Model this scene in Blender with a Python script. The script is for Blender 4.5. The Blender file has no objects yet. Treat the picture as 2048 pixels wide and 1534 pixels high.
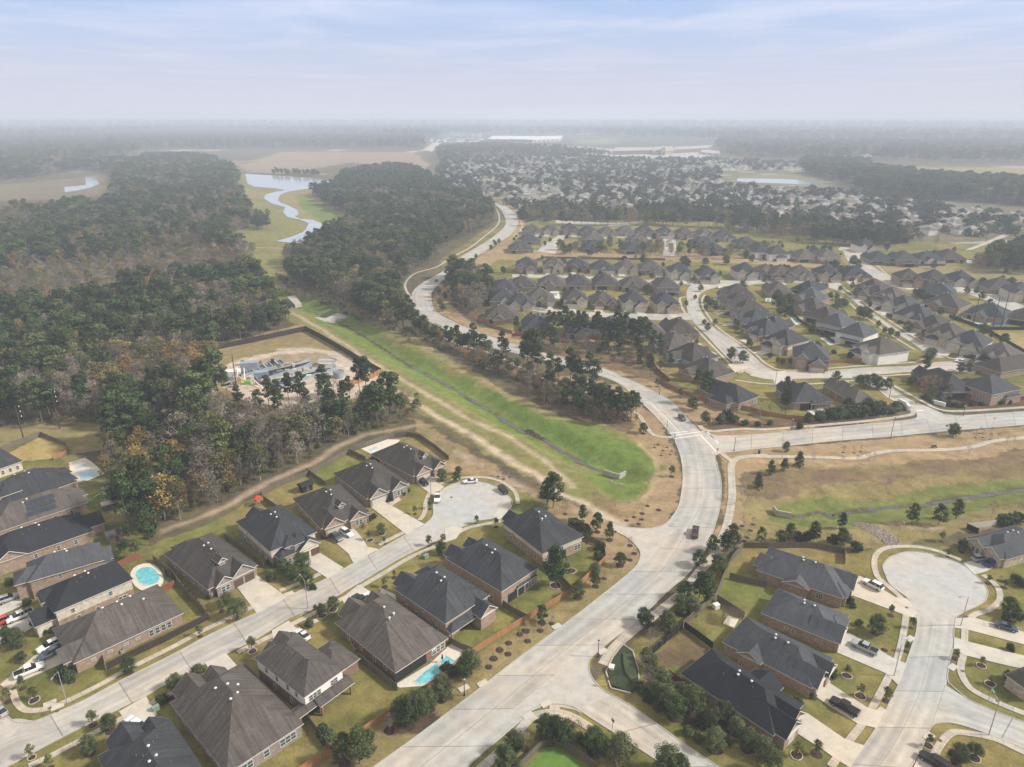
import bpy, math, random
import numpy as np
from mathutils import Vector
R_ = math.radians
random.seed(7); rng = np.random.default_rng(7)
SC = bpy.context.scene
COL = SC.collection
# ------------------------------------------------------------------ camera
H = 116.0; F = 1420.0; CX, CY = 1024.0, 767.0
PITCH = math.atan(535.0 / F)
cam = bpy.data.cameras.new('camera'); cam_o = bpy.data.objects.new('camera', cam); COL.objects.link(cam_o)
cam_o.location = (0, 0, H); cam_o.rotation_euler = (math.pi / 2 - PITCH, 0, 0)
cam.sensor_width = 36; cam.lens = 36 * F / 2048; cam.clip_start = 1; cam.clip_end = 60000
SC.camera = cam_o
# ------------------------------------------------------------------ sky and sun
SUN_EL, SUN_AZ = R_(38), R_(-4)          # azimuth counted from +x towards +y
W = bpy.data.worlds.new('World'); SC.world = W; W.use_nodes = True
nt = W.node_tree; N = nt.nodes; L = nt.links; N.clear()
def node(t, **k):
    n = N.new(t)
    for a, b in k.items(): setattr(n, a, b)
    return n
out = node('ShaderNodeOutputWorld'); bg = node('ShaderNodeBackground')
sky = node('ShaderNodeTexSky', sky_type='NISHITA', sun_disc=False, sun_elevation=SUN_EL, sun_rotation=math.pi / 2 - SUN_AZ)
sky.air_density = 1.0; sky.dust_density = 2.0; sky.ozone_density = 1.5; sky.altitude = 100
tc = node('ShaderNodeTexCoord'); sep = node('ShaderNodeSeparateXYZ'); L.new(tc.outputs['Generated'], sep.inputs[0])
# flat cloud layer: direction divided by its height gives streaks that run out to the horizon
mx = node('ShaderNodeMath', operation='MAXIMUM'); mx.inputs[1].default_value = 0.03; L.new(sep.outputs[2], mx.inputs[0])
dv = node('ShaderNodeVectorMath', operation='DIVIDE'); cmb = node('ShaderNodeCombineXYZ')
for i in range(3): L.new(mx.outputs[0], cmb.inputs[i])
L.new(tc.outputs['Generated'], dv.inputs[0]); L.new(cmb.outputs[0], dv.inputs[1])
mp = node('ShaderNodeMapping'); mp.inputs['Scale'].default_value = (0.26, 0.20, 0); mp.inputs['Rotation'].default_value = (0, 0, R_(24)); mp.inputs['Location'].default_value = (3.1, 1.7, 0)
L.new(dv.outputs[0], mp.inputs[0])
cn = node('ShaderNodeTexNoise'); cn.inputs['Scale'].default_value = 1.6; cn.inputs['Detail'].default_value = 9; cn.inputs['Roughness'].default_value = 0.58; cn.inputs['Distortion'].default_value = 0.5
L.new(mp.outputs[0], cn.inputs['Vector'])
cr = node('ShaderNodeMapRange'); cr.inputs[1].default_value = 0.45; cr.inputs[2].default_value = 0.67; cr.inputs[3].default_value = 0.0; cr.inputs[4].default_value = 0.55
L.new(cn.outputs[0], cr.inputs[0])
el = node('ShaderNodeMapRange', interpolation_type='SMOOTHSTEP'); el.inputs[1].default_value = -0.01; el.inputs[2].default_value = 0.16; el.inputs[3].default_value = 1.0; el.inputs[4].default_value = 0.0
L.new(sep.outputs[2], el.inputs[0])
s1 = node('ShaderNodeMixRGB', blend_type='MULTIPLY'); s1.inputs[0].default_value = 1; s1.inputs[2].default_value = (1.0, 1.0, 1.0, 1)
L.new(sky.outputs[0], s1.inputs[1])
SKYK = 0.10
veil = node('ShaderNodeMixRGB'); veil.inputs[0].default_value = 0.72; veil.inputs[2].default_value = (0.36 / SKYK, 0.485 / SKYK, 0.77 / SKYK, 1)
L.new(s1.outputs[0], veil.inputs[1])
m1 = node('ShaderNodeMixRGB'); m1.inputs[2].default_value = (0.66 / SKYK, 0.66 / SKYK, 0.76 / SKYK, 1)
L.new(cr.outputs[0], m1.inputs[0]); L.new(veil.outputs[0], m1.inputs[1])
m2 = node('ShaderNodeMixRGB'); m2.inputs[2].default_value = (0.52 / SKYK, 0.525 / SKYK, 0.61 / SKYK, 1)
L.new(el.outputs[0], m2.inputs[0]); L.new(m1.outputs[0], m2.inputs[1])
up = node('ShaderNodeMapRange', interpolation_type='SMOOTHSTEP'); up.inputs[1].default_value = 0.16; up.inputs[2].default_value = 0.45; L.new(sep.outputs[2], up.inputs[0])
m3 = node('ShaderNodeMixRGB'); m3.inputs[2].default_value = (0.56 / SKYK, 0.54 / SKYK, 0.50 / SKYK, 1)     # thick pale overcast overhead
L.new(up.outputs[0], m3.inputs[0]); L.new(m2.outputs[0], m3.inputs[1])
L.new(m3.outputs[0], bg.inputs[0]); bg.inputs[1].default_value = SKYK; L.new(bg.outputs[0], out.inputs[0])
sl = bpy.data.lights.new('sun', 'SUN'); sl.energy = 3.9; sl.angle = R_(6); sl.color = (1.0, 0.95, 0.88)
so = bpy.data.objects.new('sun', sl); COL.objects.link(so); so.location = (200, -100, 300)
sd = Vector((math.cos(SUN_EL) * math.cos(SUN_AZ), math.cos(SUN_EL) * math.sin(SUN_AZ), math.sin(SUN_EL)))
so.rotation_euler = (-sd).to_track_quat('-Z', 'Y').to_euler()
SC.view_settings.view_transform = 'Standard'; SC.view_settings.look = 'None'; SC.view_settings.gamma = 1; SC.view_settings.exposure = 0.42
SC.render.engine = 'CYCLES'; SC.cycles.max_bounces = 5; SC.cycles.diffuse_bounces = 2; SC.cycles.volume_bounces = 2; SC.cycles.use_denoising = True
SC.render.film_transparent = False
HAZE_DENSITY = 0.00026
# ------------------------------------------------------------------ helpers
def P(x, y, z=0.0):
    """a point of the traced survey -> the place on the level plane z"""
    u = (x - CX) / F; v = (y - CY) / F
    dy = math.cos(PITCH) - v * math.sin(PITCH); dz = -math.sin(PITCH) - v * math.cos(PITCH)
    t = (H - z) / -dz
    return (u * t, dy * t)
def PP(pts, z=0.0): return [P(a, b, z) for a, b in pts]
def tag(o, label=None, cat=None, group=None, kind=None):
    if label: o['label'] = label
    if cat: o['category'] = cat
    if group: o['group'] = group
    if kind: o['kind'] = kind
    return o
def empty(name, loc, rz=0.0, parent=None):
    o = bpy.data.objects.new(name, None); COL.objects.link(o); o.empty_display_size = 0.5
    o.location = loc; o.rotation_euler = (0, 0, rz)
    if parent: o.parent = parent
    return o
class MB:
    """collects faces and builds one mesh"""
    def __init__(s): s.v = []; s.f = []; s.m = []; s.uv = []
    def face(s, pts, mi=0, uv=None):
        n = len(s.v); s.v += [tuple(p) for p in pts]; s.f.append(tuple(range(n, n + len(pts)))); s.m.append(mi)
        s.uv += (uv if uv else [(p[0], p[1]) for p in pts])
    def box(s, x0, x1, y0, y1, z0, z1, mi=0):
        a = [(x0, y0), (x1, y0), (x1, y1), (x0, y1)]
        s.prism(a, z0, z1, mi)
    def prism(s, poly, z0, z1, mi=0, cap=True):
        area = sum(poly[i][0] * poly[(i + 1) % len(poly)][1] - poly[(i + 1) % len(poly)][0] * poly[i][1] for i in range(len(poly)))
        if area < 0: poly = poly[::-1]
        n = len(poly); acc = 0
        for i in range(n):
            a, b = poly[i], poly[(i + 1) % n]; l = math.hypot(b[0] - a[0], b[1] - a[1])
            s.face([(a[0], a[1], z0), (b[0], b[1], z0), (b[0], b[1], z1), (a[0], a[1], z1)], mi, [(acc, z0), (acc + l, z0), (acc + l, z1), (acc, z1)]); acc += l
        if cap:
            s.face([(p[0], p[1], z1) for p in poly], mi)
            s.face([(p[0], p[1], z0) for p in poly[::-1]], mi)
    def obox(s, c, u, hl, hw, z0, z1, mi=0):
        """box along unit vector u, centre c"""
        w = (-u[1], u[0]); q = []
        for a, b in ((-1, -1), (1, -1), (1, 1), (-1, 1)):
            q.append((c[0] + u[0] * hl * a + w[0] * hw * b, c[1] + u[1] * hl * a + w[1] * hw * b))
        s.prism(q, z0, z1, mi)
    def tube(s, p, q, r0, r1, n=6, mi=0):
        p = Vector(p); q = Vector(q); d = (q - p)
        if d.length < 1e-6: return
        d.normalize(); a = d.orthogonal().normalized(); b = d.cross(a)
        A = []; B = []
        for i in range(n):
            t = 2 * math.pi * i / n; e = a * math.cos(t) + b * math.sin(t)
            A.append(p + e * r0); B.append(q + e * r1)
        for i in range(n):
            j = (i + 1) % n; s.face([A[i], A[j], B[j], B[i]], mi)
        s.face(B, mi); s.face(A[::-1], mi)
    def lathe(s, prof, n=12, mi=0, cx=0, cy=0):
        for (r0, z0), (r1, z1) in zip(prof, prof[1:]):
            for i in range(n):
                t0 = 2 * math.pi * i / n; t1 = 2 * math.pi * (i + 1) / n
                q = [(cx + r0 * math.cos(t0), cy + r0 * math.sin(t0), z0), (cx + r0 * math.cos(t1), cy + r0 * math.sin(t1), z0), (cx + r1 * math.cos(t1), cy + r1 * math.sin(t1), z1), (cx + r1 * math.cos(t0), cy + r1 * math.sin(t0), z1)]
                s.face(q, mi)
    def mesh(s, name, mats):
        me = bpy.data.meshes.new(name); me.from_pydata(s.v, [], s.f)
        for m in (mats if isinstance(mats, (list, tuple)) else [mats]): me.materials.append(m)
        me.polygons.foreach_set('material_index', s.m)
        l = me.uv_layers.new(name='UVMap'); l.data.foreach_set('uv', np.array(s.uv, dtype=np.float32).ravel())
        me.update(); return me
    def build(s, name, mats, parent=None, smooth=False):
        me = s.mesh(name, mats)
        if smooth: me.polygons.foreach_set('use_smooth', [True] * len(me.polygons))
        o = bpy.data.objects.new(name, me); COL.objects.link(o)
        if parent: o.parent = parent
        return o
def link(name, me, parent=None, loc=(0, 0, 0), rz=0.0):
    o = bpy.data.objects.new(name, me); COL.objects.link(o); o.location = loc; o.rotation_euler = (0, 0, rz)
    if parent: o.parent = parent
    return o
KIDS = {}
def kids(o): return list(o.children)
def copy_thing(o, loc, rz, s=None, label=None, group=None):
    """the thing with copies of its parts and sub-parts"""
    r = o.copy(); COL.objects.link(r); r.location = loc; r.rotation_euler = (0, 0, rz)
    if s is not None: r.scale = s if isinstance(s, tuple) else (s, s, s)
    if label: r['label'] = label
    if group: r['group'] = group
    for c in KIDS[o.name]:
        d = c[0].copy(); d.parent = r; COL.objects.link(d)
        for g in c[1]:
            e = g.copy(); e.parent = d; COL.objects.link(e)
    return r
def remember(o):
    KIDS[o.name] = [(c, list(c.children)) for c in o.children]
ORD = ['first', 'second', 'third', 'fourth', 'fifth', 'sixth', 'seventh', 'eighth', 'ninth', 'tenth', 'eleventh', 'twelfth', 'thirteenth', 'fourteenth', 'fifteenth', 'sixteenth', 'seventeenth', 'eighteenth', 'nineteenth']
def nth(i):
    if i == 99: return 'hundredth'
    if i > 99: return 'hundred-and-' + nth(i - 100)
    if i < 19: return ORD[i]
    t = ['twentieth', 'thirtieth', 'fortieth', 'fiftieth', 'sixtieth', 'seventieth', 'eightieth', 'ninetieth'][(i + 1) // 10 - 2]
    w = ['twenty', 'thirty', 'forty', 'fifty', 'sixty', 'seventy', 'eighty', 'ninety'][(i + 1) // 10 - 2]
    return t if (i + 1) % 10 == 0 else w + '-' + ORD[(i + 1) % 10 - 1]
def cr_smooth(pts, k=6):
    o = []
    n = len(pts)
    for i in range(n - 1):
        p0 = pts[max(i - 1, 0)]; p1 = pts[i]; p2 = pts[i + 1]; p3 = pts[min(i + 2, n - 1)]
        for j in range(k):
            t = j / k
            o.append(tuple(0.5 * (2 * p1[a] + (p2[a] - p0[a]) * t + (2 * p0[a] - 5 * p1[a] + 4 * p2[a] - p3[a]) * t * t + (3 * p1[a] - p0[a] - 3 * p2[a] + p3[a]) * t ** 3) for a in (0, 1)))
    o.append(tuple(pts[-1])); return o
def resample(pts, n):
    d = [0]
    for a, b in zip(pts, pts[1:]): d.append(d[-1] + math.hypot(b[0] - a[0], b[1] - a[1]))
    t = np.linspace(0, d[-1], n)
    return list(zip(np.interp(t, d, [p[0] for p in pts]), np.interp(t, d, [p[1] for p in pts]))), d[-1]
def inpoly(X, Y, poly):
    r = np.zeros(X.shape, bool); n = len(poly)
    for i in range(n):
        x0, y0 = poly[i]; x1, y1 = poly[(i + 1) % n]
        if y0 == y1: continue
        c = ((Y > min(y0, y1)) & (Y <= max(y0, y1))) & (X < (x1 - x0) * (Y - y0) / (y1 - y0) + x0)
        r ^= c
    return r
# ------------------------------------------------------------------ materials
MATS = {}
class NG:
    def __init__(s, name):
        s.m = bpy.data.materials.new(name); s.m.use_nodes = True; s.t = s.m.node_tree; s.t.nodes.clear()
        s.o = s.n('ShaderNodeOutputMaterial'); s.b = s.n('ShaderNodeBsdfPrincipled'); s.l(s.b.outputs[0], s.o.inputs[0])
        s.b.inputs['Roughness'].default_value = 0.85; s.b.inputs['Specular IOR Level'].default_value = 0.25
    def n(s, t, **k):
        x = s.t.nodes.new(t)
        for a, b in k.items(): setattr(x, a, b)
        return x
    def l(s, a, b): s.t.links.new(a, b)
    def noise(s, vec, scale, detail=3, rough=0.55, vscale=None, rot=0):
        if vscale:
            m = s.n('ShaderNodeMapping'); m.inputs['Scale'].default_value = vscale; m.inputs['Rotation'].default_value = (0, 0, rot); s.l(vec, m.inputs[0]); vec = m.outputs[0]
        t = s.n('ShaderNodeTexNoise'); t.inputs['Scale'].default_value = scale; t.inputs['Detail'].default_value = detail; t.inputs['Roughness'].default_value = rough
        s.l(vec, t.inputs['Vector']); return t.outputs[0]
    def rng(s, v, a, b, c, d):
        m = s.n('ShaderNodeMapRange'); s.l(v, m.inputs[0])
        for i, x in enumerate((a, b, c, d)): m.inputs[i + 1].default_value = x
        return m.outputs[0]
    def mix(s, fac, a, b, mode='MIX'):
        m = s.n('ShaderNodeMixRGB', blend_type=mode)
        for i, x in enumerate((fac, a, b)):
            if hasattr(x, 'links') or hasattr(x, 'is_linked'): s.l(x, m.inputs[i])
            elif i == 0: m.inputs[0].default_value = x
            else: m.inputs[i].default_value = (*x, 1) if len(x) == 3 else x
        return m.outputs[0]
    def gain(s, col, v):
        """multiply a colour by a grey value"""
        c = s.n('ShaderNodeCombineXYZ')
        for i in range(3): s.l(v, c.inputs[i])
        return s.mix(1.0, col, c.outputs[0], 'MULTIPLY')
    def col(s, c): s.l(c, s.b.inputs['Base Color']); return s.m
    def geo(s): return s.n('ShaderNodeNewGeometry').outputs['Position']
    def obj(s): return s.n('ShaderNodeTexCoord').outputs['Object']
    def uvv(s): return s.n('ShaderNodeTexCoord').outputs['UV']
    def rnd(s): return s.n('ShaderNodeObjectInfo').outputs['Random']
def plain(name, c, rough=0.7, var=0.15, scale=1.5, metal=0.0, spec=0.3, bump=0):
    if name in MATS: return MATS[name]
    g = NG(name); n = g.noise(g.obj(), scale, 4)
    g.col(g.gain(g.mix(0, c, c), g.rng(n, 0.25, 0.75, 1 - var, 1 + var)))
    g.b.inputs['Roughness'].default_value = rough; g.b.inputs['Metallic'].default_value = metal; g.b.inputs['Specular IOR Level'].default_value = spec
    MATS[name] = g.m; return g.m
def roofmat(name, c, streak=0.55):
    g = NG(name); uv = g.uvv(); p = g.geo()
    a = g.noise(uv, 1.0, 5, 0.65, (1.4, 0.10, 1)); b = g.noise(uv, 1.0, 2, 0.5, (4.5, 3.0, 1)); c2 = g.noise(p, 0.16, 3)
    br = g.n('ShaderNodeTexBrick'); br.inputs['Scale'].default_value = 1; br.inputs['Color1'].default_value = (1, 1, 1, 1); br.inputs['Color2'].default_value = (0.80, 0.80, 0.80, 1); br.inputs['Mortar'].default_value = (0.72, 0.72, 0.72, 1)
    br.inputs['Mortar Size'].default_value = 0.02; br.inputs['Brick Width'].default_value = 0.9; br.inputs['Row Height'].default_value = 0.3; g.l(uv, br.inputs['Vector'])
    k = g.mix(1, g.mix(0, c, c), br.outputs[0], 'MULTIPLY')
    k = g.gain(k, g.rng(a, 0.32, 0.72, 1.22, 1 - streak)); k = g.gain(k, g.rng(b, 0.3, 0.7, 0.88, 1.12)); k = g.gain(k, g.rng(c2, 0.3, 0.7, 0.85, 1.15))
    k = g.gain(k, g.rng(g.rnd(), 0, 1, 0.86, 1.14))
    g.b.inputs['Roughness'].default_value = 0.8; return g.col(k)
def brickmat(name, c1, c2, mortar=(0.36, 0.31, 0.26), bw=0.42, rh=0.14):
    g = NG(name); uv = g.uvv(); p = g.geo()
    br = g.n('ShaderNodeTexBrick'); br.inputs['Scale'].default_value = 1; br.inputs['Color1'].default_value = (*c1, 1); br.inputs['Color2'].default_value = (*c2, 1); br.inputs['Mortar'].default_value = (*mortar, 1)
    br.inputs['Mortar Size'].default_value = 0.012; br.inputs['Brick Width'].default_value = bw; br.inputs['Row Height'].default_value = rh; g.l(uv, br.inputs['Vector'])
    k = g.gain(br.outputs[0], g.rng(g.noise(p, 1.3, 4), 0.3, 0.7, 0.78, 1.22))
    return g.col(k)
ROOF = {'brown': roofmat('roof_brown', (0.112, 0.096, 0.086)), 'dark': roofmat('roof_charcoal', (0.054, 0.057, 0.064)), 'black': roofmat('roof_black', (0.022, 0.024, 0.030), 0.2), 'umber': roofmat('roof_umber', (0.072, 0.063, 0.057)), 'slate': roofmat('roof_slate', (0.072, 0.075, 0.086), 0.25), 'teal': roofmat('roof_bluegreen', (0.038, 0.050, 0.056)), 'pale': roofmat('roof_pale', (0.23, 0.21, 0.20), 0.2)}
WALL = {'tan': brickmat('brick_tan', (0.34, 0.24, 0.17), (0.25, 0.165, 0.115)), 'red': brickmat('brick_red', (0.23, 0.12, 0.085), (0.155, 0.08, 0.058)), 'grey': brickmat('brick_grey', (0.27, 0.24, 0.215), (0.20, 0.17, 0.145)), 'pink': brickmat('brick_pink', (0.36, 0.25, 0.19), (0.27, 0.17, 0.13)),
        'cream': brickmat('stucco_cream', (0.58, 0.52, 0.42), (0.55, 0.49, 0.40), (0.5, 0.44, 0.36)), 'stone': brickmat('stone_buff', (0.50, 0.42, 0.31), (0.35, 0.27, 0.19), (0.42, 0.37, 0.3), 0.7, 0.35), 'white': plain('siding_white', (0.74, 0.71, 0.66), 0.6, 0.06), 'blue': plain('siding_blue', (0.36, 0.42, 0.50), 0.6, 0.06)}
TRIM = plain('white_trim', (0.62, 0.59, 0.54), 0.6, 0.05); DTRIM = plain('dark_trim', (0.10, 0.085, 0.075), 0.6, 0.1)
GLASS = plain('window_glass', (0.055, 0.085, 0.09), 0.12, 0.3, 0.8, 0, 0.8); BLIND = plain('window_blind', (0.30, 0.36, 0.36), 0.3, 0.15, 0.8, 0, 0.6)
GDOOR = plain('garage_door_cream', (0.50, 0.46, 0.40), 0.5, 0.05); GDOORD = plain('garage_door_brown', (0.10, 0.065, 0.045), 0.5, 0.15)
DARKIN = plain('porch_shade_dark', (0.02, 0.02, 0.022), 0.8, 0.1)  # near-black colour stands in for the shade inside a porch opening
CONC = None
def concmat(name, c, joints, var=1.0):
    g = NG(name); p = g.geo(); uv = g.uvv()
    k = g.mix(g.rng(g.noise(p, 0.035, 4, 0.6), 0.38, 0.62, 0, 1), tuple(x * f for x, f in zip(c, (1.05, 0.985, 0.91))), tuple(x * f for x, f in zip(c, (0.93, 0.99, 1.045))))
    k = g.gain(k, g.rng(g.noise(p, 0.35, 5, 0.65), 0.3, 0.7, 0.87, 1.09)); k = g.gain(k, g.rng(g.noise(p, 5, 3), 0.3, 0.7, 0.94, 1.05))
    if not joints: k = g.gain(k, g.rng(g.noise(p, 0.30, 5, 0.7), 0.54, 0.70, 1.0, 0.80))
    if joints:
        st = g.noise(uv, 1.0, 4, 0.6, (3.0, 0.05, 1)); k = g.gain(k, g.rng(st, 0.3, 0.75, 1.10, 0.80)); k = g.gain(k, g.rng(g.noise(p, 0.12, 6, 0.72), 0.52, 0.72, 1.0, 0.80))
        br = g.n('ShaderNodeTexBrick'); br.offset = 0; br.inputs['Scale'].default_value = 1; br.inputs['Color1'].default_value = (1.07, 1.05, 1.01, 1); br.inputs['Color2'].default_value = (0.80, 0.84, 0.89, 1); br.inputs['Mortar'].default_value = (0.42, 0.4, 0.38, 1)
        br.inputs['Mortar Size'].default_value = joints[2]; br.inputs['Brick Width'].default_value = joints[0]; br.inputs['Row Height'].default_value = joints[1]; br.inputs['Mortar Smooth'].default_value = 0.4
        jm = g.n('ShaderNodeMapping'); jm.inputs['Scale'].default_value = (1, joints[3] if len(joints) > 3 else 1, 1); g.l(uv, jm.inputs[0]); g.l(jm.outputs[0], br.inputs['Vector']); k = g.mix(0.8, k, br.outputs[0], 'MULTIPLY')
        if len(joints) > 3:       # wheel paths worn darker along both lanes
            sx = g.n('ShaderNodeSeparateXYZ'); g.l(uv, sx.inputs[0]); w1 = g.n('ShaderNodeMath', operation='PINGPONG'); w1.inputs[1].default_value = 0.125; g.l(sx.outputs[0], w1.inputs[0]); k = g.gain(k, g.rng(w1.outputs[0], 0.03, 0.11, 1.03, 0.91))
        cr = g.n('ShaderNodeTexVoronoi', feature='DISTANCE_TO_EDGE'); cr.inputs['Scale'].default_value = 0.11; g.l(p, cr.inputs['Vector'])
        k = g.gain(k, g.rng(cr.outputs[0], 0.0, 0.006, 0.84, 1))
    g.b.inputs['Roughness'].default_value = 0.75; return g.col(k)
ROADM = concmat('road_concrete', (0.455, 0.428, 0.395), (0.5, 0.5, 0.0055, 1 / 26)); ROADX = concmat('junction_concrete', (0.455, 0.43, 0.40), None)
WALKM = concmat('walk_concrete', (0.49, 0.43, 0.36), (9.0, 1.9, 0.05)); DRIVEM = concmat('drive_concrete', (0.52, 0.48, 0.42), None); KERBM = concmat('kerb_concrete', (0.44, 0.41, 0.37), None)
WOODF = None
def woodmat(name, c):
    g = NG(name); uv = g.uvv()
    k = g.gain(g.mix(0, c, c), g.rng(g.noise(uv, 1, 2, 0.5, (7.5, 0.4, 1)), 0.3, 0.7, 0.72, 1.28)); k = g.gain(k, g.rng(g.noise(g.geo(), 0.2, 3), 0.3, 0.7, 0.8, 1.2)); return g.col(k)
WOOD = {'orange': woodmat('cedar_orange', (0.33, 0.165, 0.075)), 'grey': woodmat('weathered_wood', (0.14, 0.115, 0.09)), 'dark': woodmat('stained_dark_wood', (0.045, 0.033, 0.028)), 'red': woodmat('stained_red_wood', (0.22, 0.08, 0.05)), 'black': woodmat('black_board', (0.02, 0.02, 0.022)), 'white': plain('white_board', (0.62, 0.6, 0.58), 0.6, 0.08)}
def leafmat(name, c1, c2, rvar=0.25):
    g = NG(name); rn = g.n('ShaderNodeMath', operation='FRACT'); r7 = g.n('ShaderNodeMath', operation='MULTIPLY'); r7.inputs[1].default_value = 7.31; g.l(g.rnd(), r7.inputs[0]); g.l(r7.outputs[0], rn.inputs[0])
    av = g.n('ShaderNodeMath', operation='ADD'); g.l(g.rng(g.noise(g.obj(), 4.0, 2), 0.35, 0.65, -0.3, 0.3), av.inputs[0]); g.l(rn.outputs[0], av.inputs[1]); av.use_clamp = True
    k = g.mix(av.outputs[0], c1, c2)
    at = g.n('ShaderNodeAttribute', attribute_name='tone'); k = g.gain(k, g.rng(at.outputs['Fac'], 0.1, 0.9, 0.42, 1.6))
    k = g.gain(k, g.rng(g.rnd(), 0, 1, 1 - rvar, 1 + rvar)); g.b.inputs['Roughness'].default_value = 0.9; g.b.inputs['Specular IOR Level'].default_value = 0.15; return g.col(k)
LEAF = {'oak': leafmat('oak_leaf', (0.054, 0.078, 0.028), (0.105, 0.122, 0.054)), 'young': leafmat('young_leaf', (0.085, 0.105, 0.034), (0.13, 0.13, 0.05)), 'pine': leafmat('pine_needle', (0.040, 0.066, 0.024), (0.074, 0.092, 0.036)), 'fpine': leafmat('forest_pine_needle', (0.036, 0.066, 0.022), (0.082, 0.100, 0.034), 0.4),
        'bare': leafmat('bare_twig', (0.115, 0.092, 0.066), (0.25, 0.21, 0.165), 0.3), 'rust': leafmat('rusty_leaf', (0.20, 0.115, 0.045), (0.26, 0.19, 0.06), 0.35), 'olive': leafmat('olive_leaf', (0.075, 0.085, 0.030), (0.165, 0.145, 0.058), 0.35), 'shrub': leafmat('shrub_leaf', (0.032, 0.052, 0.022), (0.065, 0.078, 0.036), 0.3)}
BARK = plain('bark', (0.13, 0.10, 0.075), 0.9, 0.3, 2); PBARK = plain('pale_bark', (0.30, 0.26, 0.22), 0.9, 0.2, 2)
MULCH = plain('bark_mulch', (0.050, 0.030, 0.024), 0.95, 0.5, 4); RING = plain('stone_edging', (0.42, 0.36, 0.29), 0.8, 0.3, 6)
# ------------------------------------------------------------------ ground
CREEK_W = [(560, 590), (610, 618), (672, 642), (712, 662), (777, 702), (794, 714), (824, 732), (887, 765), (937, 793), (1023, 848), (1056, 866), (1089, 878), (1149, 916), (1214, 946), (1236, 953)]
CREEK_E = [(1553, 1026), (1585, 1030), (1611, 1030), (1641, 1021), (1666, 1031), (1698, 1022), (1786, 1012), (1848, 1008), (1911, 997), (2048, 978), (2300, 950)]
ZW = -2.4
creekw = PP(CREEK_W, ZW); creeke = PP(CREEK_E, ZW)
def dist_line(X, Y, line):
    D = np.full(X.shape, 1e9)
    for (ax, ay), (bx, by) in zip(line, line[1:]):
        dx, dy = bx - ax, by - ay; t = np.clip(((X - ax) * dx + (Y - ay) * dy) / (dx * dx + dy * dy), 0, 1)
        D = np.minimum(D, np.hypot(X - ax - t * dx, Y - ay - t * dy))
    return D
def gz(X, Y):
    z = np.zeros(X.shape)
    for line, w, s in ((creekw, 11.0, 0), (creeke, 13.0, 0)):
        xs = [p[0] for p in line]; ys = [p[1] for p in line]
        m = (X > min(xs) - 20) & (X < max(xs) + 20) & (Y > min(ys) - 20) & (Y < max(ys) + 20)
        if not m.any(): continue
        d = dist_line(X[m], Y[m], line); t = np.clip(1 - (d - 1.2) / w, 0, 1); t = t * t * (3 - 2 * t)
        z[m] = np.minimum(z[m], -2.9 * t)
    return z
def steps(a, b, s0, g):
    o = [a]; s = s0
    while o[-1] < b: o.append(o[-1] + s); s *= g
    return o
ys = [-2500, -1200, -600, -300, -120, -20, 40] + list(np.arange(60, 340, 0.8)) + steps(340, 1500, 0.9, 1.006) + steps(1520, 40000, 25, 1.06)
xr = list(np.arange(0, 230, 0.8)) + steps(230, 1300, 1.0, 1.014) + steps(1340, 40000, 40, 1.12)
xs = sorted(set([-a for a in xr] + xr)); xs = np.array(xs); ys = np.array(sorted(set(ys)))
GX, GY = np.meshgrid(xs, ys); GZ = gz(GX, GY)
GC = np.zeros(GX.shape + (4,), np.float32); GC[...] = (0.085, 0.075, 0.052, 0.2)
jit = np.zeros(GX.shape)
def lat(n):
    return rng.random((n, n))
def vn(X, Y, s, sd):
    """value noise"""
    r = np.random.default_rng(sd).random((256, 256)); x = X / s; y = Y / s; i = np.floor(x).astype(int); j = np.floor(y).astype(int); fx = x - i; fy = y - j
    fx = fx * fx * (3 - 2 * fx); fy = fy * fy * (3 - 2 * fy); g = lambda a, b: r[a % 256, b % 256]
    return (g(i, j) * (1 - fx) + g(i + 1, j) * fx) * (1 - fy) + (g(i, j + 1) * (1 - fx) + g(i + 1, j + 1) * fx) * fy
WX = (vn(GX, GY, 9, 1) - 0.5) * 5 + (vn(GX, GY, 2.5, 2) - 0.5) * 2.2; WY = (vn(GX, GY, 9, 3) - 0.5) * 5 + (vn(GX, GY, 2.5, 4) - 0.5) * 2.2
def paint(pts, col, a=0.2, warp=1.0, k=4, world=False, op=1.0):
    q = pts if world else PP(pts)
    xx = [p[0] for p in q]; yy = [p[1] for p in q]
    m = (GX > min(xx) - 6) & (GX < max(xx) + 6) & (GY > min(yy) - 6) & (GY < max(yy) + 6)
    I = np.where(m)
    ins = inpoly(GX[I] + WX[I] * warp, GY[I] + WY[I] * warp, q); c = (I[0][ins], I[1][ins])
    GC[c] = GC[c] * (1 - op) + np.array((*col, a), np.float32) * op
def paint_line(pts, w, col, a=0.1, op=1.0, frac=0.0):
    q = PP(pts); xx = [p[0] for p in q]; yy = [p[1] for p in q]
    m = (GX > min(xx) - 12) & (GX < max(xx) + 12) & (GY > min(yy) - 12) & (GY < max(yy) + 12); I = np.where(m)
    d = dist_line(GX[I] + WX[I] * 0.35, GY[I] + WY[I] * 0.35, q); f = np.clip(1.25 - d / (w / 2), 0, 1) * op
    if frac: f = f * (vn(GX[I], GY[I], 4.0, 9) > frac)
    GC[I] = GC[I] * (1 - f[:, None]) + np.array((*col, a), np.float32) * f[:, None]
LAWN = (0.132, 0.142, 0.040); TAN = (0.315, 0.225, 0.135); KHAKI = (0.25, 0.21, 0.105); GREEN = (0.130, 0.180, 0.042); BROWN = (0.155, 0.105, 0.068); DIRT = (0.44, 0.345, 0.25); GRAVEL = (0.46, 0.38, 0.31); OLIVE = (0.195, 0.19, 0.072); FLOOR = (0.105, 0.075, 0.050)
paint([(0, 300), (2048, 300), (6000, 500), (6000, 3000), (-6000, 3000), (-3000, 500)], (0.10, 0.085, 0.055), 0.3)
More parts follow.
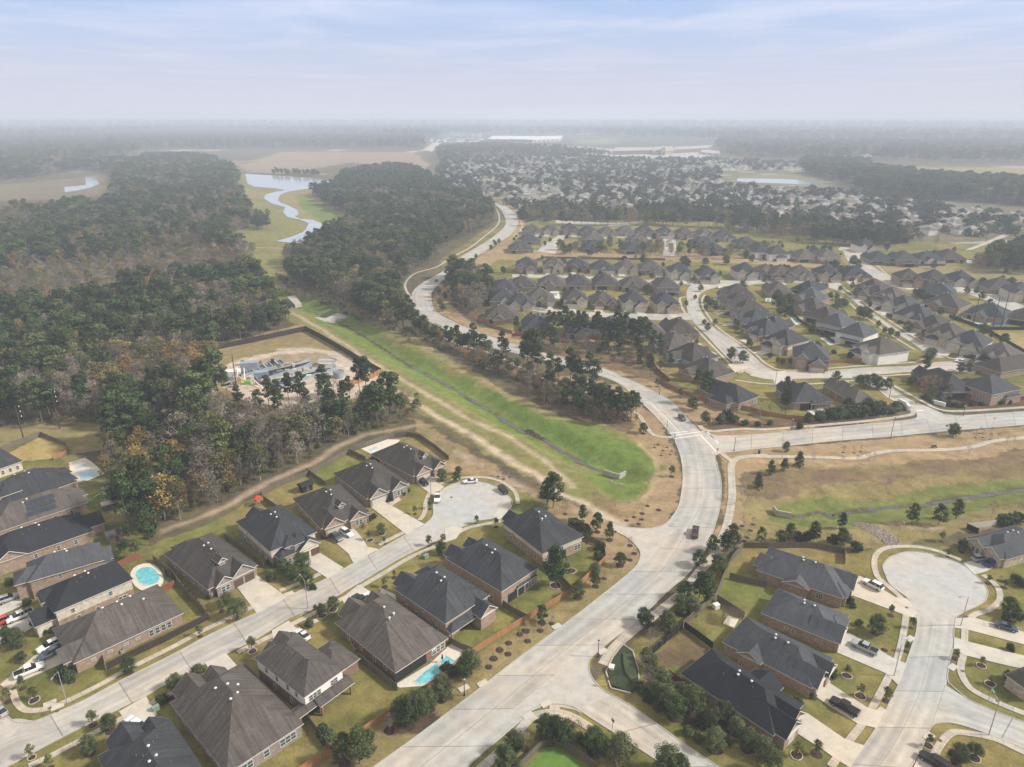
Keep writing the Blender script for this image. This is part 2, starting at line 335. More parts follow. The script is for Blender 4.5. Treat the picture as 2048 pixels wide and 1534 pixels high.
paint([(-400, 2600), (-900, 1000), (0, 905), (60, 870), (130, 890), (200, 960), (230, 1010), (300, 1090), (420, 1050), (520, 990), (640, 930), (700, 905), (790, 875), (840, 872), (900, 915), (1000, 960), (1060, 990), (1200, 1110), (1280, 1130), (1240, 1180), (700, 2600)], LAWN, 0.75, 0.3)
paint([(1440, 1130), (1500, 1090), (1640, 1090), (1700, 1110), (1800, 1090), (1960, 1090), (2048, 1040), (3200, 1100), (3200, 2600), (500, 2600), (1200, 1350), (1380, 1180)], LAWN, 0.75, 0.3)
paint([(880, 520), (1000, 440), (1500, 440), (1750, 480), (3000, 480), (3000, 840), (1900, 815), (1830, 800), (1760, 835), (1536, 840), (1450, 815), (1340, 765), (1240, 690), (1024, 665), (940, 640)], LAWN, 0.95, 0.3)
paint([(890, 385), (860, 345), (900, 316), (1240, 310), (1500, 316), (1700, 345), (1760, 395), (3300, 480), (3300, 530), (1700, 480), (1600, 430), (1060, 430)], (0.125, 0.115, 0.075), 0.5, 0.3)
paint([(1024, 662), (1240, 685), (1340, 768), (1450, 820), (1536, 845), (1760, 835), (1800, 842), (1640, 860), (1440, 874), (1399, 862), (1344, 803), (1276, 766), (1194, 732), (1099, 709), (1024, 687), (937, 657), (870, 620), (863, 597), (885, 562), (925, 530), (990, 495), (1040, 440), (1020, 410), (1050, 405), (1050, 460), (1000, 512), (960, 560), (905, 600), (960, 655)], TAN, 0.3, 0.4)
paint([(1020, 672), (1240, 688), (1330, 745), (1360, 790), (1290, 760), (1180, 722), (1080, 700)], BROWN, 0.3)
paint([(895, 545), (1000, 560), (960, 655), (900, 610)], FLOOR, 0.3)
paint([(1390, 852), (1536, 838), (1700, 838), (1760, 838), (1600, 856), (1440, 864)], (0.12, 0.075, 0.05), 0.2, 0.5)
paint([(1900, 800), (2300, 770), (2300, 815), (1950, 820)], (0.12, 0.08, 0.05), 0.2, 0.5)
paint([(960, 500), (1200, 503), (1500, 510), (1680, 522), (1680, 538), (1500, 527), (1200, 518), (960, 520)], TAN, 0.5)
paint([(1740, 527), (2048, 540), (2600, 560), (2600, 585), (2048, 560), (1760, 546)], KHAKI, 0.4)
paint([(1960, 668), (2600, 650), (2600, 790), (2060, 708)], KHAKI, 0.4, 0.5)
# valley of the channel
paint([(440, 490), (500, 455), (505, 430), (480, 380), (475, 345), (660, 380), (700, 430), (640, 460), (620, 490), (560, 520), (590, 570), (760, 640), (960, 760), (1180, 850), (1300, 870), (1340, 960), (1310, 1030), (1230, 1045), (1140, 1000), (1020, 930), (860, 840), (700, 730), (560, 625), (500, 600), (470, 520)], OLIVE, 0.55)
paint([(480, 380), (640, 385), (700, 430), (600, 440), (560, 400), (500, 400)], KHAKI, 0.4); paint([(590, 390), (650, 410), (705, 442), (690, 458), (640, 440), (600, 415)], GREEN, 0.2)
paint([(560, 560), (600, 572), (800, 672), (1000, 790), (1150, 845), (1230, 862), (1180, 850), (1000, 775), (800, 655), (600, 560)], KHAKI, 0.5)
paint([(562, 570), (620, 590), (700, 632), (800, 686), (900, 742), (1000, 790), (1100, 838), (1200, 850), (1270, 892), (1316, 935), (1300, 980), (1262, 1002), (1235, 1000), (1220, 985), (1180, 955), (1100, 905), (1020, 860), (900, 792), (800, 735), (700, 685), (640, 645), (580, 605)], GREEN, 0.18)
paint([(960, 770), (1180, 868), (1290, 890), (1300, 935), (1220, 930), (1100, 868), (1000, 812)], (0.115, 0.175, 0.038), 0.1)
paint([(1050, 850), (1120, 870), (1200, 930), (1150, 925), (1080, 880)], (0.16, 0.155, 0.06), 0.4, 2.5)
T1 = [(824, 560), (850, 575), (826, 600), (840, 625), (860, 648), (905, 672), (960, 697), (1030, 716), (1100, 735), (1150, 752), (1190, 766), (1235, 775), (1270, 805), (1295, 830), (1322, 860), (1335, 880), (1345, 906), (1352, 936), (1352, 966), (1345, 1000), (1330, 1030), (1270, 1050), (1230, 1040)]
paint([(1060, 760), (1150, 752), (1239, 768), (1274, 798), (1299, 821), (1329, 853), (1335, 866), (1345, 877), (1359, 906), (1365, 936), (1365, 966), (1359, 1006), (1347, 1035), (1329, 1049), (1304, 1056), (1271, 1056), (1229, 1046), (1160, 1010), (1200, 1010), (1270, 1010), (1308, 985), (1322, 940), (1280, 888), (1230, 855), (1180, 850)], TAN, 0.25)
paint([(822, 640), (900, 690), (1000, 745), (1080, 800), (1240, 862), (1270, 850), (1200, 790), (1090, 742), (960, 705), (880, 668)], BROWN, 0.3)
paint([(1190, 985), (1240, 1005), (1250, 1040), (1180, 1010)], BROWN, 0.3, op=0.6)
paint([(1600, 400), (1470, 480), (430, 492), (360, 500), (430, 470), (505, 455)][2:], KHAKI, 0.4)
# verge, plant, clearings
paint([(1254, 1150), (1211, 1122), (1144, 1190), (947, 1310), (620, 1536), (480, 1640), (640, 1640), (840, 1470), (1024, 1330), (1144, 1240)], (0.235, 0.185, 0.090), 0.5, 0.3)
paint([(1166, 1070), (1211, 1122), (1254, 1150), (1282, 1120), (1276, 1096), (1229, 1046), (1130, 1005), (1090, 990), (1100, 1030)], TAN, 0.5, 0.5)
paint([(840, 872), (900, 915), (1000, 955), (1040, 975), (1100, 1010), (1010, 960), (930, 950), (890, 940)], TAN, 0.6)
paint([(820, 830), (880, 870), (1000, 940), (1060, 975), (1020, 975), (900, 915), (840, 872)], (0.26, 0.195, 0.11), 0.5)
paint([(365, 709), (610, 652), (770, 752), (790, 790), (700, 800), (560, 810), (440, 790), (400, 730)], (0.24, 0.19, 0.095), 0.45)
paint([(340, 712), (600, 648), (612, 655), (560, 672), (400, 710), (370, 722)], TAN, 0.3, 0.4)
paint([(428, 742), (480, 718), (560, 702), (640, 698), (700, 712), (770, 757), (740, 790), (640, 800), (560, 815), (500, 800), (440, 770)], GRAVEL, 0.05)
paint([(520, 720), (560, 708), (640, 706), (672, 722), (600, 735), (520, 745)], (0.33, 0.25, 0.17), 0.2)
paint([(-500, 930), (0, 858), (190, 842), (215, 905), (140, 905), (80, 868), (0, 900), (-500, 1000)], KHAKI, 0.7)
paint([(12, 908), (82, 873), (132, 893), (104, 918), (50, 922)], (0.36, 0.27, 0.11), 0.1, 0.1)
for pts, w, c, op in (([(562, 614), (632, 652), (687, 687), (737, 719), (790, 750), (812, 765), (830, 776), (874, 798), (937, 838), (1023, 878), (1099, 928), (1149, 973)], 3.6, DIRT, 0.85), ([(757, 766), (774, 773), (825, 801), (887, 841), (949, 876), (1023, 921), (1070, 950), (1124, 988), (1174, 1011), (1224, 1041), (1250, 1052)], 4.2, (0.50, 0.40, 0.30), 0.95),
                      ([(837, 851), (787, 858), (724, 871), (662, 901), (624, 928), (549, 958), (500, 985), (425, 1026), (325, 1063)], 3.8, (0.38, 0.29, 0.21), 0.8), ([(420, 492), (500, 494), (580, 497), (610, 500)], 4, DIRT, 0.8), ([(560, 700), (620, 697), (680, 712), (720, 730), (760, 752)], 6, GRAVEL, 0.9), ([(500, 494), (505, 540), (540, 585), (562, 614)], 3, DIRT, 0.4),
                      ([(440, 330), (470, 322), (480, 335), (560, 340), (665, 350)], 12, DIRT, 0.9), ([(478, 325), (560, 312), (600, 303)], 10, DIRT, 0.9), ([(400, 301), (560, 299), (830, 303), (850, 300), (870, 285)], 22, (0.5, 0.45, 0.4), 0.95), ([(290, 300), (400, 301)], 22, (0.5, 0.45, 0.4), 0.9),
                      ([(835, 338), (862, 350), (885, 372), (895, 392)], 12, (0.5, 0.42, 0.34), 0.95), ([(1910, 332), (1960, 345), (1985, 362)], 12, DIRT, 0.9), ([(1500, 322), (1620, 326)], 30, (0.5, 0.45, 0.4), 0.9), ([(1730, 326), (1830, 325)], 30, (0.48, 0.43, 0.38), 0.9), ([(1910, 332), (2300, 337)], 26, (0.5, 0.45, 0.4), 0.9)):
    paint_line(pts, w, c, 0.05, op)
paint_line([(900, 900), (960, 930), (1010, 950), (1060, 985)], 5, (0.36, 0.27, 0.20), 0.1, 0.8, 0.45)
paint_line([(1290, 1000), (1318, 960), (1310, 920), (1280, 890)], 2.2, (0.42, 0.32, 0.20), 0.1, 0.6)
# the land south of the eastern road
paint([(1440, 908), (1470, 903), (1661, 886), (1886, 866), (2700, 790), (2700, 900), (2048, 925), (1900, 935), (1700, 935), (1560, 945), (1500, 990), (1480, 1060), (1420, 1130), (1395, 1145), (1440, 1040), (1447, 960)], TAN, 0.3, 0.5)
paint([(1520, 935), (1700, 932), (1900, 922), (2048, 905), (2700, 860), (2700, 1000), (2048, 1035), (1950, 1060), (1800, 1092), (1700, 1105), (1560, 1095), (1470, 1095), (1490, 1000)], (0.215, 0.175, 0.085), 0.6)
paint([(1490, 940), (1700, 938), (1900, 920), (2048, 900), (2700, 860), (2700, 900), (2048, 948), (1900, 955), (1700, 968), (1560, 985), (1480, 985)], (0.165, 0.115, 0.075), 0.5)
paint([(1535, 1010), (1600, 992), (1750, 985), (1900, 972), (2048, 945), (2700, 900), (2700, 950), (2048, 1000), (1900, 1032), (1700, 1052), (1600, 1046), (1550, 1034)], (0.125, 0.155, 0.045), 0.5)
paint([(1780, 1045), (1850, 1048), (1900, 1055), (1850, 1062), (1790, 1056)], (0.36, 0.29, 0.21), 0.2, op=0.7)
fm_ = (GC[..., 3] > 0.45) & (GC[..., 3] < 0.55) & (GY > 640) & (GY < 2600); yy_ = GY.copy()
for _ in range(3): yy_ = GY - (GX + (yy_ - 700) * 0.145) / 0.97 * 0.242
st_ = fm_ & inpoly(GX, GY, PP([(1055, 437), (1000, 402), (890, 380), (870, 345), (900, 318), (1240, 312), (1500, 318), (1700, 345), (1850, 410), (2048, 430), (2500, 470), (2500, 530), (2048, 515), (1950, 500), (1740, 490), (1600, 440)])) & (np.abs((yy_ - 640) % 63 - 13.5) < 4.5); GC[st_] = (0.34, 0.31, 0.28, 0.05)
for line in (creekw[1:], creeke):
    qx = [p[0] for p in line]; qy = [p[1] for p in line]; m = (GX > min(qx) - 6) & (GX < max(qx) + 6) & (GY > min(qy) - 6) & (GY < max(qy) + 6); I = np.where(m); d = dist_line(GX[I] + WX[I] * 0.25, GY[I] + WY[I] * 0.25, line)
    f = np.clip(1.5 - d / (0.55 + 1.9 * vn(GX[I], GY[I], 5, 21) ** 2), 0, 1)[:, None] * 0.7; GC[I] = GC[I] * (1 - f) + np.array((0.055, 0.045, 0.032, 0.05), np.float32) * f
# every garden plot keeps its own tone of grass
th_ = R_(46); ux = (GX * math.cos(th_) + GY * math.sin(th_)) / 17.5; vy = (-GX * math.sin(th_) + GY * math.cos(th_)) / 31.0; pr = np.random.default_rng(3).random((3, 512, 512)); iu = np.floor(ux).astype(int) % 512; iv = np.floor(vy).astype(int) % 512
sel = (GC[..., 3] > 0.7) & (GY < 1100); dry = np.clip(pr[0][iu, iv] * 1.2 - 0.35, 0, 1)[..., None]; tn_ = (0.84 + 0.32 * pr[1][iu, iv])[..., None]
lw = GC[..., :3] * (1 - dry) + np.array((0.25, 0.19, 0.075), np.float32) * dry; gr_ = np.clip(pr[2][iu, iv] * 2 - 1.35, 0, 1)[..., None]; lw = (lw * (1 - gr_) + np.array((0.085, 0.120, 0.032), np.float32) * gr_) * tn_; GC[..., :3] = np.where(sel[..., None], lw, GC[..., :3])
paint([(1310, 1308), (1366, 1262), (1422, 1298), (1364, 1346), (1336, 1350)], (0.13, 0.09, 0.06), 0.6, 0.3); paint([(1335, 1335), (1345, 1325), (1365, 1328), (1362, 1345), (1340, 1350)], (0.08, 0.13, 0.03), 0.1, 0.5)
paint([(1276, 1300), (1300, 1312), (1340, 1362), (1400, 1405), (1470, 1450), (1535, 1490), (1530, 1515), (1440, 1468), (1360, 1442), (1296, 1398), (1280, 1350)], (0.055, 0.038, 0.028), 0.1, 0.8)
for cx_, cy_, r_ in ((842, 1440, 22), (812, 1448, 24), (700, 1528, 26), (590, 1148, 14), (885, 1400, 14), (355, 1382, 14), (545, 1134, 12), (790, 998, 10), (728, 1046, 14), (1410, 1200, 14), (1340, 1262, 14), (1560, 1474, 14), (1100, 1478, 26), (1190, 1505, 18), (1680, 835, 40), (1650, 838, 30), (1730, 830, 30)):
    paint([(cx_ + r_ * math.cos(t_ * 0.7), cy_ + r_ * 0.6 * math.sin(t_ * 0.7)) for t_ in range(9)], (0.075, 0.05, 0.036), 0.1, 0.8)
# far country
paint([(470, 335), (560, 304), (830, 305), (860, 330), (840, 342), (700, 325), (560, 348), (500, 345)], (0.27, 0.205, 0.15), 0.1, 3)
paint([(1480, 352), (1640, 345), (1760, 385), (1700, 397), (1640, 374), (1480, 366)], (0.2, 0.18, 0.11), 0.2, 2)
paint([(1000, 402), (1040, 397), (1045, 415), (1003, 414)], TAN, 0.2); paint([(900, 358), (1010, 355), (1010, 368), (900, 370)], KHAKI, 0.2)
paint([(1760, 333), (2048, 335), (2600, 345), (2600, 380), (2048, 362), (1980, 361), (1900, 352)], KHAKI, 0.2, 3)
paint([(1150, 279), (1240, 279), (1230, 288), (1150, 288)], (0.15, 0.2, 0.08), 0.1, 3); paint([(980, 292), (1160, 292), (1240, 300), (1430, 305), (1400, 322), (1240, 318), (1150, 300), (980, 298)], (0.42, 0.39, 0.36), 0.1, 3)
paint([(-60, 372), (45, 366), (110, 360), (215, 346), (222, 385), (150, 398), (-60, 402)], (0.17, 0.14, 0.09), 0.2, 2); paint([(150, 335), (170, 333), (170, 345), (140, 345)], KHAKI, 0.2, 2)
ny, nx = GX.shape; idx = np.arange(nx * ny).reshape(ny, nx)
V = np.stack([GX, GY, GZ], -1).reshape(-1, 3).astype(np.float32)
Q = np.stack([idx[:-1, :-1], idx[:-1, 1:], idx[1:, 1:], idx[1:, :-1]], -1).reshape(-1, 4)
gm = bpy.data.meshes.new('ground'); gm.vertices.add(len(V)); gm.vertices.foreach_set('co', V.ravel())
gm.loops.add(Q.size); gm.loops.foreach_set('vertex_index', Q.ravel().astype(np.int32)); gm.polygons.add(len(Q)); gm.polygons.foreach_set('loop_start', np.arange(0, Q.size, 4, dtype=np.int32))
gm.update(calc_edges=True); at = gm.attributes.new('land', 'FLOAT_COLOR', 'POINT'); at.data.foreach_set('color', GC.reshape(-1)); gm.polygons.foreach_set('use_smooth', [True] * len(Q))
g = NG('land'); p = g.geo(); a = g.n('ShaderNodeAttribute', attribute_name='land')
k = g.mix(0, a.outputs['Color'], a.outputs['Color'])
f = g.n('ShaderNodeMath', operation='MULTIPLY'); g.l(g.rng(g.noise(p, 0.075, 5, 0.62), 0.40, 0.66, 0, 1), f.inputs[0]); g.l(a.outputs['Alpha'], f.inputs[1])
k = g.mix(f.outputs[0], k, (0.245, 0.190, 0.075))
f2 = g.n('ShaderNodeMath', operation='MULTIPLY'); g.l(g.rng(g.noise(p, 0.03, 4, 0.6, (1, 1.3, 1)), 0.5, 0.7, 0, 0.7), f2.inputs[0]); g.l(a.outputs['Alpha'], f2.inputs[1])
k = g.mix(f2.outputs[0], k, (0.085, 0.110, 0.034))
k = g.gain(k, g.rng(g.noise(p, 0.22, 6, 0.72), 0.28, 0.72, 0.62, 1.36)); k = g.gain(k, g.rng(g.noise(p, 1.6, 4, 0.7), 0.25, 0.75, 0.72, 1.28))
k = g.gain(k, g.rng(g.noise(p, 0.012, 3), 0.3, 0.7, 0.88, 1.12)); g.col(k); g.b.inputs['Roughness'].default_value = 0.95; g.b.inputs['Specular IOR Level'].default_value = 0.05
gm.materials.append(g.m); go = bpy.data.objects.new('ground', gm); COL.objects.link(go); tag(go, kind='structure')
# ------------------------------------------------------------------ roads
ROADZ = 0.045
kerb = MB()
def kerb_line(w, off=0.12, z1=0.15):
    """a kerb stone line of real height along world points"""
    for a, b in zip(w, w[1:]):
        l = math.hypot(b[0] - a[0], b[1] - a[1])
        if l < 0.05: continue
        u = ((b[0] - a[0]) / l, (b[1] - a[1]) / l); kerb.obox(((a[0] + b[0]) / 2, (a[1] + b[1]) / 2), u, l / 2 + 0.02, 0.11, -0.05, z1)
def ribbon(name, Lp, Rp, z, mat, n=80, kerbs=True, k=6, world=False):
    A = cr_smooth(Lp if world else PP(Lp), k); B = cr_smooth(Rp if world else PP(Rp), k); A, la = resample(A, n); B, lb = resample(B, n); m = MB(); M = 8; l = (la + lb) / 2
    for i in range(n - 1):
        for j in range(M):
            q = []; uv = []
            for (ii, jj) in ((i, j), (i, j + 1), (i + 1, j + 1), (i + 1, j)):
                t = jj / M; q.append((A[ii][0] * (1 - t) + B[ii][0] * t, A[ii][1] * (1 - t) + B[ii][1] * t, z)); uv.append((t, l * ii / (n - 1)))
            m.face(q if ((q[1][0] - q[0][0]) * (q[2][1] - q[0][1]) - (q[1][1] - q[0][1]) * (q[2][0] - q[0][0])) > 0 else q[::-1], 0, uv if ((q[1][0] - q[0][0]) * (q[2][1] - q[0][1]) - (q[1][1] - q[0][1]) * (q[2][0] - q[0][0])) > 0 else uv[::-1])
    o = m.build(name, mat); tag(o, kind='structure')
    if kerbs: kerb_line(A); kerb_line(B)
    return A, B
def polysheet(m, pts, z, world=False, th=0):
    q = pts if world else PP(pts)
    area = sum(q[i][0] * q[(i + 1) % len(q)][1] - q[(i + 1) % len(q)][0] * q[i][1] for i in range(len(q)))
    if area < 0: q = q[::-1]
    if th: m.prism(q, z - th, z)
    else: m.face([(a, b, z) for a, b in q])
# boulevard
LB = [(690, 1580), (749, 1533), (837, 1470), (962, 1375), (1023, 1327), (1144, 1237), (1254, 1150), (1288, 1108), (1320, 1060), (1347, 1030), (1359, 1006), (1365, 966), (1365, 936), (1359, 906), (1349, 881), (1329, 853), (1299, 821), (1274, 798), (1239, 768), (1194, 750), (1136, 732), (1023, 705), (962, 690), (902, 665), (857, 642), (832, 622), (824, 597), (827, 582), (847, 565), (887, 542), (920, 515), (975, 482), (1006, 457), (1012, 443), (1008, 430), (998, 415), (980, 404), (960, 398)]
RB = [(890, 1580), (935, 1534), (1024, 1458), (1100, 1390), (1194, 1305), (1224, 1280), (1272, 1245), (1299, 1218), (1344, 1175), (1374, 1150), (1399, 1116), (1415, 1092), (1427, 1061), (1439, 1019), (1443, 986), (1441, 954), (1434, 929), (1428, 905), (1420, 885), (1399, 862), (1374, 836), (1344, 803), (1299, 778), (1276, 766), (1194, 732), (1099, 709), (1024, 687), (937, 657), (895, 637), (870, 620), (863, 597), (865, 582), (885, 562), (925, 530), (987, 492), (1023, 467), (1036, 447), (1035, 431), (1018, 416), (1001, 409), (975, 401)]
A_, B_ = ribbon('road', LB, RB, ROADZ, ROADM, 260, kerbs=False)
def sub_kerb(pts, k=6): kerb_line(resample(cr_smooth(PP(pts), k), max(8, len(pts) * 8))[0])
sub_kerb([(690, 1580), (749, 1533), (837, 1470), (962, 1375), (1023, 1327), (1144, 1237), (1254, 1150), (1276, 1126), (1281, 1108), (1276, 1096), (1256, 1076), (1231, 1063), (1215, 1052)])
sub_kerb([(1229, 1046), (1250, 1053), (1271, 1056), (1304, 1056), (1329, 1049), (1347, 1030), (1359, 1006), (1365, 966), (1365, 936), (1359, 906), (1349, 881)]); sub_kerb([(1335, 866), (1329, 853), (1299, 821), (1274, 798), (1239, 768), (1194, 750), (1136, 732), (1023, 705), (962, 690), (902, 665), (857, 642), (832, 622), (824, 597), (827, 582), (847, 565), (887, 542), (920, 515), (975, 482), (1006, 457), (1012, 443)])
sub_kerb([(1194, 1305), (1224, 1280), (1272, 1245), (1299, 1218), (1344, 1175), (1374, 1150), (1399, 1116), (1415, 1092), (1427, 1061), (1439, 1019), (1443, 986), (1441, 954), (1434, 929), (1431, 911), (1444, 906), (1469, 901), (1536, 896), (1661, 883), (1786, 873), (1886, 863), (2048, 850), (2300, 828)])
sub_kerb([(935, 1534), (1024, 1452), (1061, 1420), (1087, 1410), (1109, 1408), (1132, 1410), (1154, 1418), (1184, 1438), (1274, 1495), (1312, 1520), (1360, 1550)])
sub_kerb([(1460, 1545), (1437, 1534), (1357, 1480), (1274, 1420), (1204, 1378), (1184, 1355), (1178, 1335), (1180, 1320), (1194, 1305)])
sub_kerb([(1399, 862), (1374, 836), (1344, 803), (1299, 778), (1276, 766), (1194, 732), (1099, 709), (1024, 687), (937, 657), (895, 637), (870, 620), (863, 597), (865, 582), (885, 562), (925, 530), (987, 492), (1023, 467), (1036, 447)])
jx = MB()
polysheet(jx, [(1215, 1052), (1229, 1046), (1250, 1053), (1271, 1056), (1304, 1056), (1329, 1049), (1350, 1060), (1300, 1120), (1276, 1135), (1281, 1108), (1276, 1096), (1256, 1076), (1231, 1063)], ROADZ + 0.012)
polysheet(jx, [(1194, 1300), (1180, 1320), (1178, 1335), (1184, 1355), (1204, 1378), (1225, 1392), (1150, 1420), (1109, 1412), (1087, 1412), (1061, 1423), (1030, 1450), (1000, 1440), (1170, 1300)], ROADZ + 0.012)
ribbon('road', [(1204, 1376), (1274, 1420), (1357, 1480), (1437, 1534), (1520, 1590)], [(1130, 1411), (1184, 1438), (1274, 1495), (1332, 1534), (1410, 1590)], ROADZ + 0.006, ROADM, 40, kerbs=False)
# the road to the east
ribbon('road', [(1437, 871), (1536, 867), (1636, 857), (1736, 848), (1799, 842), (1835, 836), (1886, 829), (1919, 831), (1986, 827), (2048, 823), (2300, 805), (2700, 770)], [(1440, 907), (1536, 896), (1661, 883), (1740, 877), (1786, 873), (1840, 868), (1886, 863), (1940, 859), (1990, 855), (2048, 850), (2300, 828), (2700, 790)], ROADZ + 0.006, ROADM, 120, kerbs=False)
polysheet(jx, [(1399, 862), (1437, 871), (1470, 871), (1470, 903), (1444, 906), (1431, 911), (1418, 900), (1380, 865), (1385, 855)], ROADZ + 0.018)
sub_kerb([(1399, 862), (1437, 871), (1536, 867), (1636, 857), (1736, 848), (1799, 842), (1831, 837), (1834, 831), (1829, 821), (1801, 808), (1776, 796), (1754, 778), (1725, 755)])
sub_kerb([(1775, 757), (1786, 778), (1824, 801), (1861, 816), (1886, 827), (1919, 831), (1986, 827), (2048, 823), (2300, 805)])
polysheet(jx, [(1725, 750), (1754, 778), (1776, 796), (1801, 808), (1829, 821), (1834, 831), (1831, 840), (1890, 834), (1886, 827), (1861, 816), (1824, 801), (1786, 778), (1775, 754)], ROADZ + 0.018)
# local street with its turning circle
ribbon('road', [(-400, 1640), (-60, 1478), (22, 1439), (75, 1441), (120, 1422), (170, 1400), (250, 1357), (350, 1307), (425, 1267), (511, 1227), (572, 1194), (637, 1165), (707, 1126), (752, 1103), (812, 1068), (847, 1051), (880, 1030)], [(-400, 1740), (-60, 1570), (25, 1528), (90, 1493), (140, 1467), (190, 1441), (287, 1395), (357, 1355), (412, 1325), (512, 1278), (580, 1237), (632, 1215), (719, 1166), (772, 1133), (817, 1108), (875, 1081), (905, 1062)], ROADZ, ROADM, 150, kerbs=False)
polysheet(jx, [(812, 1068), (847, 1051), (862, 1038), (867, 1026), (866, 1011), (870, 993), (882, 981), (895, 973), (912, 966), (937, 962), (957, 963), (975, 967), (1002, 978), (1022, 998), (1023, 1013), (1010, 1028), (982, 1038), (950, 1043), (912, 1060), (875, 1081), (840, 1097)], ROADZ + 0.012)
polysheet(jx, [(-60, 1330), (0, 1395), (7, 1420), (22, 1439), (50, 1446), (20, 1475), (-60, 1500), (-150, 1400)], ROADZ + 0.012)
sub_kerb([(0, 1400), (7, 1420), (22, 1439), (42, 1446), (75, 1441), (120, 1422), (170, 1400), (250, 1357), (350, 1307), (425, 1267), (511, 1227)]); sub_kerb([(574, 1193), (637, 1165), (660, 1154)]); sub_kerb([(752, 1103), (812, 1070)]); sub_kerb([(847, 1051), (862, 1038), (867, 1026), (866, 1011), (870, 993)])
sub_kerb([(886, 978), (912, 966), (937, 962), (975, 967), (1002, 978), (1022, 998), (1023, 1013), (1010, 1028), (982, 1038), (950, 1043), (912, 1060), (875, 1081), (817, 1108), (772, 1133), (719, 1166)]); sub_kerb([(687, 1185), (632, 1215), (600, 1232)]); sub_kerb([(545, 1258), (512, 1278), (450, 1309)]); sub_kerb([(412, 1327), (357, 1355), (290, 1393)]); sub_kerb([(240, 1418), (190, 1441), (140, 1467), (90, 1493), (25, 1528), (-60, 1570)])
# eastern cul-de-sac
ribbon('road', [(1820, 1190), (1831, 1215), (1833, 1235), (1831, 1270), (1811, 1330), (1796, 1370), (1768, 1427), (1741, 1472), (1716, 1505), (1670, 1560)], [(1935, 1200), (1918, 1225), (1908, 1255), (1906, 1290), (1899, 1325), (1893, 1370), (1880, 1410), (1860, 1460), (1839, 1505), (1800, 1570)], ROADZ, ROADM, 60, kerbs=False)
polysheet(jx, [(1814, 1195), (1781, 1170), (1771, 1150), (1766, 1138), (1767, 1128), (1781, 1114), (1811, 1104), (1835, 1104), (1861, 1108), (1911, 1124), (1936, 1136), (1959, 1158), (1974, 1178), (1973, 1198), (1959, 1210), (1929, 1224), (1911, 1235), (1870, 1245), (1833, 1230)], ROADZ + 0.012)
ribbon('road', [(1890, 1370), (1936, 1398), (1971, 1415), (2048, 1445), (2300, 1540)], [(1862, 1452), (1884, 1447), (1921, 1450), (1986, 1472), (2048, 1498), (2300, 1610)], ROADZ + 0.006, ROADM, 40, kerbs=False)
sub_kerb([(1835, 1240), (1831, 1270), (1811, 1328)]); sub_kerb([(1796, 1372), (1768, 1427)]); sub_kerb([(1752, 1457), (1726, 1495)]); sub_kerb([(1814, 1195), (1781, 1170), (1771, 1150), (1766, 1138), (1767, 1128), (1781, 1114), (1811, 1104), (1835, 1104), (1861, 1108), (1911, 1124), (1936, 1136), (1959, 1158), (1974, 1178), (1973, 1198), (1959, 1210), (1929, 1224), (1911, 1235)])
sub_kerb([(1908, 1257), (1907, 1275)]); sub_kerb([(1906, 1298), (1899, 1325), (1895, 1358), (1904, 1372), (1936, 1398), (1971, 1415), (2048, 1445), (2300, 1540)]); sub_kerb([(1815, 1545), (1839, 1505), (1854, 1472), (1864, 1452), (1884, 1445), (1921, 1450), (1986, 1472), (2048, 1498), (2300, 1610)])
# streets of the middle neighbourhood
MIDR = [([(1374, 595), (1374, 615), (1384, 640), (1414, 672), (1449, 710), (1487, 742), (1536, 759), (1623, 757), (1699, 754), (1761, 749), (1816, 744), (1860, 742), (1911, 744), (1950, 748)], [(1397, 592), (1399, 615), (1424, 652), (1462, 677), (1499, 705), (1536, 736), (1581, 747), (1650, 742), (1711, 737), (1767, 734), (1824, 732), (1880, 724), (1930, 724), (1956, 737)], 90),
        ([(1374, 600), (1374, 582), (1385, 569), (1410, 560), (1487, 562), (1536, 557), (1600, 555), (1645, 563)], [(1397, 600), (1399, 590), (1414, 580), (1444, 573), (1487, 571), (1536, 567), (1600, 566), (1648, 572)], 40),
        ([(1641, 560), (1655, 574), (1691, 589), (1736, 627), (1786, 662), (1836, 694), (1859, 716)], [(1671, 563), (1686, 582), (1712, 600), (1760, 636), (1810, 668), (1856, 694), (1890, 716)], 50),
        ([(1686, 500), (1699, 527), (1720, 542), (1755, 561), (1800, 577), (1900, 582), (1940, 590), (1985, 606), (2048, 632)], [(1721, 503), (1735, 525), (1765, 545), (1805, 565), (1844, 573), (1911, 574), (1961, 578), (2003, 592), (2048, 612)], 60),
        ([(1024, 555), (1129, 557), (1237, 562), (1307, 565), (1385, 570)], [(1024, 549), (1129, 551), (1237, 556), (1307, 559), (1390, 562)], 30),
        ([(1062, 621), (1099, 627), (1174, 634), (1274, 640), (1384, 640)], [(1062, 613), (1099, 618), (1174, 624), (1274, 628), (1384, 626)], 30),
        ([(1075, 503), (1090, 485), (1105, 478), (1124, 465)], [(1110, 508), (1120, 490), (1127, 480), (1134, 465)], 12), ([(1325, 513), (1327, 500), (1330, 475)], [(1348, 513), (1352, 500), (1351, 475)], 10),
        ([(1676, 500), (1700, 503), (1735, 505)], [(1680, 494), (1705, 496), (1735, 498)], 8), ([(1110, 440), (1230, 446), (1285, 441)], [(1112, 446), (1232, 452), (1287, 446)], 8), ([(1124, 472), (1250, 476), (1450, 482)], [(1124, 467), (1250, 471), (1450, 477)], 20)]
for q_, (Lp, Rp, n) in enumerate(MIDR): ribbon('road', Lp, Rp, ROADZ + 0.006 + 0.0055 * q_, ROADM, n, kerbs=(n > 20))
polysheet(jx, [(1505, 742), (1700, 745), (1705, 757), (1623, 757), (1536, 759), (1500, 752)], 0.118)
